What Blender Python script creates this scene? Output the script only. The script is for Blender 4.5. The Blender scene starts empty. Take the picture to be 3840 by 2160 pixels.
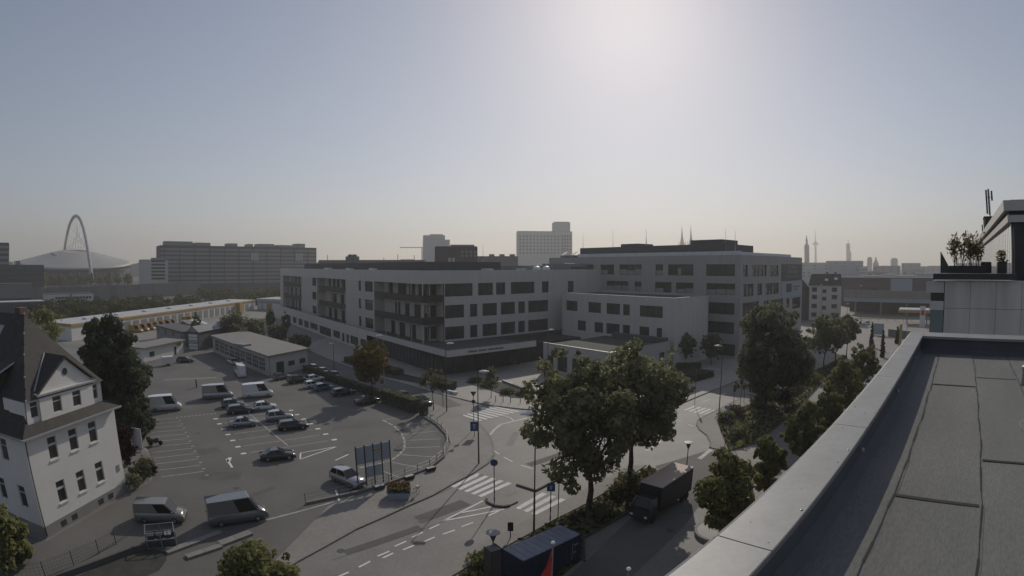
import bpy, math, random
import numpy as np
from mathutils import Vector, Matrix

R = math.radians
rnd = random.Random(7)
SC = bpy.context.scene
COL = SC.collection

# ------------------------------------------------------------------ camera
H = 24.0                                   # lens height above the street, metres
cam = bpy.data.cameras.new('Camera')
cam_o = bpy.data.objects.new('Camera', cam)
COL.objects.link(cam_o)
cam_o.location = (0, 0, H)
cam_o.rotation_euler = (R(90), 0, 0)
cam.type = 'PANO'                          # the photograph is an equidistant wide-angle lens
cam.panorama_type = 'FISHEYE_LENS_POLYNOMIAL'
cam.sensor_fit = 'HORIZONTAL'
cam.sensor_width, cam.sensor_height = 36.0, 20.25
cam.fisheye_fov = R(180)
cam.fisheye_polynomial_k0 = 0.0
cam.fisheye_polynomial_k1 = -3840 / 1955 / 36
cam.fisheye_polynomial_k2 = 0.0
cam.fisheye_polynomial_k3 = 0.0
cam.fisheye_polynomial_k4 = 0.0
cam.shift_x = 10 / 3840
cam.shift_y = -82 / 2160
cam.clip_start, cam.clip_end = 0.1, 20000
SC.camera = cam_o

# ------------------------------------------------------------------ sky and sun
SUN_EL, SUN_AZ = 30.0, 14.0                # azimuth measured from +Y towards +X
world = bpy.data.worlds.new('World')
SC.world = world
world.use_nodes = True
wn = world.node_tree
wn.nodes.clear()
sky = wn.nodes.new('ShaderNodeTexSky')
sky.sky_type = 'NISHITA'
sky.sun_disc = False
sky.sun_elevation = R(SUN_EL)
sky.sun_rotation = R(SUN_AZ)
sky.altitude = 50
sky.air_density = 1.0
sky.dust_density = 0.6
sky.ozone_density = 1.5
bg = wn.nodes.new('ShaderNodeBackground')
bg.inputs['Strength'].default_value = 0.14
wo = wn.nodes.new('ShaderNodeOutputWorld')
hsv = wn.nodes.new('ShaderNodeHueSaturation')
hsv.inputs['Saturation'].default_value = 0.88
hsv.inputs['Value'].default_value = 0.76
gam = wn.nodes.new('ShaderNodeGamma')      # softens the contrast of the whole sky alike
gam.inputs['Gamma'].default_value = 0.70
wn.links.new(sky.outputs[0], gam.inputs['Color'])
wn.links.new(gam.outputs[0], hsv.inputs['Color'])
tint = wn.nodes.new('ShaderNodeVectorMath')
tint.operation = 'MULTIPLY'
tint.inputs[1].default_value = (1.005, 0.972, 1.0)
wn.links.new(hsv.outputs[0], tint.inputs[0])
wn.links.new(tint.outputs[0], bg.inputs['Color'])
wn.links.new(bg.outputs[0], wo.inputs['Surface'])

sl = bpy.data.lights.new('Sun', 'SUN')
sl.energy = 2.05
sl.angle = R(0.5)
sl.color = (1.0, 0.93, 0.82)
so = bpy.data.objects.new('Sun', sl)
COL.objects.link(so)
sdir = Vector((math.sin(R(SUN_AZ)) * math.cos(R(SUN_EL)), math.cos(R(SUN_AZ)) * math.cos(R(SUN_EL)), math.sin(R(SUN_EL))))
so.rotation_euler = sdir.to_track_quat('Z', 'Y').to_euler()
so.location = (0, 0, 60)

SC.view_settings.view_transform = 'Standard'
SC.view_settings.look = 'None'
SC.view_settings.gamma = 1.0
SC.view_settings.use_curve_mapping = False
SC.view_settings.exposure = 0.30


# ------------------------------------------------------------------ helpers
def tag(o, label=None, cat=None, group=None, kind=None):
    if label: o['label'] = label
    if cat: o['category'] = cat
    if group: o['group'] = group
    if kind: o['kind'] = kind
    return o


def thing(name, label, cat, loc=(0, 0, 0), rz=0.0, group=None):
    o = bpy.data.objects.new(name, None)
    o.empty_display_size = 0.3
    COL.objects.link(o)
    o.location = loc
    o.rotation_euler = (0, 0, rz)
    return tag(o, label, cat, group)


def inst(name, me, parent=None, loc=(0, 0, 0), rz=0.0, scale=None):
    o = bpy.data.objects.new(name, me)
    COL.objects.link(o)
    if parent is not None: o.parent = parent
    o.location = loc
    if rz: o.rotation_euler = (0, 0, rz)
    if scale is not None: o.scale = scale
    return o


def kids(o):
    return list(o.children)


def copy_tree(o, parent=None):
    c = o.copy()
    COL.objects.link(c)
    c.parent = parent
    for ch in kids(o):
        copy_tree(ch, c)
    return c


class MB:
    """collects polygons and makes ONE mesh"""
    def __init__(self):
        self.v, self.f, self.m = [], [], []

    def poly(self, pts, mi=0):
        n = len(self.v)
        self.v += [tuple(p) for p in pts]
        self.f.append(tuple(range(n, n + len(pts))))
        self.m.append(mi)
        return self

    def box(self, x0, y0, z0, x1, y1, z1, mi=0, top=None):
        n = len(self.v)
        self.v += [(x0, y0, z0), (x1, y0, z0), (x1, y1, z0), (x0, y1, z0), (x0, y0, z1), (x1, y0, z1), (x1, y1, z1), (x0, y1, z1)]
        for k, q in enumerate(((0, 3, 2, 1), (4, 5, 6, 7), (0, 1, 5, 4), (1, 2, 6, 5), (2, 3, 7, 6), (3, 0, 4, 7))):
            self.f.append(tuple(n + i for i in q))
            self.m.append(top if (k == 1 and top is not None) else mi)
        return self

    def bar(self, p0, p1, w, z0, z1, mi=0, top=None):
        """upright wall strip from p0 to p1 (2D), width w"""
        p0, p1 = Vector(p0[:2]), Vector(p1[:2])
        d = (p1 - p0).normalized()
        s = Vector((-d.y, d.x)) * (w / 2)
        return self.prism([p0 - s, p1 - s, p1 + s, p0 + s], z0, z1, mi, top)

    def prism(self, poly, z0, z1, mi=0, top=None):
        n = len(poly)
        a = sum(poly[i][0] * poly[(i + 1) % n][1] - poly[(i + 1) % n][0] * poly[i][1] for i in range(n))
        if a < 0: poly = list(reversed(poly))
        b = len(self.v)
        self.v += [(p[0], p[1], z0) for p in poly] + [(p[0], p[1], z1) for p in poly]
        self.f.append(tuple(b + i for i in reversed(range(n))))
        self.m.append(mi)
        self.f.append(tuple(b + n + i for i in range(n)))
        self.m.append(mi if top is None else top)
        for i in range(n):
            j = (i + 1) % n
            self.f.append((b + i, b + j, b + n + j, b + n + i))
            self.m.append(mi)
        return self

    def tube(self, p0, p1, r0, r1=None, n=8, mi=0, cap=True):
        if r1 is None: r1 = r0
        p0, p1 = Vector(p0), Vector(p1)
        d = (p1 - p0).normalized()
        a = d.orthogonal().normalized()
        b = d.cross(a)
        k = len(self.v)
        for p, r in ((p0, r0), (p1, r1)):
            for i in range(n):
                t = 2 * math.pi * i / n
                self.v.append(tuple(p + a * (r * math.cos(t)) + b * (r * math.sin(t))))
        for i in range(n):
            j = (i + 1) % n
            self.f.append((k + i, k + j, k + n + j, k + n + i))
            self.m.append(mi)
        if cap:
            self.f.append(tuple(k + i for i in reversed(range(n))))
            self.f.append(tuple(k + n + i for i in range(n)))
            self.m += [mi, mi]
        return self

    def lathe(self, prof, n=12, mi=0, c=(0, 0, 0), sx=1.0, sy=1.0):
        k = len(self.v)
        for r, z in prof:
            for i in range(n):
                t = 2 * math.pi * i / n
                self.v.append((c[0] + sx * r * math.cos(t), c[1] + sy * r * math.sin(t), c[2] + z))
        for q in range(len(prof) - 1):
            for i in range(n):
                j = (i + 1) % n
                self.f.append((k + q * n + i, k + q * n + j, k + q * n + n + j, k + q * n + n + i))
                self.m.append(mi)
        self.f.append(tuple(k + i for i in reversed(range(n))))
        self.f.append(tuple(k + (len(prof) - 1) * n + i for i in range(n)))
        self.m += [mi, mi]
        return self

    def loft(self, secs, mi=0, cap=True):
        n = len(secs[0])
        k = len(self.v)
        for s in secs: self.v += [tuple(p) for p in s]
        for q in range(len(secs) - 1):
            for i in range(n):
                j = (i + 1) % n
                self.f.append((k + q * n + i, k + q * n + j, k + q * n + n + j, k + q * n + n + i))
                self.m.append(mi)
        if cap:
            self.f.append(tuple(k + i for i in reversed(range(n))))
            self.f.append(tuple(k + (len(secs) - 1) * n + i for i in range(n)))
            self.m += [mi, mi]
        return self

    def mesh(self, name, mats, smooth=False):
        me = bpy.data.meshes.new(name)
        me.from_pydata(self.v, [], self.f)
        for m in (mats if isinstance(mats, (list, tuple)) else [mats]):
            me.materials.append(m)
        me.polygons.foreach_set('material_index', self.m)
        if smooth: me.polygons.foreach_set('use_smooth', [True] * len(self.f))
        me.update()
        return me

    def build(self, name, mats, parent=None, loc=(0, 0, 0), rz=0.0, smooth=False):
        return inst(name, self.mesh(name, mats, smooth), parent, loc, rz)


# ------------------------------------------------------------------ materials
def mat(name, col, rough=0.8, var=0.12, scale=1.5, metal=0.0, bump=0.0, spec=0.4, coat=0.0, detail=4.0, stretch=None, tint=None, fine=0.0, fscale=40.0):
    m = bpy.data.materials.new(name)
    m.use_nodes = True
    nt = m.node_tree
    b = nt.nodes['Principled BSDF']
    b.inputs['Roughness'].default_value = rough
    b.inputs['Metallic'].default_value = metal
    b.inputs['Specular IOR Level'].default_value = spec
    if coat: b.inputs['Coat Weight'].default_value = coat
    tc = nt.nodes.new('ShaderNodeTexCoord')
    src = tc.outputs['Object']
    if stretch:
        mp = nt.nodes.new('ShaderNodeMapping')
        mp.inputs['Scale'].default_value = stretch
        nt.links.new(src, mp.inputs['Vector'])
        src = mp.outputs[0]
    nz = nt.nodes.new('ShaderNodeTexNoise')
    nz.inputs['Scale'].default_value = scale
    nz.inputs['Detail'].default_value = detail
    nz.inputs['Roughness'].default_value = 0.6
    nt.links.new(src, nz.inputs['Vector'])
    rp = nt.nodes.new('ShaderNodeValToRGB')
    rp.color_ramp.elements[0].position = 0.3
    rp.color_ramp.elements[1].position = 0.72
    lo = [c * (1 - var) for c in col]
    hi = [min(1, c * (1 + var)) for c in col]
    if tint: hi = tint
    rp.color_ramp.elements[0].color = (*lo, 1)
    rp.color_ramp.elements[1].color = (*hi, 1)
    nt.links.new(nz.outputs['Fac'], rp.inputs['Fac'])
    outc = rp.outputs['Color']
    if fine:
        n2 = nt.nodes.new('ShaderNodeTexNoise')
        n2.inputs['Scale'].default_value = fscale
        n2.inputs['Detail'].default_value = 2
        nt.links.new(src, n2.inputs['Vector'])
        mr = nt.nodes.new('ShaderNodeMapRange')
        mr.inputs['From Min'].default_value = 0.3
        mr.inputs['From Max'].default_value = 0.7
        mr.inputs['To Min'].default_value = 1 - fine
        mr.inputs['To Max'].default_value = 1 + fine
        nt.links.new(n2.outputs['Fac'], mr.inputs['Value'])
        mx = nt.nodes.new('ShaderNodeVectorMath')
        mx.operation = 'SCALE'
        nt.links.new(outc, mx.inputs[0])
        nt.links.new(mr.outputs[0], mx.inputs['Scale'])
        outc = mx.outputs[0]
    nt.links.new(outc, b.inputs['Base Color'])
    if bump:
        bp = nt.nodes.new('ShaderNodeBump')
        bp.inputs['Strength'].default_value = bump
        bp.inputs['Distance'].default_value = 0.05
        nt.links.new(nz.outputs['Fac'], bp.inputs['Height'])
        nt.links.new(bp.outputs[0], b.inputs['Normal'])
    return m


def leaf_mat(name, lo, hi, scale=0.6, trans=0.35):
    m = bpy.data.materials.new(name)
    m.use_nodes = True
    nt = m.node_tree
    nt.nodes.clear()
    out = nt.nodes.new('ShaderNodeOutputMaterial')
    tc = nt.nodes.new('ShaderNodeTexCoord')
    nz = nt.nodes.new('ShaderNodeTexNoise')
    nz.inputs['Scale'].default_value = scale
    nz.inputs['Detail'].default_value = 5
    nz.inputs['Roughness'].default_value = 0.7
    nt.links.new(tc.outputs['Object'], nz.inputs['Vector'])
    rp = nt.nodes.new('ShaderNodeValToRGB')
    rp.color_ramp.elements[0].position = 0.33
    rp.color_ramp.elements[1].position = 0.68
    rp.color_ramp.elements[0].color = (*lo, 1)
    rp.color_ramp.elements[1].color = (*hi, 1)
    nt.links.new(nz.outputs['Fac'], rp.inputs['Fac'])
    df = nt.nodes.new('ShaderNodeBsdfDiffuse')
    tr = nt.nodes.new('ShaderNodeBsdfTranslucent')
    mx = nt.nodes.new('ShaderNodeMixShader')
    mx.inputs['Fac'].default_value = trans
    nt.links.new(rp.outputs['Color'], df.inputs['Color'])
    nt.links.new(rp.outputs['Color'], tr.inputs['Color'])
    nt.links.new(df.outputs[0], mx.inputs[1])
    nt.links.new(tr.outputs[0], mx.inputs[2])
    nt.links.new(mx.outputs[0], out.inputs['Surface'])
    return m


def glass_mat(name, col, rough=0.06, spec=0.5):
    return mat(name, col, rough=rough, var=0.3, scale=0.25, spec=spec)


M = {}
M['asphalt'] = mat('asphalt', (0.126, 0.119, 0.110), 0.85, 0.20, 0.11, detail=8, fine=0.10, fscale=6, bump=0.05)
M['asphalt_old'] = mat('asphalt_worn', (0.185, 0.174, 0.160), 0.70, 0.20, 0.16, detail=10, fine=0.10, fscale=4, bump=0.06)
M['paving'] = mat('paving', (0.225, 0.207, 0.185), 0.8, 0.12, 0.25, detail=6, fine=0.08, fscale=3)
M['plaza'] = mat('plaza_stone', (0.31, 0.282, 0.25), 0.75, 0.09, 0.2, detail=5, fine=0.07, fscale=2.2)
M['kerb'] = mat('kerb_stone', (0.22, 0.205, 0.185), 0.9, 0.12, 1.2)
M['kerb_dark'] = mat('kerb_dark', (0.07, 0.066, 0.06), 0.9, 0.15, 1.2)
M['paint'] = mat('road_paint', (0.66, 0.635, 0.60), 0.8, 0.16, 1.6, detail=6)
M['paint_old'] = mat('road_paint_worn', (0.38, 0.36, 0.335), 0.85, 0.25, 1.4, detail=6)
M['grass'] = mat('grass', (0.085, 0.095, 0.045), 0.95, 0.3, 0.5, detail=8, tint=(0.15, 0.135, 0.07), fine=0.2, fscale=9)
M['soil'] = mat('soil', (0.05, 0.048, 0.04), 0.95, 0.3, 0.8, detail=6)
M['land'] = mat('land', (0.085, 0.085, 0.07), 0.95, 0.25, 0.02, detail=6)
M['facade'] = mat('facade_light', (0.53, 0.495, 0.455), 0.85, 0.07, 0.9, detail=8, stretch=(1, 1, 0.12))
M['facade_an'] = mat('facade_annex', (0.40, 0.378, 0.355), 0.85, 0.05, 0.12)
M['facade2'] = mat('facade_grey', (0.37, 0.343, 0.32), 0.85, 0.08, 0.9, detail=8, stretch=(1, 1, 0.12))
M['facade3'] = mat('facade_pale', (0.46, 0.435, 0.40), 0.85, 0.05, 0.2)
M['recess'] = mat('recess_wall', (0.47, 0.44, 0.40), 0.85, 0.06, 0.15)
M['dark'] = mat('dark_metal', (0.03, 0.031, 0.033), 0.5, 0.15, 1.0)
M['frame'] = mat('window_frame', (0.055, 0.055, 0.057), 0.5, 0.1, 1.0)
M['frame_w'] = mat('white_frame', (0.5, 0.49, 0.47), 0.5, 0.05, 1.0)
M['pane'] = glass_mat('pane', (0.05, 0.052, 0.052), 0.08)
M['pane2'] = glass_mat('pane_light', (0.05, 0.054, 0.056), 0.1)
M['blind'] = mat('blind', (0.27, 0.26, 0.225), 0.7, 0.1, 2.0)
M['roofgravel'] = mat('roof_gravel', (0.075, 0.076, 0.066), 0.95, 0.2, 0.4, detail=6, fine=0.15, fscale=5)
M['greenroof'] = mat('green_roof', (0.06, 0.064, 0.05), 0.95, 0.25, 0.4, detail=6)
M['zinc'] = mat('zinc', (0.62, 0.62, 0.62), 0.45, 0.08, 0.8, metal=0.0)
M['zincdull'] = mat('zinc_dull', (0.25, 0.255, 0.265), 0.6, 0.10, 0.8, metal=0.3)
M['steel'] = mat('steel', (0.30, 0.30, 0.30), 0.45, 0.1, 2.0, metal=0.6)
M['pole'] = mat('pole_dark', (0.06, 0.058, 0.055), 0.6, 0.15, 2.0)
M['pole_l'] = mat('pole_light', (0.33, 0.33, 0.33), 0.5, 0.1, 2.0)
M['lampglass'] = mat('lamp_shell', (0.75, 0.75, 0.75), 0.35, 0.03, 2.0)
M['white'] = mat('white_paint', (0.62, 0.60, 0.57), 0.7, 0.05, 0.5)
M['render_w'] = mat('white_render', (0.66, 0.64, 0.60), 0.85, 0.05, 0.35, detail=6)
M['plinth'] = mat('plinth', (0.24, 0.23, 0.22), 0.9, 0.1, 0.8)
M['rooftile'] = mat('roof_tile', (0.042, 0.036, 0.031), 0.75, 0.25, 1.2, fine=0.2, fscale=8, bump=0.1)
M['lead'] = mat('lead_flashing', (0.30, 0.31, 0.33), 0.5, 0.1, 1.0)
M['brick_red'] = mat('brick', (0.14, 0.085, 0.07), 0.9, 0.15, 0.5)
M['brown'] = mat('brown_cladding', (0.085, 0.066, 0.062), 0.85, 0.1, 0.1)
M['truck_roof'] = mat('truck_roof', (0.55, 0.44, 0.36), 0.7, 0.06, 0.5)
M['tan'] = mat('tan', (0.22, 0.205, 0.185), 0.8, 0.08, 0.4)
M['concrete'] = mat('concrete', (0.16, 0.16, 0.155), 0.9, 0.15, 0.15, detail=6, stretch=(1, 1, 0.25))
M['concrete_d'] = mat('concrete_dark', (0.085, 0.085, 0.083), 0.9, 0.15, 0.2, detail=6)
M['blue_d'] = mat('container_navy', (0.02, 0.032, 0.055), 0.55, 0.15, 0.8)
M['blue_roof'] = mat('container_roof', (0.20, 0.21, 0.25), 0.6, 0.2, 0.7, detail=6)
M['navy_blk'] = mat('dark_body', (0.014, 0.018, 0.022), 0.5, 0.1, 1.0)
M['sign_blue'] = mat('sign_blue', (0.03, 0.06, 0.16), 0.5, 0.08, 2.0)
M['sign_face'] = mat('sign_face', (0.30, 0.33, 0.38), 0.6, 0.06, 1.0)
M['lilac'] = mat('banner_lilac', (0.32, 0.29, 0.40), 0.7, 0.1, 0.8)
M['red'] = mat('red_cloth', (0.50, 0.035, 0.035), 0.8, 0.08, 1.5)
M['yellow'] = mat('yellow', (0.38, 0.25, 0.06), 0.7, 0.08, 0.8)
M['van_y'] = mat('van_yellow', (0.42, 0.24, 0.035), 0.4, 0.06, 0.8, coat=0.3)
M['tyre'] = mat('tyre', (0.015, 0.015, 0.015), 0.9, 0.2, 4)
M['rim'] = mat('rim', (0.35, 0.35, 0.36), 0.35, 0.1, 4, metal=0.8)
M['carglass'] = glass_mat('car_glass', (0.012, 0.014, 0.016), 0.05)
M['headlight'] = mat('headlight', (0.6, 0.6, 0.62), 0.2, 0.05, 5)
M['taillight'] = mat('taillight', (0.25, 0.02, 0.02), 0.3, 0.05, 5)
M['membrane'] = mat('roof_membrane', (0.150, 0.147, 0.136), 0.9, 0.16, 1.1, detail=8, fine=0.16, fscale=55, stretch=(0.25, 1, 1))
M['cap'] = mat('parapet_cap', (0.235, 0.233, 0.228), 0.55, 0.12, 2.2, metal=0.2, detail=10, fine=0.05, fscale=18)
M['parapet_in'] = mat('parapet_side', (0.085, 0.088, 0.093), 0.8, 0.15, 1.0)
M['seam'] = mat('bitumen_seam', (0.03, 0.027, 0.024), 0.9, 0.2, 6)
M['panel'] = mat('cladding_panel', (0.42, 0.41, 0.40), 0.75, 0.16, 1.6, detail=8, stretch=(1, 1, 0.18))
M['teal'] = mat('teal_glass', (0.135, 0.17, 0.17), 0.25, 0.05, 0.5)
M['fascia'] = mat('fascia_metal', (0.45, 0.425, 0.39), 0.5, 0.05, 0.3, metal=0.2)
M['ph_glass'] = mat('penthouse_mirror_glass', (0.72, 0.74, 0.74), 0.04, 0.03, 0.3, metal=0.9, spec=0.5)
M['bark'] = mat('bark', (0.05, 0.042, 0.034), 0.95, 0.3, 3, bump=0.3)
M['leaf_plane'] = leaf_mat('leaf_plane', (0.15, 0.16, 0.088), (0.32, 0.31, 0.175), 0.45, 0.58)
M['leaf_dark'] = leaf_mat('leaf_dark', (0.125, 0.14, 0.085), (0.25, 0.255, 0.15), 0.5, 0.55)
M['leaf_con'] = leaf_mat('leaf_conifer', (0.055, 0.066, 0.046), (0.115, 0.125, 0.078), 0.6, 0.4)
M['leaf_young'] = leaf_mat('leaf_young', (0.13, 0.145, 0.06), (0.30, 0.29, 0.13), 0.7, 0.52)
M['leaf_yel'] = leaf_mat('leaf_yellow', (0.075, 0.066, 0.025), (0.26, 0.195, 0.055), 0.5)
M['leaf_pale'] = leaf_mat('leaf_pale', (0.10, 0.095, 0.05), (0.19, 0.17, 0.09), 0.8)
M['leaf_scrub'] = leaf_mat('leaf_scrub', (0.04, 0.046, 0.022), (0.11, 0.112, 0.05), 0.05, 0.3)
M['leaf_far'] = leaf_mat('leaf_far', (0.09, 0.09, 0.03), (0.16, 0.145, 0.055), 0.05)
M['leaf_red'] = leaf_mat('leaf_red', (0.03, 0.016, 0.016), (0.06, 0.03, 0.028), 0.8, 0.2)
M['leaf_cypress'] = leaf_mat('leaf_cypress', (0.008, 0.012, 0.008), (0.022, 0.027, 0.016), 1.2, 0.1)
M['bamboo'] = leaf_mat('leaf_bamboo', (0.14, 0.115, 0.06), (0.34, 0.28, 0.15), 2.0, 0.5)
M['flower'] = leaf_mat('leaf_flower', (0.12, 0.05, 0.015), (0.22, 0.13, 0.04), 3.0, 0.3)
M['far_a'] = mat('far_pale', (0.44, 0.44, 0.44), 0.85, 0.06, 0.02)
M['far_b'] = mat('far_grey', (0.24, 0.243, 0.245), 0.85, 0.08, 0.02)
M['far_c'] = mat('far_dark', (0.09, 0.09, 0.095), 0.85, 0.1, 0.02)
M['far_win'] = mat('far_window', (0.055, 0.06, 0.065), 0.3, 0.1, 0.1)
M['band_d'] = mat('band_dark', (0.06, 0.062, 0.063), 0.5, 0.15, 0.08)
M['arena_roof'] = mat('arena_roof', (0.34, 0.325, 0.30), 0.5, 0.07, 0.03)
M['arch'] = mat('arch_steel', (0.38, 0.37, 0.365), 0.6, 0.04, 0.1)
M['spire'] = mat('spire_stone', (0.012, 0.011, 0.012), 0.9, 0.2, 0.05)
M['water'] = M['pane']

CARMAT = {}
for _n, _c, _mt in (('white', (0.62, 0.62, 0.62), 0), ('silver', (0.34, 0.35, 0.36), 0.5), ('grey', (0.16, 0.165, 0.17), 0.3), ('dark', (0.035, 0.038, 0.042), 0.2),
                    ('black', (0.012, 0.013, 0.014), 0.0), ('blue', (0.06, 0.11, 0.18), 0.3), ('red', (0.30, 0.03, 0.035), 0.0), ('beige', (0.21, 0.20, 0.18), 0.2)):
    CARMAT[_n] = mat('car_paint_' + _n, _c, 0.2, 0.03, 0.5, metal=_mt, coat=0.8)


def AZ(az, d, z=0.0):
    return Vector((d * math.sin(R(az)), d * math.cos(R(az)), z))


def EZ(el, d):
    return H + d * math.tan(R(el))


# ------------------------------------------------------------------ ground
def disc(r, z, n=96):
    return [(r * math.cos(2 * math.pi * i / n), r * math.sin(2 * math.pi * i / n), z) for i in range(n)]


g = MB()
g.poly(disc(4600, 0.0))
ground = tag(g.build('ground', M['land']), 'flat city ground of hard earth and tarmac running to the horizon', None, None, 'structure')


def sheet(name, pts, z, m, label=None):
    b = MB()
    b.poly([(p[0], p[1], z) for p in pts])
    o = b.build(name, m)
    tag(o, label, None, None, 'structure')
    return o


def raised(name, pts, z, m, label=None, base=0.0):
    b = MB()
    b.prism([tuple(p) for p in pts], base, z, 1, 0)
    o = b.build(name, [m, M['kerb']])
    tag(o, label, None, None, 'structure')
    return o


# tarmac of the parking yard and of every road, one sheet
sheet('road_surface', [(-150, 10), (120, -40), (220, 160), (260, 330), (60, 260), (-60, 260), (-160, 300)], 0.004, M['asphalt_old'],
      'worn grey tarmac of the junction and streets')
PARK = [(-17.6, 35.2), (-14.9, 51.3), (-12.0, 55.0), (-9.6, 58.2), (-8.5, 61.9), (-8.5, 67.0), (-9.3, 71.0), (-11.0, 75.3), (-14.0, 79.6), (-22, 89.0),
        (-33, 99.4), (-46, 110.5), (-60, 135), (-100, 150), (-110, 100), (-62, 71), (-40, 45.5), (-40.4, 28.0), (-45, 27.5), (-48, 14), (-30, 12)]
sheet('parking_lot', PARK, 0.008, M['asphalt'], 'dark tarmac parking yard left of the junction')

# pavements
KERB_L = [(-19.5, 29.0), (-17.2, 35.3), (-14, 42), (-11.9, 45.1), (-10.2, 47.7), (-8.1, 50.5), (-6.1, 54.1), (-4.2, 57.1), (-2.6, 60.4), (-2.0, 63.4), (-2.2, 67), (-2.8, 70.9),
          (-4.4, 75.9), (-6.2, 79.2), (-9.0, 83.4), (-13.0, 87.6)]
raised('pavement', KERB_L + [(-15.0, 85.0), (-13.3, 80.3), (-10.4, 75.6), (-8.7, 71.2), (-7.9, 67.0), (-7.9, 61.8), (-9.1, 57.9), (-11.5, 54.6), (-14.3, 51.0), (-18.0, 46.3)], 0.12, M['paving'],
       'sandy grey pavement curving round the parking yard to the crossing')
raised('plaza', [(-8.6, 91.6), (-5.0, 88.6), (-3.0, 87.4), (2.5, 85.0), (8.0, 84.2), (14, 82.2), (20, 81.2), (26, 82), (30, 85.5), (37, 91.5), (60, 110.5), (90, 136), (60, 140), (20, 170), (-60, 200), (-62, 145), (-44, 124.6),
                 (-25.5, 106.6), (-12.6, 94.8)], 0.12, M['plaza'], 'pale stone plaza in front of the office building entrance')
raised('pavement', [(26.5, 62.5), (27.4, 64.7), (28.0, 67.6), (27.9, 70.5), (28.3, 72.8), (29.2, 74.8), (31.7, 77.4), (36, 81.0), (44.5, 88.2), (58, 98.5), (80, 118), (84, 114), (57.5, 93), (52, 88.8), (42.5, 82), (38.7, 79.9), (32.2, 74.4), (30.6, 69.4), (28.2, 60.3)],
       0.12, M['paving'], 'pavement beside the grass wedge right of the junction')
raised('pavement', [(-20, 21), (-12, 30), (-6, 36.6), (0.0, 43.3), (2.4, 45.9), (5.8, 49.5), (9.4, 53.4), (14.2, 58.2), (16.5, 58.2), (12, 53.0), (7.5, 48.2), (4.2, 45.1), (0.3, 40.8), (-3.4, 36.6), (-9, 29), (-15, 20)], 0.12, M['paving'],
       'narrow pavement along the road in front of the navy container')
raised('traffic_island', [(-2.35, 50.0), (-2.25, 49.2), (-1.5, 48.35), (-0.5, 48.1), (0.05, 48.4), (0.9, 49.3), (-1.2, 51.3)], 0.15, M['paving'], 'rounded nose of the traffic island between two crossings')
raised('traffic_island', [(0.8, 53.7), (2.8, 52.0), (5.3, 54.9), (3.1, 56.5)], 0.15, M['asphalt_old'], 'square end of the traffic island with a dark kerb')

# green areas
VERGE = [(-3.4, 36.0), (0.5, 40.6), (4.3, 44.9), (7.7, 48.0), (12.2, 52.8), (16.6, 57.7), (17.4, 55.2), (13.9, 50.0), (12.4, 46.9), (6.3, 41.3), (5.9, 37.6), (2.0, 32.6), (-3, 30.5), (-8, 28), (-6, 32)]
raised('verge', VERGE, 0.10, M['grass'], 'dry grass verge under the two big plane trees')
WEDGE = [(32.3, 74.2), (38.7, 79.7), (42.7, 81.8), (52, 88.6), (57.5, 92.8), (66, 100.5), (84, 113.8), (83.6, 109.8), (68, 95.5), (56.8, 84.5), (44.2, 71.8), (33.4, 62.4), (28.4, 60.5), (30.8, 69.4)]
raised('verge', WEDGE, 0.16, M['grass'], 'long grass wedge between the pavement and the foot path')
raised('bed_or_shade_patch', [(-9.1, 104.8), (-7.5, 108.1), (-1.9, 105.3), (4.2, 94.6), (4.0, 92.7), (0.4, 92.6), (-3.5, 98.1)], 0.22, M['soil'], 'triangular planting bed on the plaza')
sheet('side_strip', [(-160, 110), (-142, 118), (-60, 138), (-60, 260), (-140, 300), (-135, 200)], 0.010, M['paving'], 'pale yard apron in front of the delivery depot')
raised('bed_or_shade_patch', [(-42, 123.8), (-27, 108.6), (-16, 101.5), (-13.5, 104), (-24, 112.5), (-40, 127)], 0.2, M['soil'], 'long dark planting bed along the side street')
sheet('side_street', [(-8.2, 87.4), (-12.4, 94.4), (-25.3, 106.3), (-43.8, 124.2), (-60, 142), (-66, 138), (-47, 112.3), (-33.2, 100.4), (-22.4, 90.4), (-12.5, 83.6)], 0.0115, M['asphalt'], 'smooth side street running up behind the hedge')
sheet('driveway', [(17.5, 57.8), (25.5, 61.5), (27.5, 59.5), (23.5, 52), (16, 42), (8, 33), (0, 25), (-6, 26), (2, 32), (6.2, 37.4), (12.8, 46.6), (17.6, 55.0)], 0.0115, M['asphalt'], 'driveway in tree shade behind the verge')

# kerb stones along the roads
def kerbline(pts, w=0.28, z=0.14, m='kerb', label='line of pale kerb stones'):
    b = MB()
    for a, c in zip(pts, pts[1:]):
        b.bar(a, c, w, 0.0, z)
    return tag(b.build('kerb', M[m]), label, None, None, 'structure')


kerbline(KERB_L[:-2], label='pale kerb curving along the left edge of the junction')
kerbline([(26.5, 62.5), (27.4, 64.7), (28.0, 67.6), (27.9, 70.5), (28.3, 72.8), (29.2, 74.8), (31.7, 77.4), (36, 81.0), (44.5, 88.2), (58, 98.5)], label='pale kerb curving along the right edge of the junction')
kerbline([(-2.35, 50.0), (-2.25, 49.2), (-1.5, 48.35), (-0.5, 48.1), (0.05, 48.4)], 0.22, 0.17, 'kerb_dark', 'dark curved kerb of the island nose')
kerbline([(0.8, 53.7), (2.8, 52.0), (5.3, 54.9)], 0.22, 0.17, 'kerb_dark', 'dark angled kerb of the square island end')
kerbline([(6.1, 37.4), (6.5, 41.3), (12.6, 46.9), (14.2, 50.0), (17.6, 55.2)], 0.2, 0.16, 'kerb_dark', 'dark kerb between the verge and the driveway')
kerbline([(-8.6, 91.6), (-5.0, 88.6), (-3.0, 87.4), (2.5, 85.0), (8.0, 84.2), (14, 82.2), (20, 81.2), (26, 82), (30, 85.5), (37, 91.5), (60, 110.5)], 0.28, 0.14, 'kerb', 'pale kerb along the plaza edge')


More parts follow.
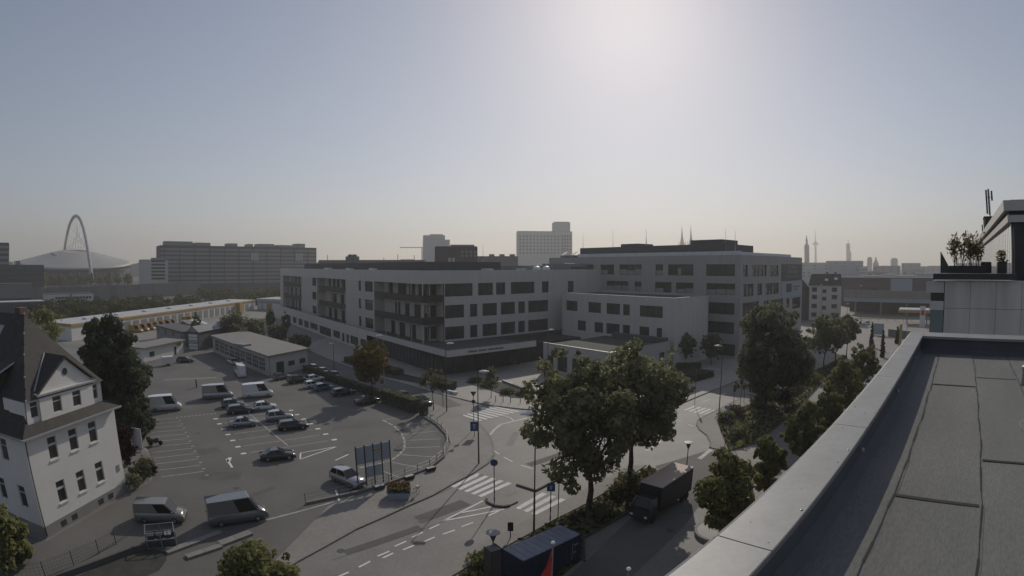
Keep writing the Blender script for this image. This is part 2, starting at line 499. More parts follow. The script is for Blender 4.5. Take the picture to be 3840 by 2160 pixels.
# painted markings: thin sheets on the tarmac
def mark(name, p0, p1, w, z=0.0165, m='paint'):
    p0, p1 = Vector(p0), Vector(p1)
    d = (p1 - p0).normalized()
    s = Vector((-d.y, d.x)) * (w / 2)
    b = MB()
    b.poly([(*(p0 - s), z), (*(p1 - s), z), (*(p1 + s), z), (*(p0 + s), z)])
    o = b.build(name, M[m], ground)
    return o


def crossing(a, b, c, d, n, duty=0.55):
    """stripes: first stripe from a to d, last from b to c; n stripes"""
    a, b, c, d = map(Vector, (a, b, c, d))
    for i in range(n):
        t0, t1 = i / (n - 1 + duty), (i + duty) / (n - 1 + duty)
        q = MB()
        q.poly([(*a.lerp(b, t0), 0.0165), (*a.lerp(b, t1), 0.0165), (*d.lerp(c, t1), 0.0165), (*d.lerp(c, t0), 0.0165)])
        q.build('crosswalk_stripe', M['paint'], ground)


crossing((-7.7, 81.3), (-2.4, 87.0), (1.8, 83.9), (-4.6, 78.3), 8)
crossing((-6.4, 53.1), (-2.9, 50.5), (0.3, 54.2), (-3.7, 57.1), 5)
crossing((0.6, 47.95), (2.5, 46.3), (5.8, 49.7), (3.5, 51.7), 3)
crossing((29.0, 81.4), (31.7, 77.6), (34.6, 79.9), (31.7, 83.6), 5)
for p in (((-4.4, 43.8), (-3.4, 44.7)), ((-5.95, 42.2), (-4.95, 43.1)), ((-7.4, 40.7), (-6.6, 41.6)), ((-9.0, 39.0), (-8.2, 39.9)), ((-10.4, 37.4), (-9.7, 38.35)),
          ((-7.3, 43.1), (-6.5, 44.15)), ((-8.6, 41.3), (-7.8, 42.4)), ((-9.8, 39.5), (-9.0, 40.55)), ((-10.9, 37.6), (-10.1, 38.6)), ((-12.0, 35.6), (-11.3, 36.7)), ((-13.4, 33.6), (-12.6, 34.7)),
          ((-0.7, 62.5), (0.4, 60.9)), ((1.4, 59.7), (2.8, 58.5)), ((-2.0, 64.9), (-1.3, 63.6)), ((4.2, 57.6), (5.4, 56.6)),
          ((34.2, 85.6), (36.1, 87.1)), ((38.3, 88.8), (41.0, 90.9)), ((26.0, 76.6), (26.8, 75.2)), ((27.1, 73.4), (27.7, 72.1)), ((43.5, 93), (46, 95)), ((39.3, 84.0), (44.5, 88.0))):
    mark('lane_dash', p[0], p[1], 0.2)
for p in (((-6.2, 44.9), (-2.7, 49.6)), ((-4.7, 46.7), (-1.8, 48.25)), ((-6.1, 44.95), (-0.5, 47.7)), ((-2.0, 46.2), (-1.0, 47.3))):
    mark('hatch_line', p[0], p[1], 0.22)
for p in (((-2.8, 71.4), (-2.1, 74.3)), ((-2.1, 74.3), (-1.3, 76.5)), ((-1.3, 76.6), (0.6, 78.1))):
    n = 5
    for i in range(n):
        a, b = Vector(p[0]), Vector(p[1])
        mark('give_way_block', a.lerp(b, i / n), a.lerp(b, (i + 0.72) / n), 0.42)
mark('give_way_line', (0.6, 78.1), (2.9, 80.2), 0.3)
for p in (((-0.9, 81.4), (0.2, 80.2)), ((0.2, 80.2), (0.7, 78.3))): mark('edge_line', p[0], p[1], 0.2)
for i in range(7):
    a, b = Vector((26.3, 61.8)), Vector((23.6, 58.9))
    mark('give_way_block', a.lerp(b, i / 7), a.lerp(b, (i + 0.75) / 7), 0.6)
pts = [(21.1, 69.2), (21.15, 68.2), (20.8, 66.9), (20.0, 65.6), (18.8, 64.2)]
for a, b in zip(pts, pts[1:]): mark('edge_line', a, b, 0.32)
mark('edge_line', (11.5, 62.0), (15.5, 63.2), 0.25)
# repairs, covers and stains in the tarmac
M['patch_d'] = mat('tarmac_patch', (0.10, 0.095, 0.088), 0.85, 0.15, 0.8, detail=6)
M['patch_l'] = mat('tarmac_patch_pale', (0.20, 0.19, 0.175), 0.8, 0.12, 0.8, detail=6)
M['iron'] = mat('cast_iron', (0.07, 0.066, 0.062), 0.6, 0.2, 6)
for i, (x, y, a_, L_, w_, m_) in enumerate(((-6.5, 47.0, 46, 6, 1.6, 'patch_d'), (5, 62, 40, 7, 1.2, 'patch_d'), (16, 68, 38, 9, 1.4, 'patch_d'), (0.5, 70, 80, 6, 1.0, 'patch_l'), (22, 74, 36, 6, 2.2, 'patch_l'), (-11, 40.5, 46, 8, 0.9, 'patch_d'),
                                            (-33, 50, 20, 5, 2.4, 'patch_d'), (-27, 46, 65, 7, 0.7, 'patch_d'), (-48, 82, -40, 9, 1.1, 'patch_l'), (-24, 73, 30, 5, 2.0, 'patch_d'), (-39, 57, 45, 3, 2.2, 'patch_d'), (-52, 92, 15, 10, 0.8, 'patch_d'), (19, 47, 50, 6, 1.0, 'patch_d'), (-68, 95, 35, 12, 1.6, 'patch_l'))):
    dv = Vector((math.cos(R(a_)), math.sin(R(a_)))) * L_ / 2
    mark('tarmac_patch', Vector((x, y)) - dv, Vector((x, y)) + dv, w_, 0.0135, m_)
for x, y in ((-3.2, 56.5), (4.5, 66.0), (9.5, 72.5), (-8.2, 44.6), (-14.2, 37.9), (18.0, 63.5), (30.5, 86.5), (-29.5, 47.5), (-44.5, 63.0), (-21.0, 62.0), (-27.5, 75.5), (19.8, 45.0), (14.6, 41.6)):
    b = MB(); b.lathe([(0.38, 0.012), (0.38, 0.0175), (0.30, 0.019)], 14, c=(x, y, 0)); b.build('manhole_cover', M['iron'], ground)
for p in (((-16.5, 38.5), (-3.5, 56.6)), ((-3.2, 58.5), (-2.6, 70.5)), ((-14.5, 36.2), (0.8, 51.9))):
    mark('joint_line', p[0], p[1], 0.06, 0.0145, 'patch_d')
# bays
for i in range(12):
    t = i / 10.0
    e = Vector((-52.3, 68.5)).lerp(Vector((-35.9, 50.6)), t * 0.917 + 0.0)
    s = Vector((-57.0, 64.6)).lerp(Vector((-39.8, 46.9)), t * 0.917 + 0.0)
    mark('bay_line', s, e, 0.14, m='paint_old')
    mark('bay_number', e + Vector((0.9, -1.0)), e + Vector((1.2, -0.75)), 0.28, m='paint_old')
for i in range(7):
    l = Vector((-45.5, 71.2)).lerp(Vector((-33.4, 58.5)), i / 6)
    r_ = l + Vector((8.5, 7.5))
    mark('bay_line', l, r_, 0.14, m='paint_old')
    mark('bay_disc', l + Vector((-0.9, -0.9)), l + Vector((-0.35, -0.4)), 0.55, m='paint')
    mark('bay_disc', r_ + Vector((0.4, 0.35)), r_ + Vector((1.0, 0.85)), 0.55, m='paint')
mark('spine_line', (-42.5, 75.5), (-29.6, 62.6), 0.2, m='paint_old')
mark('bay_line', (-22.9, 64.0), (-26.0, 58.2), 0.2)
mark('bay_line', (-26.8, 60.4), (-26.0, 58.2), 0.2)
mark('bay_line', (-26.8, 60.4), (-22.9, 64.0), 0.18)
ARC_I = [(-19.8, 77.3), (-17.3, 74.5), (-15.6, 71.5), (-14.4, 68.0), (-13.8, 64.8), (-14.0, 62.5), (-14.6, 60.3), (-16.0, 58.6), (-18.0, 57.0)]
for a, b in zip(ARC_I, ARC_I[1:]):
    a, b = Vector(a), Vector(b)
    for k in range(2): mark('bay_line', a.lerp(b, k * 0.5), a.lerp(b, k * 0.5 + 0.40), 0.3, m='paint_old')
for a, b in (((-15.3, 70.6), (-10.5, 72.8)), ((-14.3, 68.1), (-9.3, 69.4)), ((-13.8, 65.1), (-9.2, 66.1)), ((-14.1, 62.5), (-9.0, 62.1)), ((-15.1, 59.9), (-10.3, 58.2)), ((-16.4, 57.7), (-12.6, 55.1)), ((-17, 74), (-12.8, 77.3)), ((-19.6, 77.3), (-16.5, 80.2))):
    mark('bay_line', a, b, 0.16, m='paint_old')
mark('arrow_shaft', (-35.2, 55.3), (-33.0, 52.9), 0.3)
mark('arrow_head', (-35.0, 55.9), (-34.5, 54.5), 0.5)
mark('stop_line', (-21.5, 58.9), (-20.5, 61.4), 0.22)
mark('stop_line', (-18.6, 50.2), (-17.4, 47.7), 0.22)
mark('edge_line', (-23.5, 41.0), (-17.8, 47.4), 0.25, m='paint_old')
for i in range(11):
    a, b = Vector((-52.8, 68.6)), Vector((-47.6, 73.6))
    mark('chain_mark', a.lerp(b, i / 11), a.lerp(b, (i + 0.6) / 11), 0.3, m='paint_old')


# ------------------------------------------------------------------ the roof the camera stands on
TR = math.atan2(0.6527, 0.7576)            # direction of the long parapet
ZC, ZR = H - 1.75, H - 2.18                # cap and roof level
roof = thing('flat_roof_building', 'grey flat roof with metal capped parapet in the near right foreground', 'building', (0, 0, 0), TR)
b = MB(); b.box(-9, -15.0, 0, 15.25, 1.30, ZR - 0.05); b.build('wall', M['panel'], roof)
OUT, INN = 1.347, 0.913
b = MB()
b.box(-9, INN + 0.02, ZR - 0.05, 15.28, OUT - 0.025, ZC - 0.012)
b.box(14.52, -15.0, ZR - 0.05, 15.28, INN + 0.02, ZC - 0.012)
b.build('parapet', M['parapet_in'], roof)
b = MB()                                   # base upstand of the membrane
b.poly([(-9, INN + 0.018, ZR + 0.13), (14.5, INN + 0.018, ZR + 0.13), (14.42, INN - 0.09, ZR + 0.006), (-9, INN - 0.09, ZR + 0.006)])
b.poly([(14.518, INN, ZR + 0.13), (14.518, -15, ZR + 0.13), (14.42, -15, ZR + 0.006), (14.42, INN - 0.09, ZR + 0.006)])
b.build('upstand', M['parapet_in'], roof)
x = -9.0
while x < 15.2:                            # cap sheets, butted with a narrow raised joint
    x1 = min(x + 2.98, 15.30)
    b = MB()
    b.box(x, INN, ZC - 0.012, x1 - 0.012, OUT - 0.045, ZC)
    b.poly([(x, OUT - 0.045, ZC), (x1 - 0.012, OUT - 0.045, ZC), (x1 - 0.012, OUT, ZC - 0.035), (x, OUT, ZC - 0.035)])
    b.box(x, OUT - 0.006, ZC - 0.16, x1 - 0.012, OUT, ZC - 0.036)
    b.box(x, INN - 0.006, ZC - 0.06, x1 - 0.012, INN, ZC - 0.004)
    b.build('cap_sheet', M['cap'], roof)
    x += 2.98
y = INN - 0.012
while y > -14:
    b = MB(); b.box(14.46, y - 2.97, ZC - 0.012, 15.32, y, ZC + 0.002); b.box(14.454, y - 2.97, ZC - 0.06, 14.46, y, ZC - 0.002)
    b.build('cap_sheet', M['cap'], roof)
    y -= 2.98


def wob(i, k): return 0.007 * math.sin(i * 0.9 + k * 2.3) + 0.006 * math.sin(i * 2.3 + k) + 0.004 * math.sin(i * 5.1 + 2 * k)


edges = [INN - 0.03, 0.40, -0.53, -1.48, -2.43, -3.38, -4.33, -5.3, -6.3]
cross = [[-1.5, 6.15], [0.6, 5.15, 10.6], [-1, 2.9, 6.5, 11.5], [1.6, 4.4, 9.2], [0.2, 5.9], [3, 8], [1, 7], [4, 9]]
for k in range(len(edges) - 1):            # membrane sheets lapped like long shingles
    cuts = [-9.0] + cross[k] + [14.44]
    for q in range(len(cuts) - 1):
        x0, x1 = cuts[q], cuts[q + 1]
        n = max(2, int((x1 - x0) / 0.35))
        zt = ZR + 0.004 + 0.004 * (q % 2) + 0.002 * k
        top, low = [], []
        for i in range(n + 1):
            xx = x0 + (x1 - x0) * i / n
            top.append((xx, edges[k] + wob(round(xx / 0.35), k), zt))
            low.append((xx, edges[k + 1] - 0.03 + wob(round(xx / 0.35), k + 1), zt + 0.004))
        b = MB()
        for i in range(n):
            b.poly([low[i], low[i + 1], top[i + 1], top[i]])
            b.poly([(low[i][0], low[i][1], ZR - 0.04), (low[i + 1][0], low[i + 1][1], ZR - 0.04), low[i + 1], low[i]])
        b.build('membrane_sheet', M['membrane'], roof)
    # bitumen bead squeezed out along the lap
    b = MB()
    n = 66
    for i in range(n):
        xa, xb = -9 + 23.4 * i / n, -9 + 23.4 * (i + 1) / n
        ya, yb = edges[k] + wob(round(xa / 0.35), k), edges[k] + wob(round(xb / 0.35), k)
        wa = 0.008 + 0.004 * math.sin(i * 2.1 + k) if k else 0.0
        zt = ZR + 0.017 + 0.002 * k
        b.poly([(xa, ya - wa, zt), (xb, yb - wa, zt), (xb, yb + wa, zt), (xa, ya + wa, zt)])
    if k: b.build('seam_bead', M['seam'], roof)
for k in range(1, 4):
    for xx in cross[k]:
        b = MB(); b.poly([(xx - 0.03, edges[k] - 0.02, ZR + 0.0185), (xx + 0.03, edges[k] - 0.02, ZR + 0.0185), (xx + 0.035, edges[k + 1] + 0.02, ZR + 0.019), (xx - 0.03, edges[k + 1] + 0.02, ZR + 0.019)])
        b.build('cross_seam', M['seam'], roof)
b = MB(); b.tube((11.0, -1.55, ZR), (11.0, -1.55, ZR + 0.30), 0.05, n=10); b.lathe([(0.0, 0.30), (0.075, 0.30), (0.075, 0.36), (0.02, 0.40)], 10, c=(11.0, -1.55, ZR))
b.build('vent_pipe', M['steel'], roof)
b = MB(); b.lathe([(0.55, 0.02), (0.50, 0.035), (0.10, 0.05)], 18, c=(8.1, -1.55, ZR), sy=0.7); b.build('patch', M['membrane'], roof)
rr = random.Random(99)
for i in range(26):
    x_, y_ = rr.uniform(0.5, 14), rr.uniform(INN + 0.04, OUT - 0.08)
    q = rr.uniform(0.004, 0.014)
    b = MB(); b.lathe([(q, 0.0005), (q * 0.7, 0.004)], 6, c=(x_, y_, ZC), sy=rr.uniform(0.6, 1.2)); b.build('speck', M['seam'] if i % 3 else M['white'], roof)
for i in range(10):
    x_ = 0.6 + i * 1.49
    b = MB(); b.lathe([(0.012, 0.0), (0.012, 0.004), (0.005, 0.007)], 7, c=(x_, INN + 0.03, ZC)); b.build('rivet', M['steel'], roof)
for xx in (2.65, 5.6, 8.6, 12.0):
    b = MB(); b.lathe([(0.03, 0), (0.03, 0.02), (0.008, 0.035)], 8, c=(xx, INN - 0.03, ZC - 0.17)); b.build('bracket', M['steel'], roof)

# ---- adjoining wing: clad wall, planter edge, penthouse behind
wing = thing('clad_wing', 'panel clad wing with dark planter edge behind the far parapet', 'building', (0, 0, 0), TR)
SW = 26.0
b = MB(); b.box(SW + 0.06, -16, 0, SW + 70, 1.30, H - 0.68); b.build('wall', M['concrete_d'], wing)
for i in range(11):
    for j in range(7):
        y1 = 0.62 - i * 1.29
        z1 = H - 0.665 - j * 1.2
        b = MB(); b.box(SW + rnd.uniform(-0.006, 0.006), y1 - 1.275, z1 - 1.185, SW + 0.05, y1, z1)
        b.build('cladding_panel', M['panel'], wing)
b = MB(); b.box(SW + 0.01, 0.66, 12, SW + 0.055, 1.32, H - 1.98); b.build('glass_strip', M['teal'], wing)
b = MB(); b.box(SW - 0.02, 0.66, H - 1.96, SW + 0.055, 1.36, H - 1.55); b.build('sill_band', M['far_a'], wing)
b = MB(); b.box(SW + 0.02, 0.66, H - 1.53, SW + 0.055, 1.32, H - 1.20); b.build('pane', M['pane2'], wing)
b = MB(); b.box(SW - 0.01, 0.66, H - 1.18, SW + 0.055, 1.55, H - 0.69); b.build('cladding_panel', M['panel'], wing)
b = MB(); b.box(SW - 0.25, -2.95, H - 0.585, SW + 0.9, 1.2, H - 0.33); b.build('planter_edge', M['dark'], wing)
# low roof in the gap
ph = thing('penthouse', 'set back penthouse with glazed front and broad pale roof edge', 'building', (0, 0, 0), TR)
y0 = -3.05
b = MB(); b.box(29.2, -12, H - 0.68, 77, y0 - 0.06, H + 2.3); b.build('wall', M['concrete_d'], ph)
b = MB()
b.box(28.6, -12.5, H + 2.62, 78, y0 + 0.42, H + 3.12)
b.build('roof_edge', M['fascia'], ph)
b = MB(); b.box(29.0, -12.5, H + 2.42, 78, y0 + 0.10, H + 2.618); b.build('shadow_gap', M['dark'], ph)
b = MB(); b.box(28.7, -12.5, H + 2.08, 78, y0 + 0.22, H + 2.418); b.build('roof_edge', M['fascia'], ph)
b = MB(); b.box(31.5, -12.5, H + 3.12, 75, y0 - 0.3, H + 3.45); b.build('roof_upstand', M['dark'], ph)
s = 29.4
i = 0
while s < 76:
    w = 1.15
    b = MB(); b.box(s, y0 - 0.035, H - 0.66, s + w - 0.09, y0, H + 2.06); b.build('pane', M['ph_glass'], ph)
    b = MB(); b.box(s + w - 0.088, y0 - 0.04, H - 0.66, s + w - 0.002, y0 + 0.006, H + 2.06); b.build('mullion', M['frame'], ph)
    s += w
b = MB(); b.box(28.9, -12, H - 0.68, 29.19, y0 - 0.12, H + 2.06); b.build('end_wall', M['dark'], ph)


def roof_local(s, y, z):
    c, q = math.cos(TR), math.sin(TR)
    return Vector((s * c - y * q, s * q + y * c, z))


box = thing('roof_plant_box', 'dark ventilation box on the penthouse roof beside the antenna mast', 'plant box', roof_local(56, -4.2, H + 3.1), TR)
b = MB(); b.box(-1.2, -1.2, 0.02, 1.2, 1.2, 1.35); b.build('housing', M['dark'], box)
b = MB(); b.box(-1.3, -1.3, 1.352, 1.3, 1.3, 1.45); b.build('lid', M['concrete_d'], box)
mast = thing('antenna_mast', 'radio antenna mast with long panel aerials on the penthouse roof', 'antenna', roof_local(55, -3.6, H + 3.1), TR)
b = MB(); b.tube((0, 0, 0.02), (0, 0, 3.6), 0.06, n=8); b.build('pole', M['steel'], mast)
for dx, dy, z0, z1 in ((0, 0.30, 1.7, 3.9), (0, -0.28, 2.9, 3.8), (0.1, 0.05, 1.6, 4.0)):
    b = MB(); b.box(dx - 0.08, dy - 0.09, z0, dx + 0.08, dy + 0.09, z1); b.build('panel_aerial', M['far_c'], mast)
    b = MB(); b.box(dx - 0.03, min(dy, 0), 3.2, dx + 0.03, max(dy, 0), 3.26); b.build('bracket', M['steel'], mast)
b = MB(); b.tube((0, 0.7, 0.02), (0, 0.7, 1.3), 0.07, n=6); b.tube((0, 0.9, 0.02), (0, 0.9, 0.7), 0.07, n=6); b.build('stub_aerial', M['far_c'], mast)


# ------------------------------------------------------------------ facades with real openings
WCACHE = {}


def window(root, loc, rz, w, h, style, nm, depth=0.28, frame='frame', pane='pane', name='window'):
    """frame, pane and blinds of one opening, meshes shared between alike openings"""
    key = (round(w, 1), round(h, 1), style, nm, frame, pane)
    w, h = max(w, 0.3), max(h, 0.3)
    if key not in WCACHE:
        f = 0.07 if h < 2.2 else 0.10
        b = MB()
        b.box(0, depth - 0.06, 0, w, depth, f); b.box(0, depth - 0.06, h - f, w, depth, h)
        b.box(0, depth - 0.06, f, f, depth, h - f); b.box(w - f, depth - 0.06, f, w, depth, h - f)
        for i in range(1, nm):
            xx = w * i / nm
            b.box(xx - f / 2, depth - 0.055, f, xx + f / 2, depth - 0.003, h - f)
        if style == 'cross': b.box(f, depth - 0.055, h * 0.68 - f / 2, w - f, depth - 0.003, h * 0.68 + f / 2)
        fm = b.mesh('window', M[frame])
        b = MB(); b.box(f * 0.5, depth + 0.004, f * 0.5, w - f * 0.5, depth + 0.03, h - f * 0.5)
        pm = b.mesh('pane', M[pane])
        bm = None
        if style.startswith('blind'):
            r = random.Random(str(key))
            bm = []
            for i in range(nm):
                if r.random() < 0.2 and nm > 1: continue
                b = MB()
                drop = {'blind': r.uniform(0.45, 0.75), 'blindlow': r.uniform(0.35, 0.55), 'blindbits': r.choice((0.3, 0.6, 0.9))}.get(style, 0.5)
                xa, xb = w * i / nm + f, w * (i + 1) / nm - f
                if style == 'blindlow': b.box(xa, depth - 0.05, f + 0.02, xb, depth - 0.01, f + h * drop)
                elif style == 'blindbits':
                    b.box(xa + (xb - xa) * 0.1, depth - 0.05, f + 0.05, xa + (xb - xa) * 0.55, depth - 0.01, f + h * drop)
                else: b.box(xa, depth - 0.05, h - f - h * drop, xb, depth - 0.01, h - f - 0.02)
                bm.append(b.mesh('blind', M['blind']))
        WCACHE[key] = (fm, pm, bm)
    fm, pm, bm = WCACHE[key]
    o = inst(name, fm, root, loc, rz)
    inst('pane', pm, o)
    for q in bm or (): inst('blind', q, o)
    return o


def facade(root, axis, c, u0, u1, z0, z1, holes, m, depth=0.35, name='wall', frame='frame', pane='pane', reveal=None):
    """axis 'x': wall on y=c facing -y;  axis 'y': wall on x=c facing -x (root-local)"""
    P = (lambda u, d, z: (u, c + d, z)) if axis == 'x' else (lambda u, d, z: (c + d, u, z))
    us = sorted({u0, u1, *[h[0] for h in holes], *[h[2] for h in holes]})
    zs = sorted({z0, z1, *[h[1] for h in holes], *[h[3] for h in holes]})
    us = [u for u in us if u0 <= u <= u1]
    zs = [z for z in zs if z0 <= z <= z1]
    b = MB()
    for j in range(len(zs) - 1):
        run = None
        for i in range(len(us) - 1):
            cu, cz = (us[i] + us[i + 1]) / 2, (zs[j] + zs[j + 1]) / 2
            hole = any(h[0] < cu < h[2] and h[1] < cz < h[3] for h in holes)
            if not hole and run is None: run = us[i]
            if run is not None and (hole or i == len(us) - 2):
                ue = us[i] if hole else us[i + 1]
                b.poly([P(run, 0, zs[j]), P(ue, 0, zs[j]), P(ue, 0, zs[j + 1]), P(run, 0, zs[j + 1])])
                run = None
    for h in holes:
        a0, b0, a1, b1 = h[:4]
        b.poly([P(a0, 0, b0), P(a1, 0, b0), P(a1, depth, b0), P(a0, depth, b0)])
        b.poly([P(a0, 0, b1), P(a1, 0, b1), P(a1, depth, b1), P(a0, depth, b1)])
        b.poly([P(a0, 0, b0), P(a0, 0, b1), P(a0, depth, b1), P(a0, depth, b0)])
        b.poly([P(a1, 0, b0), P(a1, 0, b1), P(a1, depth, b1), P(a1, depth, b0)])
    b.build(name, M[m], root)
    for h in holes:
        st = h[4] if len(h) > 4 else 'plain'
        nm = h[5] if len(h) > 5 else max(1, round((h[2] - h[0]) / 1.9))
        if axis == 'x': window(root, (h[0], c, h[1]), 0, h[2] - h[0], h[3] - h[1], st, nm, depth - 0.06, frame, pane)
        else: window(root, (c, h[2], h[1]), -math.pi / 2, h[2] - h[0], h[3] - h[1], st, nm, depth - 0.06, frame, pane)


E1A = math.atan2(0.63, 0.777)              # the city grid: e1 runs away to the right, e2 to the left

# ------------------------------------------------------------------ the large office building
C0 = (-20.7, 122.3, 0)
mb = thing('office_building', 'long light grey office block with deep corner balconies over a glazed ground floor', 'office building', C0, E1A)
ZT = 22.85
holes = []
F1, F2, F3 = (16.5, 19.7), (11.15, 14.4), (5.85, 9.05)
for u0, u1 in ((6.4, 14.7), (16.4, 21.2), (22.2, 25.3), (27.2, 35.7), (38.5, 41.1)): holes.append((u0, F1[0], u1, F1[1]))
holes.append((48.9, 16.2, 51.4, 19.6))
for fl in (F2, F3):
    for u0, u1 in ((6.4, 12.1), (13.9, 16.2), (17.8, 22.5), (23.8, 28.7), (29.8, 32.2), (33.4, 41.0)): holes.append((u0, fl[0], u1, fl[1]))
facade(mb, 'x', 0, 6.2, 64.4, 5.4, ZT, holes, 'facade')
# body behind, roof
b = MB()
b.box(6.6, 0.45, 0.3, 64.3, 24, ZT - 0.6)
b.box(3.4, 6.5, 0.3, 6.58, 140, ZT - 0.6)
b.box(6.6, 24.02, 0.3, 30, 140, ZT - 0.6)
b.build('core', M['dark'], mb)
b = MB(); b.prism([(0.3, 0.3), (64.2, 0.3), (64.2, 24), (30, 24), (30, 139), (0.3, 139)], ZT - 0.59, ZT - 0.42); b.build('roof', M['roofgravel'], mb)
b = MB()
b.box(0.0, 0.0, ZT, 64.4, 0.42, ZT + 0.08); b.box(0.0, 0.42, ZT, 0.42, 139, ZT + 0.08); b.box(64.0, 0.42, ZT, 64.4, 24, ZT + 0.08)
b.build('coping', M['zinc'], mb)
# deep top band above the balconies, both sides of the corner
b = MB()
b.box(0.0, 0.0, 19.7, 6.2, 0.42, ZT); b.box(0.0, 0.42, 19.7, 0.42, 139, ZT); b.box(0.43, 0.43, 19.7, 6.2, 6.0, 19.95)
b.build('top_band', M['facade'], mb)
facade(mb, 'y', 64.38, 0.0, 24.0, 5.4, ZT, [], 'facade', name='end_wall')
# left front: three balcony bays, walls between
bays = [(0.0, 28.0), (50.5, 81.0), (102.0, 134.0)]
walls = [(28.0, 50.5), (81.0, 102.0)]
for a, c in walls:
    hs = []
    for fl in (F1, F2, F3):
        if a < 60:
            hs += [(a + 0.8, fl[0] + 0.1, a + 6.6, fl[1] - 0.1), (a + 9.5, fl[0] + 0.1, a + 11.5, fl[1] - 0.1)]
        else:
            hs += [(a + 0.8, fl[0] + 0.1, a + 6.0, fl[1] - 0.1)]
    facade(mb, 'y', 0, a, c, 5.4, 19.7, hs, 'recess')
facade(mb, 'y', 0, 134.0, 139.0, 5.4, 19.7, [], 'recess')
for a, c in bays:
    hs = []
    for fl in (F1, F2, F3):
        u = a + 2.2
        while u + 4 < c - 1.5:
            w = rnd.choice((2.6, 3.4, 5.4))
            hs.append((u, fl[0] - 0.5, min(u + w, c - 1), fl[1] - 0.15, rnd.choice(('plain', 'plain', 'blind'))))
            u += w + rnd.choice((1.6, 2.6, 4.2))
    facade(mb, 'y', 3.2, a if a else 3.2, c, 5.4, 19.7, hs, 'recess', name='recess_wall')
    for u in ((a, c) if a else (c,)):
        b = MB(); b.box(0.02, u - 0.15, 5.4, 3.18, u + 0.15, 19.69); b.build('side_wall', M['recess'], mb)
    for z in (10.35, 15.65):
        b = MB()
        if a == 0: b.prism([(0.02, 0.02), (6.15, 0.02), (6.15, 3.15), (3.15, 3.15), (3.15, c - 0.2), (0.02, c - 0.2)], z - 0.3, z)
        else: b.box(0.02, a + 0.2, z - 0.3, 3.17, c - 0.2, z)
        b.build('balcony_slab', M['recess'], mb)
        b = MB()
        if a == 0: b.box(-0.06, -0.06, z - 0.34, 6.18, 0.05, z + 1.35); b.box(-0.06, 0.05, z - 0.34, 0.05, c - 0.6, z + 1.35)
        else: b.box(-0.06, a + 0.3, z - 0.34, 0.05, c - 2.5, z + 1.35)
        b.build('balcony_front', M['dark'], mb)
    k = a + 6
    while k < c - 3:
        b = MB(); b.tube((0.3, k, 5.4), (0.3, k, 19.7), 0.13, n=8); b.build('column', M['recess'], mb)
        k += 7.5
facade(mb, 'x', 3.2, 3.2, 6.2, 5.4, 19.7, [(3.9, 5.9, 5.9, 9.0), (3.9, 11, 5.9, 14.3), (3.9, 16.3, 5.9, 19.5)], 'recess', name='recess_wall')
b = MB(); b.box(6.02, 0.45, 5.4, 6.2, 3.3, 19.69); b.build('side_wall', M['recess'], mb)
b = MB(); b.tube((0.35, 0.35, 5.4), (0.35, 0.35, 19.7), 0.16, n=8); b.build('column', M['recess'], mb)
# podium: K = (-13.0, 107.2) in world, local offsets
kx = (-13.0 + 20.7) * 0.777 + (107.2 - 122.3) * 0.63
ky = -(-13.0 + 20.7) * 0.63 + (107.2 - 122.3) * 0.777
b = MB(); b.prism([(kx + 0.4, ky + 0.4), (kx + 24.6, ky + 0.4), (kx + 24.6, 0.0), (70, 0.0), (70, 6), (6.5, 6), (3.1, 6), (3.1, 139), (kx + 0.4, 139)], 4.72, 5.42); b.build('terrace', M['roofgravel'], mb)
b = MB()
b.box(kx, ky, 4.95, kx + 25, ky + 0.4, 6.3); b.box(kx, ky + 0.4, 4.95, kx + 0.4, 139.4, 6.3)
b.build('fascia', M['facade'], mb)
b = MB()
b.box(kx - 0.03, ky - 0.03, 6.302, kx + 25, ky + 0.43, 6.36); b.box(kx - 0.03, ky + 0.43, 6.302, kx + 0.43, 139.4, 6.36)
b.build('fascia_cap', M['zincdull'], mb)
b = MB()                                   # row of small raised letters on the fascia, too small to read
xx = kx + 5.3
for i in range(34):
    w = rnd.uniform(0.16, 0.26)
    if i not in (9, 18): b.box(xx, ky - 0.05, 5.45, xx + w, ky - 0.004, 5.45 + rnd.choice((0.3, 0.3, 0.4)))
    xx += w + 0.07
tag(b.build('letter_row', M['concrete_d'], mb), kind='stuff')
# glazed ground floor under the fascia
facade(mb, 'x', ky + 4.7, kx + 1.6, kx + 24, 0.0, 4.72, [(kx + 1.7 + i * 3.1, 0.15, kx + 1.7 + i * 3.1 + 2.95, 4.5, 'plain', 2) for i in range(7)], 'dark', name='glazed_front', depth=0.15)
hs = [(ky + 5.0 + i * 3.6, 0.15, ky + 5.0 + i * 3.6 + 3.45, 4.5, 'plain', 2) for i in range(10)]
facade(mb, 'y', kx + 1.55, ky + 4.8, ky + 42, 0.0, 4.72, hs, 'dark', name='glazed_front', depth=0.15)
hs = []
for u0, u1, zz in ((42.6, 47.1, 1.2), (48.5, 55.0, 0.9), (56.0, 58.3, 0.7), (59.8, 62.1, 0.6), (63.8, 70.2, 1.1), (72.4, 84.8, 0.6), (86.7, 96.0, 1.2), (98, 104, 0.8), (106, 112, 0.8), (115, 121, 0.8), (124, 131, 0.8)):
    hs.append((u0 + ky, zz, u1 + ky, 3.4))
facade(mb, 'y', kx + 0.05, ky + 42.2, 139.3, 0.0, 4.95, hs, 'facade', name='ground_floor_wall')
b = MB(); b.box(kx + 2.0, ky + 5.2, 0.2, 60, 60, 4.7); b.box(kx + 0.6, 60.1, 0.2, 30, 139, 4.7); b.build('core', M['dark'], mb)
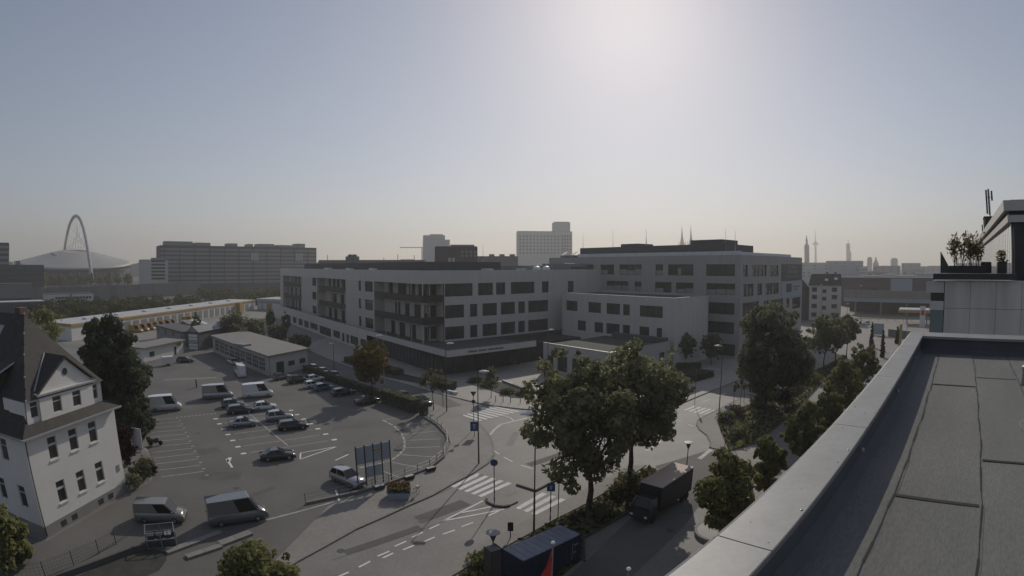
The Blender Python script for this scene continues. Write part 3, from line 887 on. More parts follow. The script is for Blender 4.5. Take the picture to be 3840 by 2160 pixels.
# low roof storey and plant on top
b = MB(); b.box(9, 8, ZT - 0.4, 30, 128, ZT + 2.3); b.build('roof_storey', M['far_c'], mb)
b = MB(); b.box(36, 6, ZT - 0.4, 52, 18, ZT + 1.3); b.build('roof_storey', M['zincdull'], mb)
b = MB(); b.box(46, 3.4, ZT - 0.4, 60, 8, ZT + 1.9); b.build('plant_screen', M['zincdull'], mb)
for u, v_, w in ((5, 40, 3), (6, 62, 4), (5, 82, 5), (22, 3, 3.4), (33, 2.4, 2.4)):
    b = MB(); b.box(u, v_, ZT - 0.4, u + 1.6, v_ + w, ZT + 0.5); b.build('skylight', M['zinc'], mb)
for x_, y_ in ((40, 4), (44, 4.2)):
    b = MB(); b.lathe([(1.3, 0), (1.3, 0.8), (0.9, 1.35), (0.2, 1.6)], 14, c=(x_, y_, ZT - 0.4)); b.build('vent_cowl', M['zinc'], mb)
b = MB(); b.box(54, 2.5, ZT - 0.4, 62, 9, ZT + 0.9); b.poly([(54, 2.45, ZT + 0.9), (62, 2.45, ZT + 0.9), (61, 9, ZT + 2.1), (56, 9, ZT + 2.1)]); b.build('plant_room', M['far_c'], mb)

# three storey side wing
W1 = (38.5, 116.7, 0)
wg = thing('office_wing', 'three storey light grey wing with a bright roof edge and a blank end wall', 'office building', W1, E1A)
ZW = 16.55
hs = []
for (u0, u1) in ((3.5, 10.4), (13.5, 15.7), (16.7, 21.2), (23.1, 27.6), (31.6, 36.0)): hs.append((u0, 11.65, u1, 14.45))
for (u0, u1) in ((7.4, 10.4), (13.4, 15.7), (16.7, 21.2), (22.3, 25.3), (28.4, 31.5)): hs.append((u0, 6.5, u1, 9.25))
hs.append((3.6, 6.0, 5.2, 9.25, 'plain', 1))
facade(wg, 'y', 0, 0.0, 37.5, 0.1, ZW, hs, 'facade')
facade(wg, 'x', 0, 0.0, 16.0, 0.1, ZW, [], 'facade', name='end_wall')
b = MB(); b.box(0.45, 0.1, 0.1, 15.95, 37.4, ZW - 0.5); b.build('core', M['facade'], wg)
b = MB(); b.box(0.46, 0.4, ZW - 0.49, 15.6, 37.3, ZW - 0.36); b.build('roof', M['greenroof'], wg)
b = MB(); b.box(-0.02, -0.02, ZW, 16.0, 0.38, ZW + 0.05); b.box(-0.02, 0.38, ZW, 0.36, 37.4, ZW + 0.05); b.build('coping', M['zincdull'], wg)
b = MB(); b.box(15.6, 0.38, ZW - 0.36, 16.0, 37.4, ZW + 0.35); b.poly([(15.0, 0.4, ZW - 0.3), (15.58, 0.4, ZW + 0.30), (15.58, 37, ZW + 0.30), (15.0, 37, ZW - 0.3)]); b.build('roof_edge', M['cap'], wg)

# one storey annex left of the trees
an = thing('annex', 'single storey grey annex with a planted roof in front of the side wing', 'building', (20.0, 101.2, 0), E1A)
hs = [(2.5, 1.4, 5.0, 4.4), (7.0, 1.4, 10.5, 4.4), (12.0, 1.0, 15.0, 4.4), (16.3, 0.2, 18.2, 4.2, 'plain', 1)]
facade(an, 'y', 0, 0, 19.6, 0.1, 6.8, hs, 'facade_an')
facade(an, 'x', 0, 0, 21.5, 0.1, 6.8, [(3, 1.4, 6, 4.4), (9, 1.4, 12, 4.4), (17.5, 0.3, 19.6, 4.6, 'plain', 1)], 'facade_an')
b = MB(); b.box(0.45, 0.45, 0.1, 21.45, 19.5, 6.2); b.build('core', M['facade_an'], an)
b = MB(); b.box(0.46, 0.46, 6.21, 21.2, 19.4, 6.42); b.build('roof', M['greenroof'], an)
b = MB(); b.box(-0.03, -0.03, 6.802, 21.5, 0.4, 6.86); b.box(-0.03, 0.4, 6.802, 0.4, 19.6, 6.86); b.build('coping', M['cap'], an)
b = MB(); b.box(19.6, 0.41, 6.45, 21.5, 16, 7.6); b.build('railing', M['concrete_d'], an)

# ------------------------------------------------------------------ taller darker block behind
rb = thing('office_block', 'tall dark grey office block with a pale metal roof band behind the side wing', 'office building', (59.2, 124.7, 0), E1A)
ZB = 26.8
hs = []
for i, (z0, z1) in enumerate(((21.4, 24.5), (16.5, 19.45), (11.35, 14.4), (6.3, 9.4))):
    if i == 0: L = ((1.6, 10.4, 'plain'), (14.5, 22.9, 'blindbits'), (24.6, 27.3, 'blindlow'), (32.3, 40.8, 'blindlow'), (42.9, 48.5, 'blindlow'), (51.5, 58, 'plain'))
    elif i == 1: L = ((1.5, 10.3, 'blindlow'), (14.4, 20.2, 'blindlow'), (21.7, 27.4, 'blindlow'), (32.4, 34.9, 'blindlow'), (37.3, 46.0, 'blindlow'), (50, 57, 'plain'))
    else: L = ((1.6, 9.6, 'plain'), (14.4, 20.2, 'plain'), (24, 30, 'plain'))
    for u0, u1, st in L: hs.append((u0, z0, u1, z1, st, max(1, round((u1 - u0) / 2.9))))
hs.append((1.1, 0.5, 9.1, 3.6, 'plain', 3))
facade(rb, 'y', 0, 0, 72, 0.1, ZB, hs, 'facade2')
hs = []
for u0, z0, u1, z1, st in ((1.6, 21.2, 4.8, 24.3, 'blindbits'), (7.5, 21.2, 18.0, 24.3, 'blindbits'), (20.6, 21.0, 27.6, 24.2, 'blindbits'), (1.7, 16, 8.6, 19.3, 'blindbits'), (11.3, 16, 14.7, 19.2, 'plain'),
                           (17.4, 15.8, 28.0, 19.1, 'blindbits'), (1.6, 10.8, 12.5, 14.4, 'plain'), (16, 10.8, 20, 14.2, 'plain'), (21.5, 10.9, 32, 14.1, 'plain'), (35, 11, 38, 13.9, 'plain'), (40.8, 10.2, 49.3, 13.8, 'plain'),
                           (1.9, 6, 5, 9.4, 'plain'), (8, 6, 15, 9.4, 'plain'), (20, 6, 28, 9.3, 'plain'), (33, 6, 40, 9.3, 'plain'), (2, 0.6, 9, 3.6, 'plain'), (12, 0.6, 20, 3.6, 'plain')):
    hs.append((u0, z0, u1, z1, st, max(1, round((u1 - u0) / 2.4))))
facade(rb, 'x', 0, 0, 50.6, 0.1, ZB, hs, 'facade2')
b = MB(); b.box(0.45, 0.45, 0.1, 50.5, 71.9, ZB - 0.4); b.build('core', M['facade2'], rb)
b = MB(); b.box(0.46, 0.46, ZB - 0.39, 50.2, 71.5, ZB - 0.2); b.build('roof', M['roofgravel'], rb)
b = MB(); b.box(-0.02, -0.02, ZB, 50.6, 0.4, ZB + 0.06); b.box(-0.02, 0.4, ZB, 0.4, 72, ZB + 0.06); b.build('coping', M['zincdull'], rb)
u = 0.4
while u < 58:                              # standing seam band set back from the edge
    b = MB(); b.box(1.6, u, ZB - 0.2, 1.75, u + 2.92, ZB + 1.15); b.build('band_panel', M['zinc'], rb); u += 2.98
u = 1.8
while u < 42:
    b = MB(); b.box(u, 1.6, ZB - 0.2, u + 2.92, 1.75, ZB + 0.95); b.build('band_panel', M['zinc'], rb); u += 2.98
b = MB(); b.box(5, 7, ZB - 0.2, 24, 62, ZB + 3.3); b.build('roof_storey', M['far_c'], rb)
b = MB(); b.box(6, 8.5, ZB + 3.3, 16, 19.0, ZB + 4.6); b.build('plant_room', M['far_c'], rb)
b = MB(); b.box(6, 38, ZB + 3.3, 14, 45, ZB + 4.2); b.build('plant_room', M['far_c'], rb)
for v_ in (62, 67):
    b = MB(); b.box(2, v_, ZB - 0.2, 6, v_ + 1.6, ZB + 0.9); b.poly([(2, v_, ZB + 0.9), (2, v_ + 1.6, ZB + 0.9), (6, v_ + 3, ZB + 2.2), (6, v_ + 1.4, ZB + 2.2)]); b.build('skylight', M['zincdull'], rb)
# dark sign and pale poster on the right front
b = MB(); b.box(30.2, -0.12, 19.4, 50.2, -0.004, 24.6); b.build('dark_sign', M['band_d'], rb)
b = MB()
for zz, w, n in ((23.3, 8.4, 5), (21.8, 9.8, 8), (20.4, 12, 10)):
    xx = 40.2 - w / 2
    for i in range(n):
        ww = w / n
        b.box(xx + ww * 0.15, -0.15, zz, xx + ww * 0.8, -0.122, zz + (0.95 if zz > 21 else 0.5)); xx += ww
tag(b.build('sign_print', M['far_b'], rb), kind='stuff')
b = MB(); b.box(30.2, -0.12, 14.3, 50.0, -0.004, 19.2); b.build('poster', M['sign_face'], rb)
b = MB(); b.box(34.5, -0.15, 15.8, 39.5, -0.122, 18.5); b.build('poster_picture', M['brick_red'], rb)
b = MB(); b.box(41, -0.15, 17.2, 47.5, -0.122, 17.6); b.box(41, -0.15, 16.4, 46.0, -0.122, 16.7); b.build('poster_print', M['far_c'], rb)


def rod(az, d, z0, el, label):
    t = thing('lightning_rod', label, 'lightning rod', AZ(az, d, z0), 0, 'lightning rods on the office roofs')
    b = MB(); b.tube((0, 0, 0), (0, 0, (EZ(el, d) - z0) * 0.45), 0.13, 0.09, 6); b.build('tube', M['pole_l'], t)
    b = MB(); b.tube((0, 0, (EZ(el, d) - z0) * 0.45), (0, 0, EZ(el, d) - z0), 0.06, 0.03, 5); b.build('tip', M['pole_l'], t)


rod(8.1, 182, 26.6, 3.66, 'thin lightning rod right beside the white hotel slab')
rod(11.4, 172, 26.6, 3.86, 'thin lightning rod at the left end of the dark roof storey')
rod(15.06, 160, 30.1, 4.06, 'thin lightning rod in the middle of the dark roof storey')
rod(23.8, 146, 26.6, 3.99, 'thin lightning rod at the right end of the roof storey')
rod(24.85, 142, 26.6, 3.77, 'thin lightning rod on the right corner of the dark block')
rod(-9.5, 150, 22.4, 1.9, 'thin lightning rod in front of the blue glass tower')
rod(-2.9, 150, 22.4, 2.4, 'thin lightning rod right of the brick block')

# ------------------------------------------------------------------ the white house
hs_ = thing('white_house', 'old white rendered house with steep dark tiled roof and a triangular pediment', 'house', (-40.8, 28.5, 0), math.pi / 2)
LH, DH = 13.1, 15.0
holes = [(u, z, u + 1.2, z + 2.1, 'cross', 1) for z in (2.45, 6.72) for u in (2.82, 5.77, 8.73)]
facade(hs_, 'x', 0, 0, LH, 1.1, 9.55, holes, 'render_w', depth=0.22, frame='frame_w', pane='pane')
holes = [(1.75, 2.45, 2.95, 4.65, 'cross', 1), (5.3, 2.45, 6.5, 4.65, 'cross', 1), (3.3, 6.72, 4.5, 8.85, 'cross', 1), (8.5, 6.72, 9.7, 8.85, 'cross', 1), (9, 2.45, 10.2, 4.65, 'cross', 1)]
facade(hs_, 'y', 0, 0, DH, 1.1, 9.55, holes, 'render_w', depth=0.22, frame='frame_w')
b = MB(); b.box(0.25, 0.25, 0, LH, DH, 9.5); b.build('core', M['render_w'], hs_)
b = MB(); b.box(-0.06, -0.06, 0, LH + 0.02, 0.24, 1.098); b.box(-0.06, 0.24, 0, 0.24, DH, 1.098); b.build('plinth', M['plinth'], hs_)
for u in (2.2, 3.85, 8.1, 9.75):
    b = MB(); b.box(u, -0.075, 0.22, u + 0.85, -0.061, 0.8); b.build('cellar_window', M['pane'], hs_)
for z in (2.45, 6.72):
    for u in (2.82, 5.77, 8.73):
        b = MB(); b.box(u - 0.1, -0.10, z - 0.16, u + 1.3, -0.004, z - 0.02); b.build('sill', M['white'], hs_)
        b = MB(); b.box(u + 0.08, 0.10, z + 1.25, u + 1.12, 0.158, z + 1.45); b.build('transom', M['frame_w'], hs_)
# skirt roof and gutter
b = MB()
b.poly([(-0.55, -0.55, 9.55), (LH + 0.5, -0.55, 9.55), (LH - 1.2, 0.12, 10.45), (0.5, 0.12, 10.45)])
b.poly([(-0.55, -0.55, 9.55), (0.5, 0.12, 10.45), (1.6, 1.5, 12.55), (1.6, DH, 12.55), (-0.55, DH, 9.55)])
b.poly([(0.5, 0.12, 10.45), (1.6, 1.5, 12.55), (1.0, 0.2, 12.4), (0.9, 0.16, 10.45)])
b.build('skirt_roof', M['rooftile'], hs_)
b = MB(); b.box(-0.65, -0.68, 9.42, LH + 0.6, -0.52, 9.58); b.box(-0.68, -0.52, 9.42, -0.52, DH, 9.58); b.build('gutter', M['lead'], hs_)
b = MB(); b.poly([(-0.55, -0.55, 9.53), (LH + 0.5, -0.55, 9.53), (LH, 0, 9.5), (0, 0, 9.5)]); b.build('soffit', M['white'], hs_)
# attic storey with projecting centre
facade(hs_, 'x', 0.10, 2.75, 10.2, 10.4, 12.62, [(4.4, 10.78, 5.6, 12.3, 'cross', 1), (7.2, 10.74, 8.38, 12.28, 'cross', 1)], 'render_w', depth=0.2, frame='frame_w', name='attic_wall')
facade(hs_, 'x', 0.32, 0.95, 2.74, 10.4, 12.45, [(1.6, 10.85, 2.6, 12.3, 'cross', 1)], 'render_w', depth=0.2, frame='frame_w', name='attic_wall')
facade(hs_, 'x', 0.32, 10.21, 11.7, 10.4, 12.45, [(10.35, 10.8, 11.2, 12.3, 'cross', 1)], 'render_w', depth=0.2, frame='frame_w', name='attic_wall')
b = MB(); b.box(0.95, 0.55, 10.0, 11.7, 4, 12.4); b.build('core', M['render_w'], hs_)
for bx in ((0.9, 0.30, 10.0, 0.95, 3.0, 12.4), (2.70, 0.101, 10.0, 2.749, 0.5, 12.6), (10.201, 0.101, 10.0, 10.25, 0.5, 12.6), (11.7, 0.30, 10.0, 11.75, 3.0, 12.4)):
    MB().box(*bx).build('return_wall', M['render_w'], hs_)
b = MB(); b.prism([(2.45, -0.06), (10.5, -0.06), (10.5, 0.5), (2.45, 0.5)], 12.62, 12.80); b.prism([(2.35, -0.2), (10.6, -0.2), (10.6, 0.5), (2.35, 0.5)], 12.803, 12.92); b.build('cornice', M['white'], hs_)
b = MB(); b.poly([(2.7, 0.08, 12.92), (10.25, 0.08, 12.92), (6.47, 0.08, 15.62)]); b.poly([(2.7, 0.3, 12.92), (10.25, 0.3, 12.92), (6.47, 0.3, 15.62)]); b.build('pediment', M['render_w'], hs_)
b = MB(); b.lathe([(0.34, -0.03), (0.34, 0.03)], 16); o = b.build('round_window', M['pane'], hs_, (6.46, 0.06, 14.32)); o.rotation_euler = (math.pi / 2, 0, 0)
# main hip roof: ridge runs back from the front
RZ_, RY = 19.3, 6.4
b = MB()
b.poly([(0.95, 0.0, 12.5), (11.9, 0.0, 12.5), (6.5, RY, RZ_)])
b.poly([(0.95, 0.0, 12.5), (6.5, RY, RZ_), (6.5, DH + 1, RZ_), (0.95, DH + 1, 12.5)])
b.poly([(11.9, 0.0, 12.5), (6.5, RY, RZ_), (6.5, DH + 1, RZ_), (11.9, DH + 1, 12.5)])
b.poly([(11.9, 0.0, 12.5), (LH + 0.5, -0.5, 9.6), (LH + 0.5, DH, 9.6), (11.9, DH + 1, 12.5)])
b.build('main_roof', M['rooftile'], hs_)
# dormer roof of the pediment
def hip_y(z): return (z - 12.5) / (RZ_ - 12.5) * RY
b = MB()
b.poly([(2.35, -0.25, 12.95), (6.47, -0.25, 15.82), (6.47, hip_y(15.82), 15.84), (2.35, hip_y(12.95), 12.97)])
b.poly([(10.6, -0.25, 12.95), (6.47, -0.25, 15.82), (6.47, hip_y(15.82), 15.84), (10.6, hip_y(12.95), 12.97)])
b.poly([(2.35, -0.25, 12.93), (6.47, -0.25, 15.80), (6.47, -0.25, 15.64), (2.55, -0.25, 12.93)])
b.poly([(10.6, -0.25, 12.93), (6.47, -0.25, 15.80), (6.47, -0.25, 15.64), (10.4, -0.25, 12.93)])
b.build('pediment_roof', M['rooftile'], hs_)
b = MB(); b.tube((2.5, hip_y(13.1) - 0.1, 13.1), (6.3, hip_y(15.7), 15.8), 0.09, n=6); b.build('valley_flashing', M['lead'], hs_)
for k in range(9):                         # ridge tiles down the hip
    t = k / 8
    b = MB(); b.lathe([(0.10, -0.05), (0.12, 0.06), (0.04, 0.14)], 7, c=(0.95 + 5.55 * t, RY * t, 12.55 + (RZ_ - 12.5) * t)); b.build('hip_tile', M['lead'] if k % 2 == 0 else M['rooftile'], hs_)
for (x_, y_, w) in ((4.6, 9.0, 0.9), (4.0, 11.2, 0.9)):
    z0 = 12.5 + (x_ - 0.95) / 5.55 * (RZ_ - 12.5)
    b = MB(); b.poly([(x_, y_, z0 + 0.10), (x_ + 0.9, y_, z0 + 1.2), (x_ + 0.9, y_ + w, z0 + 1.2), (x_, y_ + w, z0 + 0.10)]); b.build('skylight', M['lead'], hs_)
for y_ in (4.6, 9.0):                      # dormer on the left slope with pale edge boards
    b = MB(); b.box(0.9, y_, 12.6, 3.2, y_ + 2.2, 14.4); b.poly([(0.6, y_ - 0.2, 14.3), (4.2, y_ - 0.2, 15.5), (4.2, y_ + 2.4, 15.5), (0.6, y_ + 2.4, 14.3)]); b.build('dormer', M['rooftile'], hs_)
    b = MB(); b.tube((0.6, y_ - 0.22, 14.32), (4.2, y_ - 0.22, 15.52), 0.1, n=5); b.tube((0.85, y_ - 0.1, 12.7), (0.85, y_ - 0.1, 14.2), 0.08, n=5); b.build('edge_board', M['lead'], hs_)
b = MB(); b.box(8.2, 9.5, 17.0, 9.4, 10.6, 19.7); b.build('chimney', M['brick_red'], hs_)
b = MB(); b.tube((0.05, -0.12, 0.2), (0.05, -0.12, 9.4), 0.06, n=6); b.build('downpipe', M['frame'], hs_)
b = MB(); b.box(12.0, -0.05, 2.6, 12.5, -0.004, 3.3); b.build('house_plate', M['plinth'], hs_)

# ------------------------------------------------------------------ low buildings round the yard
ws = thing('workshop', 'long low workshop with a flat brown roof at the back of the parking yard', 'workshop', (-51.9, 103.1, 0), math.atan2(12.3, 4.4))
# local x along the end wall, y along the long front (to the left)
a = Vector((-31, 25.5)); c, q = math.cos(-ws.rotation_euler.z), math.sin(-ws.rotation_euler.z)
ly = Vector((a.x * c - a.y * q, a.x * q + a.y * c))
LW = 13.0
b = MB(); b.prism([(0.05, 0.05), (LW, 0), (LW + ly.x, ly.y), (ly.x, ly.y)], 0, 4.3); b.build('wall', M['facade2'], ws)
b = MB(); b.prism([(-0.5, -0.4), (LW + 0.5, -0.4), (LW + ly.x + 0.5, ly.y + 0.4), (ly.x - 0.5, ly.y + 0.4)], 4.302, 4.75); b.build('roof', M['tan'], ws)
for i in range(9):                         # big framed glazing along the front
    t0, t1 = (i + 0.5) / 10, (i + 1.35) / 10
    p0, p1 = ly * t0, ly * t1
    n = Vector((-ly.y, ly.x)).normalized() * 0.05
    if n.x > 0: n = -n
    b = MB(); b.bar(p0 + n, p1 + n, 0.08, 0.9, 3.9); o = b.build('window', M['frame_w'] if i % 3 else M['white'], ws)
    b = MB()
    for k in range(3):
        for j in range(3):
            s0, s1 = p0.lerp(p1, (k + 0.1) / 3), p0.lerp(p1, (k + 0.9) / 3)
            b.bar(s0 + n * 1.9, s1 + n * 1.9, 0.05, 1.0 + j * 0.97, 1.85 + j * 0.97)
    tag(b.build('pane', M['pane2'], o), kind='stuff')
facade(ws, 'x', -0.06, 0.3, LW - 0.2, 0, 4.28, [(2.2, 0.1, 4.6, 2.9, 'plain', 1), (6.2, 1.5, 8.2, 2.6, 'plain', 2), (10, 1.5, 12, 2.6, 'plain', 2)], 'facade3', depth=0.04, name='end_wall')
b = MB(); b.box(5, 14, 4.752, 7.5, 18, 5.2); b.build('skylight', M['zincdull'], ws)

gr = thing('garage_hall', 'grey gabled garage hall with a glazed roller door behind the yard', 'garage', (-88.2, 129.0, 0), R(178))
b = MB(); b.loft([[(0, 0, 0), (0, -20, 0), (0, -20, 5.3), (0, 0, 5.3)], [(4.1, 0, 0), (4.1, -20, 0), (4.1, -20, 5.3), (4.1, 0, 5.3)]]); b.build('wall', M['far_c'], gr)
b = MB(); b.poly([(-0.3, 0.2, 5.2), (2.05, 0.2, 6.9), (2.05, -20, 6.9), (-0.3, -20, 5.2)]); b.poly([(4.4, 0.2, 5.2), (2.05, 0.2, 6.9), (2.05, -20, 6.9), (4.4, -20, 5.2)]); b.poly([(-0.1, 0.02, 5.3), (4.2, 0.02, 5.3), (2.05, 0.02, 6.85)]); b.build('roof', M['far_b'], gr)
for i in range(5):
    b = MB(); b.box(0.4, 0.02, 0.2 + i * 0.9, 3.7, 0.10, 0.95 + i * 0.9); b.build('door_section', M['white'] if i != 2 else M['sign_face'], gr)
sd = thing('long_shed', 'long low grey shed with a clerestory window strip behind the white hut', 'shed', (-96.5, 133.0, 0), R(150))
b = MB(); b.box(0, -9, 0, 24, 0, 4.2); b.build('wall', M['far_b'], sd)
b = MB(); b.box(-0.5, -9.5, 4.202, 24.5, 0.7, 4.6); b.build('roof', M['far_c'], sd)
for i in range(10):
    b = MB(); b.box(0.6 + i * 2.3, 0.01, 2.4, 2.5 + i * 2.3, 0.06, 3.6); b.build('window', M['blind'] if i % 3 else M['pane2'], sd)
wh = thing('white_hut', 'small white flat roofed hut with an orange sign beside the conifer', 'hut', (-89.9, 123.2, 0), R(-94))
b = MB(); b.box(0, -7, 0, 17, 0, 3.4); b.build('wall', M['render_w'], wh)
b = MB(); b.box(-0.6, -7.5, 3.402, 17.5, 0.7, 3.75); b.build('roof', M['tan'], wh)
for u, w in ((12.5, 2.0), (3.2, 0.9)):
    b = MB(); b.box(u, 0.01, 1.0 if w > 1 else 0.1, u + w, 0.05, 2.3); b.build('window', M['pane'], wh)
b = MB(); b.box(1.0, 0.02, 2.3, 2.8, 0.12, 3.2); b.build('orange_sign', M['yellow'], wh)
sr = thing('silver_shed', 'shed with a shiny corrugated roof behind the workshop', 'shed', AZ(-34.6, 178), R(60))
b = MB(); b.box(0, 0, 0, 10, 12, 4.2); b.build('wall', M['tan'], sr)
for i in range(6):
    b = MB(); b.poly([(-0.3 + i * 1.75, -0.3, 4.5), (1.4 + i * 1.75, -0.3, 4.5), (1.4 + i * 1.75, 12.3, 5.6), (-0.3 + i * 1.75, 12.3, 5.6)]); b.build('roof_sheet', M['zinc'] if i in (2, 3) else M['tan'], sr)

# delivery depot
dp = thing('delivery_depot', 'long white delivery depot with a yellow stripe and pale flat roof', 'depot', (-140, 124.5, 0), 0)
b = MB(); b.box(-17, 0, 0, 0, 139, 4.6); b.build('wall', M['white'], dp)
b = MB(); b.box(-17.2, -0.25, 4.602, 0.3, 139.2, 5.35); b.build('yellow_fascia', M['yellow'], dp)
b = MB(); b.box(-16.9, 0.1, 5.352, 0.0, 139, 5.5); b.build('roof', M['far_a'], dp)
for i in range(7):
    b = MB(); b.box(-9, 14 + i * 18, 5.501, -6.5, 17 + i * 18, 6.1); b.build('skylight', M['white'], dp)
for i in range(24):
    b = MB(); b.box(0.01, 8 + i * 5.2, 0.4, 0.12, 11.4 + i * 5.2, 3.7); b.build('loading_door', M['far_b'], dp)
b = MB(); b.box(0.02, 117, 0.3, 2.5, 121, 5.2); b.build('yellow_porch', M['yellow'], dp)
dg = thing('depot_end_hall', 'blue grey panelled hall at the far end of the delivery depot', 'depot hall', (-139, 264.2, 0), R(-12))
b = MB(); b.box(0, 0, 0, 17.5, 18, 5.0); b.build('wall', M['sign_face'], dg)
b = MB(); b.box(-0.2, -0.2, 5.002, 17.7, 18.2, 6.2); b.build('roof_edge', M['far_a'], dg)
for i in range(5):
    b = MB(); b.box(1 + i * 3.3, -0.08, 0.3, 3.4 + i * 3.3, -0.004, 3.6); b.build('loading_door', M['white'] if i != 2 else M['yellow'], dg)


def block(name, label, cat, az0, az1, d0, d1, z0, z1, depth, m, roof='roofgravel', group=None):
    """a building whose front face runs from bearing az0 (distance d0) to az1 (d1); local x along the front, y away"""
    p, q = AZ(az0, d0), AZ(az1, d1)
    v = q - p
    t = thing(name, label, cat, (p.x, p.y, 0), math.atan2(v.y, v.x), group)
    L = v.length
    b = MB(); b.box(0, 0, z0, L, depth, z1); b.build('wall', M[m], t)
    if roof:
        b = MB(); b.box(0.3, 0.3, z1, L - 0.3, depth - 0.3, z1 + 0.35); b.build('roof', M[roof], t)
    return t, L


def grid_windows(t, L, z0, dz, nz, nx, w, h, m='far_win', x0=None, x1=None, proud=0.06):
    x0 = 0.05 * L if x0 is None else x0
    x1 = 0.95 * L if x1 is None else x1
    me = MB().box(0, -proud, 0, w, -0.01, h).mesh('window', M[m])
    for j in range(nz):
        for i in range(nx):
            inst('window', me, t, (x0 + (x1 - x0 - w) * (i / max(1, nx - 1)), 0, z0 + dz * j))


def bands(t, L, z0, dz, n, h, m='band_d', x0=0.5, x1=None, proud=0.12):
    for j in range(n):
        b = MB(); b.box(x0, -proud, z0 + dz * j, (L - 0.5) if x1 is None else x1, -0.01, z0 + dz * j + h); b.build('window_band', M[m], t)


# railway embankment wall
wl = thing('railway_wall', 'long grey concrete railway wall in front of the arena', 'wall', AZ(-52.6, 378), 0)
p0, p1 = AZ(-52.6, 378), AZ(-33.9, 470)
v = p1 - p0
wl.rotation_euler.z = math.atan2(v.y, v.x)
Lw = v.length
n = 12
for i in range(n):
    b = MB(); b.box(Lw * i / n + 0.15, 0, 0, Lw * (i + 1) / n - 0.15, 1.2, 10.3 + (0.25 if i % 3 else 0)); b.build('wall_panel', M['concrete'], wl)
for i in range(n + 1):
    b = MB(); b.box(Lw * i / n - 0.13, -0.12, 0, Lw * i / n + 0.13, 1.3, 10.6); b.build('pilaster', M['concrete_d'], wl)
wb, L = block('white_office', 'low white two storey office with rows of small windows below the railway wall', 'office', -51.1, -45.75, 346, 352, 0, 7.4, 10, 'white')
grid_windows(wb, L, 4.6, 0, 1, 12, 1.7, 1.3, x0=7); grid_windows(wb, L, 1.2, 0, 1, 7, 2.2, 1.6, x0=7)
b = MB(); b.box(17, -0.4, 0, 18.4, -0.07, 8.2); b.build('stair_tower', M['far_b'], wb)
bn, L = block('brown_hall', 'flat brown hall at the left edge below the arena', 'hall', -57.5, -52.5, 362, 362, 0, 13.2, 14, 'tan')
bands(bn, L, 2, 0, 1, 3.0, 'far_win')
sh, L = block('long_low_shed', 'dark low shed with a pale roof edge in front of the brown hall', 'shed', -57.5, -51.1, 296, 300, 0, 6.2, 12, 'far_c', 'far_a')
bands(sh, L, 1.0, 0, 1, 3.4, 'band_d')
lo, L = block('tower_block', 'dark banded tower block cut by the left edge of the view', 'tower block', -59, -54.98, 500, 500, 0, EZ(2.03, 500), 20, 'far_b')
bands(lo, L, 10, 4.4, 8, 2.4, 'far_win')
lo, L = block('banded_office', 'long dark office block in front of the arena on the far left', 'office block', -58, -51.15, 455, 455, 0, EZ(0.08, 455), 18, 'far_c')
bands(lo, L, 12.5, 3.6, 3, 1.8, 'far_win')
b = MB(); b.box(L * 0.55, 3, EZ(0.08, 455), L * 0.62, 8, EZ(0.5, 455)); b.build('plant_room', M['far_b'], lo)

# long banded administration block with roof boxes
lb, L = block('administration_block', 'huge long grey administration block with banded windows and boxes along its roof', 'office block', -38.4, -21.2, 500, 545, 0, EZ(2.02, 520), 30, 'far_c')
bands(lb, L, 8, 3.75, 9, 1.5, 'far_b')
bands(lb, L, 9.7, 3.75, 9, 0.35, 'far_a')
for i in range(11):
    b = MB(); b.box(4 + i * L / 11, -0.5, 6, 4.9 + i * L / 11, -0.13, 42.3); b.build('pilaster', M['far_c'], lb)
for u0, u1, hh in ((0.03, 0.20, 4.2), (0.215, 0.31, 3.4), (0.42, 0.48, 3.2), (0.55, 0.58, 3.0), (0.615, 0.72, 3.4), (0.74, 0.84, 2.6), (0.875, 0.93, 4.4)):
    b = MB(); b.box(L * u0, 4, EZ(2.02, 520), L * u1, 18, EZ(2.02, 520) + hh); b.build('roof_box', M['far_b'], lb)
for u0, u1 in ((0.56, 0.61), (0.855, 0.905)):
    for k in range(3):
        b = MB(); b.box(L * (u0 + (u1 - u0) * k / 3), -0.9, EZ(0.6, 520), L * (u0 + (u1 - u0) * (k + 0.8) / 3), -0.5, EZ(1.42, 520)); b.build('bright_panel', M['far_a'], lb)
wg2, L = block('stair_block', 'pale block with black stair slots beside the administration block', 'office block', -40.35, -37.5, 468, 474, 0, EZ(0.62, 470), 14, 'far_a')
bands(wg2, L, 12.8, 2.9, 6, 1.7, 'dark', L * 0.35, L * 0.88)
b = MB(); b.box(L * 0.42, 2, EZ(0.62, 470), L * 0.95, 9, EZ(0.85, 470)); b.build('plant_room', M['far_b'], wg2)

# arena
D = 810
ac = AZ(-47.85, D)
ar = thing('arena', 'round arena with a shallow pale roof hung from a tall white arch', 'arena', (ac.x, ac.y, 0), R(47.85))
zr = EZ(0.36, D)
b = MB(); b.lathe([(86, 0), (86, zr - 11)], 48); b.build('drum', M['far_c'], ar)
b = MB(); b.lathe([(90.5, -3.4), (92.5, -0.4)], 48); rim = b.build('rim', M['brown'], ar, (0, 0, zr)); rim.rotation_euler = (R(6.0), 0, 0)
b = MB(); b.lathe([(92.6, 0), (84, 2.0), (66, 6.2), (46, 11.0), (26, 15.2), (19, 16.2), (18.5, 15.4)], 48); roof_a = b.build('roof', M['arena_roof'], ar, (0, 0, zr), smooth=True); roof_a.rotation_euler = (R(6.0), 0, 0)
hat = MB().box(-1.6, -1.6, 0, 1.6, 1.6, 1.3).mesh('roof_hatch', M['far_c'])
for i in range(9):
    inst('roof_hatch', hat, roof_a, (-34 + i * 3.4, -20 - i * 4.6, 13.3 - i * 1.05))
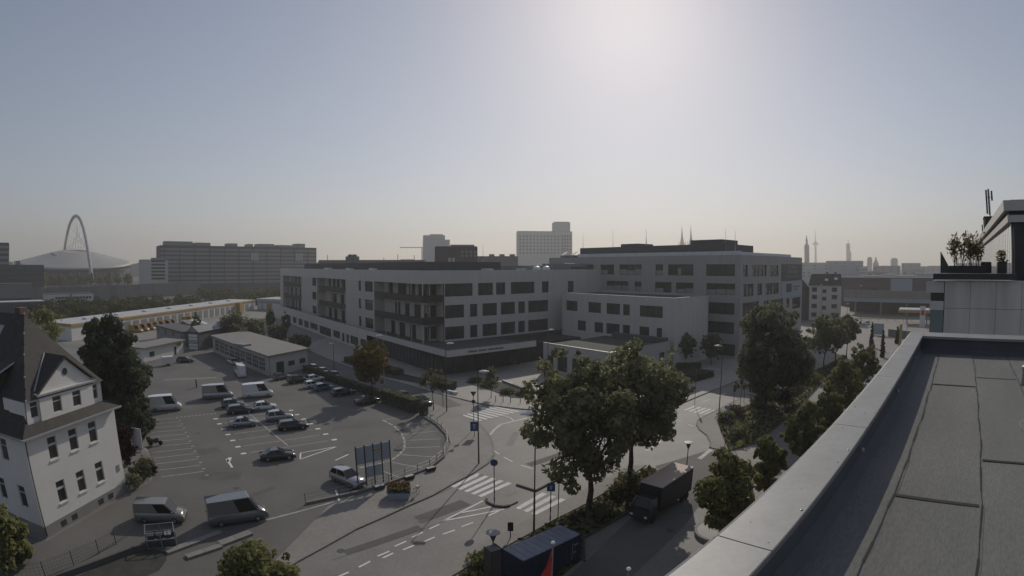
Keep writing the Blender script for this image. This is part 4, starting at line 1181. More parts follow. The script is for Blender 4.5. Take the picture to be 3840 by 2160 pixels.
for i in range(6):
    inst('roof_hatch', hat, roof_a, (26 + i * 0.4, -14 - i * 7.5, 13.0 - i * 1.9))
for i in range(20):
    t = R(195 + 8 * i)
    b = MB(); b.tube((89 * math.cos(t), 89 * math.sin(t), 0), (89 * math.cos(t), 89 * math.sin(t), zr - 12), 0.7, n=5); b.build('column', M['far_b'], ar)
# the arch spans across the roof; foot points from bearings
arch_pts = [(-48.93, 0.2, 915), (-48.87, 1.6, 905), (-48.74, 2.6, 890), (-48.44, 3.93, 865), (-48.12, 4.62, 838), (-47.79, 4.90, 808), (-47.33, 4.63, 776), (-46.87, 3.7, 748), (-46.5, 2.4, 726), (-46.21, 0.94, 711), (-46.0, -0.4, 702), (-45.72, -1.8, 696)]
Pm = [AZ(a_, d_, EZ(e_, d_)) for a_, e_, d_ in arch_pts]
inv = Matrix.Rotation(-R(47.85), 3, 'Z')
Pl = [inv @ (p - Vector((ac.x, ac.y, 0))) for p in Pm]


def smooth_line(P, k=6):
    out = []
    for i in range(len(P) - 1):
        p0, p1, p2, p3 = P[max(0, i - 1)], P[i], P[i + 1], P[min(len(P) - 1, i + 2)]
        for j in range(k):
            t = j / k
            out.append(0.5 * ((2 * p1) + (p2 - p0) * t + (2 * p0 - 5 * p1 + 4 * p2 - p3) * t * t + (3 * p1 - p0 - 3 * p2 + p3) * t ** 3))
    return out + [P[-1]]


S = smooth_line(Pl)
b = MB()
for p, q in zip(S, S[1:]): b.tube(p, q, 2.3, 2.3, 8)
b.build('arch', M['arch'], ar)
for k in range(10):
    p = S[14 + k * 4]
    b = MB(); b.tube(p, (p.x * 0.25 + (k - 5) * 3.0, -18 + k * 1.0, zr + 13.5), 0.16, n=4); b.build('hanger', M['arch'], ar)
    b = MB(); b.tube(p, (p.x * 0.25 - (k - 5) * 7.0, 18, zr + 17.5), 0.16, n=4); b.build('hanger', M['arch'], ar)

# middle distance over the office roof
tr_, L = block('glass_tower', 'pale blue curved glass tower behind the brick block', 'office tower', -9.4, -6.55, 900, 905, 0, EZ(2.9, 900), 22, 'sign_face')
b = MB(); b.box(0, 2, EZ(2.9, 900), L * 0.82, 20, EZ(3.40, 900)); b.build('upper_floors', M['sign_face'], tr_)
b = MB(); b.box(L * 0.25, 4, EZ(3.40, 900), L * 0.75, 16, EZ(3.52, 900)); b.build('crown', M['far_b'], tr_)
bands(tr_, L, EZ(0.8, 900), 3.7, 9, 0.9, 'far_b', L * 0.5)
for i in range(9):
    b = MB(); b.box(L * (0.5 + i * 0.055), -0.3, 20, L * (0.5 + i * 0.055) + 0.3, -0.13, EZ(2.85, 900)); b.build('mullion', M['far_a'], tr_)
bk, L = block('brick_block', 'dark red brick block with a white stair light standing behind the office roof', 'office block', -8.2, -3.5, 262, 262, 0, EZ(2.1, 262), 16, 'brown')
grid_windows(bk, L, EZ(1.02, 262), 1.9, 2, 4, 1.2, 1.2, 'far_b', x0=L * 0.62, x1=L * 0.97)
b = MB(); b.box(0.5, 1, EZ(2.1, 262), L * 0.45, 9, EZ(2.16, 262)); b.build('roof_edge', M['far_c'], bk)
b = MB(); b.box(L * 0.36, 3, EZ(2.1, 262), L * 0.93, 9, EZ(2.38, 262)); b.build('glazed_screen', M['far_b'], bk)
for k in range(2):
    b = MB(); b.box(L * (0.32 + k * 0.09), -0.5, EZ(0.1, 262), L * (0.38 + k * 0.09), -0.02, EZ(0.92, 262)); b.build('stair_light', M['far_a'], bk)
cr = thing('tower_crane', 'thin horizontal jib of a tower crane left of the glass tower', 'crane', AZ(-9.6, 1100), R(6))
b = MB(); b.box(-1, -1, 0, 1, 1, EZ(2.0, 1100)); b.build('mast', M['far_b'], cr)
b = MB(); b.box(-47, -0.8, EZ(2.0, 1100), 12, 0.8, EZ(2.08, 1100)); b.build('jib', M['tan'], cr)
ht, L = block('hotel_slab', 'tall white slab building with a regular grid of dark windows and a raised tower', 'hotel', 0.9, 6.92, 1000, 1015, 0, EZ(3.82, 1007), 26, 'far_a')
grid_windows(ht, L, EZ(1.35, 1007), 6.4, 6, 12, 3.6, 3.6, 'far_win', x0=L * 0.03, x1=L * 0.76, proud=0.3)
grid_windows(ht, L, EZ(1.35, 1007), 6.4, 6, 4, 3.6, 4.6, 'far_win', x0=L * 0.80, x1=L * 0.98, proud=0.3)
b = MB(); b.box(L * 0.66, 1, EZ(3.82, 1007), L * 0.965, 22, EZ(4.82, 1007)); b.build('tower', M['far_a'], ht)
b = MB(); b.box(L * 0.68, 2, EZ(4.82, 1007), L * 0.95, 20, EZ(4.9, 1007)); b.build('roof_cap', M['far_b'], ht)
dm = thing('roof_dome', 'grey twin topped ventilation house above the office roof on the left', 'roof house', AZ(-17.25, 330), R(-17))
b = MB(); b.box(-3.2, -3, 0, 3.2, 3, EZ(1.05, 330)); b.lathe([(1.6, 0), (1.6, 0.8), (0.9, 1.3)], 10, c=(-1.6, 0, EZ(1.05, 330))); b.lathe([(1.6, 0), (1.6, 0.8), (0.9, 1.3)], 10, c=(1.6, 0, EZ(1.05, 330))); b.build('housing', M['far_c'], dm)
rw, L = block('low_roofs', 'low dark roofs on the skyline between the administration block and the glass tower', 'roofs', -21, -9.3, 420, 400, 0, EZ(0.62, 410), 14, 'far_c')
for u in (0.08, 0.3, 0.34, 0.62, 0.75, 0.9):
    b = MB(); b.tube((L * u, 3, EZ(0.6, 410)), (L * u, 3, EZ(0.6, 410) + rnd.uniform(2, 5)), 0.25, n=5); b.build('vent', M['far_c'], rw)
rw, L = block('dark_roof_block', 'dark flat block with roof machinery just left of the hotel slab', 'office block', -3.6, 0.95, 420, 420, 0, EZ(1.05, 420), 14, 'far_c')
for u in (0.3, 0.55, 0.8):
    b = MB(); b.box(L * u, 2, EZ(1.05, 420), L * (u + 0.13), 7, EZ(1.32, 420)); b.build('machine', M['far_c'], rw)

# twin spires
for k, a_ in enumerate((19.0, 19.98)):
    d_ = 1900
    zb, zt = EZ(2.3, d_), EZ(4.42, d_)
    t = thing('cathedral_spire', ('left' if k == 0 else 'right') + ' of the two pointed dark cathedral spires behind the roof', 'spire', AZ(a_, d_), R(20), 'twin cathedral spires')
    b = MB(); b.box(-9, -9, 0, 9, 9, zb); b.build('tower', M['spire'], t)
    b = MB(); b.lathe([(9.5, zb), (7.0, zb + 8), (3.6, zb + 28), (1.2, zb + 56), (0.25, zt)], 8); b.build('spire', M['spire'], t)
    for i in range(4):
        b = MB(); b.lathe([(1.6, zb - 6), (1.5, zb + 4), (0.2, zb + 14)], 5, c=(8.3 * (1 if i % 2 else -1), 8.3 * (1 if i > 1 else -1), 0)); b.build('pinnacle', M['spire'], t)

# right hand skyline
t = thing('church_tower', 'pale square church tower with a small spire on the right skyline', 'church tower', AZ(32.7, 1500), R(-32))
b = MB(); b.box(-7, -7, 0, 7, 7, EZ(2.05, 1500)); b.build('tower', M['far_c'], t)
b = MB(); b.lathe([(7.2, EZ(2.05, 1500)), (5.5, EZ(2.25, 1500)), (2.8, EZ(2.3, 1500)), (2.8, EZ(2.75, 1500)), (1.6, EZ(2.9, 1500)), (0.3, EZ(3.25, 1500))], 8); b.build('spire', M['far_c'], t)
t = thing('television_tower', 'slender television tower with a round pod and long aerial', 'tower', AZ(33.67, 3500), 0)
b = MB(); b.lathe([(9, 0), (7, EZ(1.6, 3500)), (6.5, EZ(2.6, 3500))], 12); b.build('shaft', M['far_c'], t)
b = MB(); b.lathe([(8, EZ(2.15, 3500)), (19, EZ(2.24, 3500)), (20, EZ(2.34, 3500)), (12, EZ(2.42, 3500)), (8, EZ(2.52, 3500))], 16); b.build('pod', M['far_c'], t)
b = MB(); b.tube((0, 0, EZ(2.55, 3500)), (0, 0, EZ(3.78, 3500)), 4.0, 1.2, 6); b.build('aerial', M['far_c'], t)
t = thing('office_tower', 'slim glass office tower with a spike on the right skyline', 'office tower', AZ(37.3, 2600), R(-37))
b = MB(); b.box(-12, -12, 0, 7, 12, EZ(2.3, 2600)); b.build('shaft', M['far_c'], t)
b = MB(); b.box(7.1, -10, 0, 13, 10, EZ(1.5, 2600)); b.build('side_shaft', M['far_b'], t)
b = MB(); b.tube((-1, 0, EZ(2.3, 2600)), (-1, 0, EZ(2.72, 2600)), 1.6, 0.7, 6); b.build('spike', M['far_b'], t)
for a_, e_, w, lab in ((39.6, 0.92, 10, 'stubby round topped tower left of the pointed church roof on the skyline'), (42.3, 0.82, 14, 'broad round topped tower on the right skyline')):
    t = thing('round_topped_tower', lab, 'tower', AZ(a_, 1600), 0)
    b = MB(); b.lathe([(w * 0.8, 0), (w * 0.8, EZ(e_ - 0.3, 1600)), (w * 0.7, EZ(e_ - 0.1, 1600)), (w * 0.4, EZ(e_, 1600))], 10); b.build('tower', M['far_b'], t)
t = thing('church_roof', 'small pointed church roof between two stubby towers', 'church', AZ(40.28, 1500), 0)
b = MB(); b.box(-6, -6, 0, 6, 6, EZ(0.3, 1500)); b.build('tower', M['far_b'], t)
b = MB(); b.lathe([(8, EZ(0.3, 1500)), (5, EZ(0.5, 1500)), (0.4, EZ(0.95, 1500))], 6); b.build('spire', M['far_b'], t)
far = [('pale slab left of the television tower foot', 32.0, 35.1, 720, 0.34, 'far_a'), ('bluish slab under the slim office tower', 35.1, 38.5, 700, 0.22, 'sign_face'), ('sunlit pale end slab', 38.45, 39.4, 690, -0.05, 'far_a'),
       ('long dim block behind the slabs', 34.8, 38.9, 900, 0.52, 'far_b'), ('low grey block with dark windows right of the slabs', 39.4, 41.6, 640, -0.55, 'far_b'), ('grey stepped block under the pointed church roof', 40.0, 43.0, 900, 0.02, 'far_b'),
       ('broad grey block on the skyline near the terrace', 43.1, 45.2, 1100, 0.29, 'far_b'), ('pale low block near the terrace', 43.2, 45.7, 600, -0.35, 'far_a'), ('white block with dark gate', 41.0, 42.6, 520, -0.85, 'far_a'), ('white corner block with a dark window', 44.6, 46.6, 480, -0.75, 'far_a'),
       ('faint block behind the terrace', 45.2, 48.5, 1200, -0.02, 'far_b'), ('dim low block behind the brown hall', 39.0, 46, 560, -1.0, 'far_b'), ('far pale roofs right of the dark office block', 31.6, 33.2, 620, -0.35, 'far_a')]
for lab, a0, a1, d_, e_, m_ in far:
    t, L = block('city_block', lab, 'city block', a0, a1, d_, d_, 0, EZ(e_, d_), 25, m_, 'far_b')
    nz, nx = (2, max(3, int(L / 11)))
    grid_windows(t, L, EZ(e_, d_) - 8.5, 4, nz, nx, 3.2, 1.7, 'far_b' if m_ != 'far_b' else 'far_win', proud=0.3)
hz = [(-56, -50, 1500, 0.18), (-43.5, -38, 1300, 0.25), (-28, -20, 1400, 0.35), (-20.5, -12, 1200, 0.42), (-12, -3, 1500, 0.5), (-3, 8, 1700, 0.6), (7, 20, 1900, 0.6), (20, 33, 1800, 0.2), (46, 58, 1500, 0.0)]
for i, (a0, a1, d_, e_) in enumerate(hz):
    t, L = block('city_roofs', 'hazy row of city roofs on the horizon, number %d from the left' % (i + 1), 'city roofs', a0, a1, d_, d_, 0, EZ(e_, d_), 40, 'far_b', None, 'hazy rows of roofs on the horizon')
    t['label'] = 'hazy row of city roofs far off ' + ('left of the arena', 'between the arena and the administration block', 'behind the administration block', 'left of the crane', 'behind the glass tower', 'behind the hotel slab', 'behind the twin spires', 'behind the dark office block', 'behind the penthouse')[i]
    k = 0.0
    while k < L - 30:
        w = rnd.uniform(18, 60)
        b = MB(); b.box(k, 2, EZ(e_, d_), min(L, k + w), 30, EZ(e_, d_) + rnd.uniform(-1, 7) + 1.2); b.build('roof', M['far_b'], t)
        k += w + rnd.uniform(0, 30)

# corner apartment house on the right
p0 = AZ(33.0, 244)
ap = thing('apartment_house', 'pale four storey apartment house with a dark gable roof on the right', 'apartment house', (p0.x, p0.y, 0), math.atan2(-8.0, 12.6))
L1, L2 = 15.0, 12.5
hs = []
for z in (1.6, 5.4, 9.4, 12.9 - 0.2):
    hs += [(1.2, z, 3.6, z + 1.9, 'plain', 2), (6.1, z - 0.6, 8.0, z + 1.1, 'plain', 1), (10.5, z, 13.0, z + 1.9, 'plain', 2)]
facade(ap, 'x', 0, 0, L1, 0.1, 15.7, hs, 'facade3', depth=0.25)
b = MB(); b.box(0.3, 0.3, 0.1, L1 - 0.3, L2, 15.5); b.build('core', M['facade3'], ap)
b = MB(); b.poly([(L1, 0, 0.1), (L1, L2, 0.1), (L1, L2, 15.7), (L1, L2 / 2, 20.2), (L1, 0, 15.7)]); b.build('gable_wall', M['facade3'], ap)
for z in (1.6, 5.4, 9.4, 12.9):
    for y_ in (1.5, 7.5, 8.8, 10.1):
        b = MB(); b.box(L1 + 0.004, y_, z, L1 + 0.06, y_ + (1.6 if y_ < 2 else 0.85), z + 1.9); b.build('window', M['pane'], ap)
b = MB(); b.box(L1 + 0.004, 3.9, 6.8, L1 + 0.15, 5.1, 13.0); b.build('wall_banner', M['sign_face'], ap)
b = MB(); b.box(L1 + 0.004, 3.8, 3.2, L1 + 0.15, 5.2, 6.4); b.build('wall_sign', M['frame'], ap)
b = MB(); b.poly([(-0.6, -0.6, 15.5), (L1 + 0.3, -0.6, 15.5), (L1 + 0.3, L2 / 2, 20.5), (1.0, L2 / 2, 20.5)]); b.poly([(-0.6, L2 + 0.6, 15.5), (L1 + 0.3, L2 + 0.6, 15.5), (L1 + 0.3, L2 / 2, 20.5), (1.0, L2 / 2, 20.5)]); b.poly([(-0.6, -0.6, 15.5), (1, L2 / 2, 20.5), (-0.6, L2 + 0.6, 15.5)])
b.build('roof', M['rooftile'], ap)
for x_, y_, z_ in ((7.3, 1.8, 17.6), (11.8, 2.3, 18.1)):
    b = MB(); b.poly([(x_, y_ - 0.4, z_ - 0.1), (x_ + 1.5, y_ - 0.4, z_ - 0.1), (x_ + 1.5, y_ + 0.7, z_ + 0.85), (x_, y_ + 0.7, z_ + 0.85)]); b.build('skylight', M['white'], ap)
for x_ in (8, 12):
    b = MB(); b.box(x_, 5.4, 19.5, x_ + 1.0, 6.6, 21.4); b.build('chimney', M['far_c'], ap)
nb, L = block('neighbour_house', 'dim grey house squeezed between the dark office block and the apartment house', 'house', 31.0, 33.0, 240, 247, 0, 14.2, 12, 'far_c')
b = MB(); b.poly([(0, -0.5, 14.0), (L, -0.5, 14.0), (L, 6, 18.5), (0, 6, 18.5)]); b.build('roof_slope', M['rooftile'], nb)
grid_windows(nb, L, 11.6, 0, 1, 3, 1.1, 1.5)

hl, L = block('brown_station_hall', 'long brown hall with one grey panel behind the bridge on the right', 'hall', 36.5, 49, 335, 335, 0, EZ(-1.2, 335), 20, 'brown', 'far_c')
b = MB(); b.box(L * 0.435, -0.4, 9, L * 0.625, -0.02, EZ(-1.24, 335)); b.build('grey_panel', M['sign_face'], hl)
b = MB(); b.box(L * 0.22, -0.3, EZ(-2.42, 335), L * 0.32, -0.02, EZ(-2.15, 335)); b.build('window', M['pane'], hl)
bd, L = block('road_bridge', 'wide bridge deck with a pale parapet over a dark underpass', 'bridge', 36.8, 49, 282, 275, 6.3, 8.2, 16, 'sign_face', None)
k = 0.0
while k < L - 1:
    b = MB(); b.box(k, -0.25, 8.2, min(L, k + 5.9), 0.25, 12.1); b.build('parapet_panel', M['tan'], bd)
    k += 6.0
b = MB(); b.box(0, 15.7, 0, L, 16.2, 6.3); b.build('back_wall', M['dark'], bd)
for u in (6, 20, 34, 48):
    b = MB(); b.tube((u, 3, 0), (u, 3, 6.3), 0.5, n=8); b.build('pier', M['far_b'], bd)

# ------------------------------------------------------------------ vehicles
def sec(x, w, zb, zt, r=0.12, tw=None):
    """closed cross-section of a body at station x"""
    tw = w - r if tw is None else tw
    return [(x, -w, zb), (x, -w * 1.0, (zb + zt) * 0.5), (x, -w * 0.985, zt - r), (x, -tw, zt), (x, tw, zt), (x, w * 0.985, zt - r), (x, w, (zb + zt) * 0.5), (x, w, zb)]


CARS = {
    # type: length, half width, [(x, top z of lower body)], cabin stations (x, half width, z)
    'hatch': dict(L=4.1, W=0.88, prof=[(-2.05, 0.62), (-1.98, 0.86), (-1.5, 0.93), (0.55, 0.92), (0.9, 0.90), (1.7, 0.80), (1.98, 0.66), (2.05, 0.5)], cab=[(-1.9, 0.92), (-1.55, 1.40), (0.0, 1.46), (0.95, 0.92)], wb=1.27),
    'saloon': dict(L=4.6, W=0.90, prof=[(-2.3, 0.62), (-2.22, 0.90), (-1.5, 0.96), (0.6, 0.92), (1.0, 0.90), (1.9, 0.80), (2.2, 0.66), (2.3, 0.5)], cab=[(-1.65, 0.95), (-0.95, 1.38), (0.15, 1.43), (1.05, 0.92)], wb=1.38),
    'estate': dict(L=4.7, W=0.91, prof=[(-2.35, 0.62), (-2.28, 0.92), (-1.9, 0.97), (0.6, 0.93), (1.05, 0.91), (1.95, 0.80), (2.25, 0.66), (2.35, 0.5)], cab=[(-2.22, 0.96), (-1.85, 1.42), (0.15, 1.47), (1.1, 0.93)], wb=1.4),
    'suv': dict(L=4.5, W=0.93, prof=[(-2.25, 0.7), (-2.2, 1.0), (-1.8, 1.06), (0.6, 1.05), (1.0, 1.02), (1.85, 0.95), (2.15, 0.78), (2.25, 0.55)], cab=[(-2.12, 1.05), (-1.75, 1.62), (0.1, 1.68), (1.0, 1.05)], wb=1.35),
    'van': dict(L=5.2, W=0.98, prof=[(-2.6, 0.8), (-2.56, 1.15), (-2.3, 1.18), (1.2, 1.18), (1.6, 1.15), (2.25, 1.02), (2.52, 0.8), (2.6, 0.55)], cab=[(-2.55, 1.17), (-2.48, 2.02), (0.85, 2.08), (1.75, 1.16)], wb=1.55),
    'bigvan': dict(L=6.0, W=1.02, prof=[(-3.0, 0.9), (-2.96, 1.25), (-2.6, 1.28), (1.7, 1.28), (2.1, 1.25), (2.65, 1.05), (2.92, 0.8), (3.0, 0.55)], cab=[(-2.95, 1.27), (-2.9, 2.6), (1.35, 2.65), (2.2, 1.26)], wb=1.85),
}
CACHE = {}


def car_meshes(kind, colour):
    key = (kind, colour)
    if key in CACHE: return CACHE[key]
    c = CARS[kind]
    W = c['W']
    paint = CARMAT[colour]
    secs = []
    for i, (x, zt) in enumerate(c['prof']):
        w = W * (0.86 if i in (0, len(c['prof']) - 1) else 0.95 if i in (1, len(c['prof']) - 2) else 1.0)
        secs.append(sec(x, w, 0.24 if 0 < i < len(c['prof']) - 1 else 0.34, zt))
    out = {'body': MB().loft(secs).mesh('body', paint, True)}
    van = kind in ('van', 'bigvan')
    (x0, z0), (x1, z1), (x2, z2), (x3, z3) = c['cab']
    wb_, wt = W * 0.93, W * (0.86 if van else 0.72)
    b = MB()                                # glasshouse
    b.loft([[(x0, -wb_, z0 - 0.02), (x0, wb_, z0 - 0.02), (x3, wb_, z3 - 0.02), (x3, -wb_, z3 - 0.02)],
            [(x1, -wt, z1 - 0.03), (x1, wt, z2 - 0.03), (x2, wt, z2 - 0.03), (x2, -wt, z2 - 0.03)]])
    out['glasshouse'] = b.mesh('glasshouse', M['carglass'])
    b = MB()                                # roof skin and pillars
    e = 0.02
    b.loft([[(x1 - e, -wt - e, z1 - 0.05), (x1 - e, wt + e, z1 - 0.05), (x2 + 0.05, wt + e, z2 - 0.06), (x2 + 0.05, -wt - e, z2 - 0.06)],
            [(x1 + 0.05, -wt * 0.94, z1), (x1 + 0.05, wt * 0.94, z1), (x2 - 0.1, wt * 0.94, z2), (x2 - 0.1, -wt * 0.94, z2)]])
    def lerp_side(t, s, k):                 # point on glass side plane, t along, s up
        xb, zb = x0 + (x3 - x0) * t, z0 + (z3 - z0) * t
        xt, zt = x1 + (x2 - x1) * t, z1 + (z2 - z1) * t
        return (xb + (xt - xb) * s, k * (wb_ + (wt - wb_) * s + 0.012), zb + (zt - zb) * s - 0.02)
    spans = [(0.0, 0.06), (0.42, 0.47), (0.96, 1.0)] if not van else [(0.0, 0.60), (0.95, 1.0)]
    for t0, t1 in spans:
        for k in (-1, 1):
            b.poly([lerp_side(t0, 0, k), lerp_side(t1, 0, k), lerp_side(t1, 1, k), lerp_side(t0, 1, k)])
    if van:
        b.poly([(x0 - 0.012, -wb_, z0), (x0 - 0.012, wb_, z0), (x1 - 0.012, wt, z1 - 0.03), (x1 - 0.012, -wt, z1 - 0.03)])
    out['roof'] = b.mesh('roof', paint, False)
    w = MB().lathe([(0.20, -0.10), (0.32, -0.09), (0.335, 0.0), (0.32, 0.09), (0.20, 0.10)], 16).mesh('wheel', M['tyre'])
    r = MB().lathe([(0.21, -0.104), (0.21, 0.104)], 12).mesh('rim', M['rim'])
    out['wheel'], out['rim'] = w, r
    L = c['L']
    out['headlight'] = MB().box(L / 2 - 0.22, -0.17, 0.60, L / 2 - 0.03, 0.17, 0.74).mesh('headlight', M['headlight'])
    zt = 0.85 if not van else 1.1
    out['taillight'] = MB().box(-L / 2 + 0.0, -0.10, zt - 0.16, -L / 2 + 0.14, 0.10, zt + 0.08).mesh('taillight', M['taillight'])
    out['bumper'] = MB().box(L / 2 - 0.2, -W * 0.84, 0.30, L / 2 + 0.02, W * 0.84, 0.46).mesh('bumper', M['tyre'])
    out['wing_mirror'] = MB().box(-0.08, -0.1, -0.06, 0.08, 0.1, 0.08).mesh('wing_mirror', paint)
    CACHE[key] = out
    return out


def car(kind, colour, x, y, hd, label, cat='car', name='parked_car', group=None, z=0.01):
    m = car_meshes(kind, colour)
    c = CARS[kind]
    t = thing(name, label, cat, (x, y, z), R(hd), group)
    inst('body', m['body'], t)
    inst('glasshouse', m['glasshouse'], t)
    inst('roof', m['roof'], t)
    for sx in (-1, 1):
        for sy in (-1, 1):
            w = inst('wheel', m['wheel'], t, (c['wb'] * sx, (c['W'] - 0.09) * sy, 0.335))
            w.rotation_euler = (math.pi / 2, 0, 0)
            inst('rim', m['rim'], w)
    for sy in (-1, 1):
        inst('headlight', m['headlight'], t, (0, sy * c['W'] * 0.66, 0))
        inst('taillight', m['taillight'], t, (0, sy * c['W'] * 0.74, 0))
        inst('wing_mirror', m['wing_mirror'], t, (c['cab'][3][0] - 0.25, sy * (c['W'] + 0.08), c['cab'][3][1] + 0.08))
    inst('bumper', m['bumper'], t)
    return t


G1 = 'vehicles parked in the yard'
G2 = 'cars parked along the hedge'
car('bigvan', 'white', -57.3, 71.6, 38, 'white van parked alone at the left edge of the yard above the empty bays', 'van', 'parked_van', G1)
car('estate', 'dark', -81.0, 111.6, 25, 'dark grey car parked beside the white hut', group=G1)
car('hatch', 'white', -68.3, 114.6, 140, 'small white car against the long front of the workshop', group=G1)
car('bigvan', 'white', -59.2, 102.6, 128, 'white van at the back of the yard near the workshop corner', 'van', 'parked_van', G1)
car('bigvan', 'silver', -53.0, 82.6, 34, 'tall silver van at the upper end of the middle bays, left of its twin', 'van', 'parked_van', G1)
car('bigvan', 'white', -46.2, 86.2, 36, 'tall white van at the upper end of the middle bays, right of the silver van', 'van', 'parked_van', G1)
car('hatch', 'grey', -47.2, 78.2, 38, 'small grey car parked just below the silver van', group=G1)
car('estate', 'dark', -44.0, 75.2, 40, 'dark estate car between the grey car and the silver hatchback', group=G1)
car('saloon', 'silver', -40.0, 68.9, 37, 'silver car in the left row of the middle bays above the white spine line', group=G1)
car('suv', 'silver', -35.8, 73.5, 34, 'grey silver sport utility car behind the black car', group=G1)
car('hatch', 'white', -40.9, 78.6, 36, 'white hatchback mostly hidden behind the grey silver sport utility car', group=G1)
car('estate', 'black', -31.9, 69.8, 34, 'black car at the right of the middle bays casting a long shadow', group=G1)
car('saloon', 'dark', -28.8, 57.5, 32, 'dark saloon alone in the lowest of the middle bays', group=G1)
car('suv', 'silver', -17.9, 52.5, -32, 'silver people carrier leaving the yard beside the tall information board', group=G1)
car('hatch', 'white', -38.9, 96.4, 48, 'pale car behind the blue car in the shaded row', group=G2)
car('hatch', 'blue', -36.0, 94.7, 48, 'blue car in the shaded row along the hedge', group=G2)
car('estate', 'black', -31.0, 91.8, 48, 'black estate in the shaded row next to the blue car', group=G2)
car('saloon', 'dark', -24.8, 86.7, 48, 'dark saloon at the near end of the shaded row beside the tall hedge', group=G2)
car('hatch', 'grey', -48.4, 101.9, 60, 'grey hatchback in front of the workshop end wall', group=G2)
car('suv', 'dark', -43.7, 99.8, 52, 'dark car beside the workshop end wall with a long shadow', group=G2)
car('hatch', 'white', -40.6, 102.0, 50, 'white car with only its roof showing between the workshop and the hedge', group=G2)
G3 = 'cars parked in the side street behind the hedge'
car('hatch', 'white', -45.6, 113.3, 131, 'white car in the side street, farthest of the three white cars behind the hedge', group=G3)
car('saloon', 'white', -42.0, 110.0, 131, 'white car in the side street, middle one of the three white cars behind the hedge', group=G3)
car('hatch', 'white', -38.2, 106.8, 131, 'white car in the side street, nearest of the three white cars behind the hedge', group=G3)
car('hatch', 'silver', -19.8, 91.7, 131, 'silver car in the side street behind the tall hedge', group=G3)
car('saloon', 'black', -15.2, 87.8, -49, 'black car with a bright bonnet at the mouth of the side street', group=G3)
car('van', 'beige', -32.9, 37.6, 24, 'grey beige van with a dark nose in front of the white house', 'van', 'parked_van', G1)
car('bigvan', 'grey', -25.6, 40.6, 40, 'long grey van at the yard entrance behind the pale concrete strips', 'van', 'parked_van', G1)
car('hatch', 'red', -22.3, 27.3, 12, 'red car cut by the bottom edge of the view', group=None)
car('hatch', 'white', 145.7, 178.0, 170, 'small white car driving on the far road before the bridge', name='car')
for i in range(9):
    y = 152 + i * 4.0 + (8 if i > 6 else 0)
    car('bigvan', 'white', -135.8 + rnd.uniform(-0.3, 0.3), y + 3, 8, 'yellow delivery van', 'van', 'delivery_van', 'yellow delivery vans lined up at the depot')
yl = [o for o in COL.objects if o.name.startswith('delivery_van')]
ycache = {}
for i, o in enumerate(yl):
    o['label'] = ('leftmost', 'second from the left', 'third from the left', 'fourth from the left', 'middle one', 'fourth from the right', 'third from the right', 'second from the right', 'rightmost')[i] + ' of nine yellow delivery vans lined up at the depot'
    for ch in o.children:
        if ch.name.split('.')[0] in ('body', 'roof'):
            if ch.data.name not in ycache:
                me = ch.data.copy(); me.materials.clear(); me.materials.append(M['van_y']); ycache[ch.data.name] = me
            ch.data = ycache[ch.data.name]

# dark box truck on the driveway
t = thing('box_truck', 'dark box truck with a tan roof standing on the driveway under the trees', 'truck', (15.6, 46.9, 0.02), R(43))
b = MB(); b.box(-3.1, -1.22, 0.9, 3.2, 1.22, 3.42); b.build('box_body', M['navy_blk'], t)
b = MB(); b.box(-3.14, -1.26, 3.422, 3.24, 1.26, 3.52); b.build('roof_panel', M['truck_roof'], t)
b = MB(); b.loft([[(-5.0, -1.05, 0.55), (-5.0, 1.05, 0.55), (-5.0, 1.05, 1.5), (-5.0, -1.05, 1.5)], [(-4.75, -1.1, 0.5), (-4.75, 1.1, 0.5), (-4.7, 1.08, 1.7), (-4.7, -1.08, 1.7)],
                 [(-4.2, -1.1, 0.5), (-4.2, 1.1, 0.5), (-4.25, 0.98, 2.55), (-4.25, -0.98, 2.55)], [(-3.2, -1.1, 0.5), (-3.2, 1.1, 0.5), (-3.2, 0.98, 2.6), (-3.2, -0.98, 2.6)]]); b.build('cab', CARMAT['dark'], t)
b = MB(); b.poly([(-4.76, -0.95, 1.72), (-4.76, 0.95, 1.72), (-4.3, 0.88, 2.5), (-4.3, -0.88, 2.5)]); b.build('windscreen', M['carglass'], t)
for sx in (-4.1, 1.6, 2.5):
    for sy in (-1, 1):
        w = MB().lathe([(0.24, -0.13), (0.42, -0.12), (0.44, 0), (0.42, 0.12), (0.24, 0.13)], 14).build('wheel', M['tyre'], t, (sx, sy * 1.0, 0.44)); w.rotation_euler = (math.pi / 2, 0, 0)
for sy in (-0.8, 0.8):
    b = MB(); b.box(-5.03, sy - 0.16, 0.8, -4.99, sy + 0.16, 1.0); b.build('headlight', M['headlight'], t)

# navy container
t = thing('container', 'navy blue steel container with a grey roof beside the bottom edge', 'container', (2.55, 36.3, 0.1), R(40))
b = MB(); b.box(-3.03, -1.22, 0.12, 3.03, 1.22, 2.62); b.build('shell', M['blue_d'], t)
for i in range(20):
    x = -2.95 + i * 0.31
    for sy in (-1, 1):
        b = MB(); b.box(x, min(sy * 1.221, sy * 1.26), 0.2, x + 0.17, max(sy * 1.221, sy * 1.26), 2.55); b.build('side_rib', M['blue_d'], t)
for i in range(10):
    x = -2.98 + i * 0.605
    b = MB(); b.box(x, -1.16, 2.622, x + 0.57, 1.16, 2.655); b.build('roof_panel', M['blue_roof'], t)
for sx in (-1, 1):
    for sy in (-1, 1):
        b = MB(); b.box(sx * 3.0 - 0.08, sy * 1.2 - 0.08, 0, sx * 3.0 + 0.08, sy * 1.2 + 0.08, 2.68); b.build('corner_post', M['blue_d'], t)
for i, (z, w) in enumerate(((1.9, 0.5), (1.2, 0.3))):
    b = MB(); b.box(2.2, -1.285, z, 2.2 + w, -1.262, z + 0.12); b.build('stencil', M['blue_roof'], t)
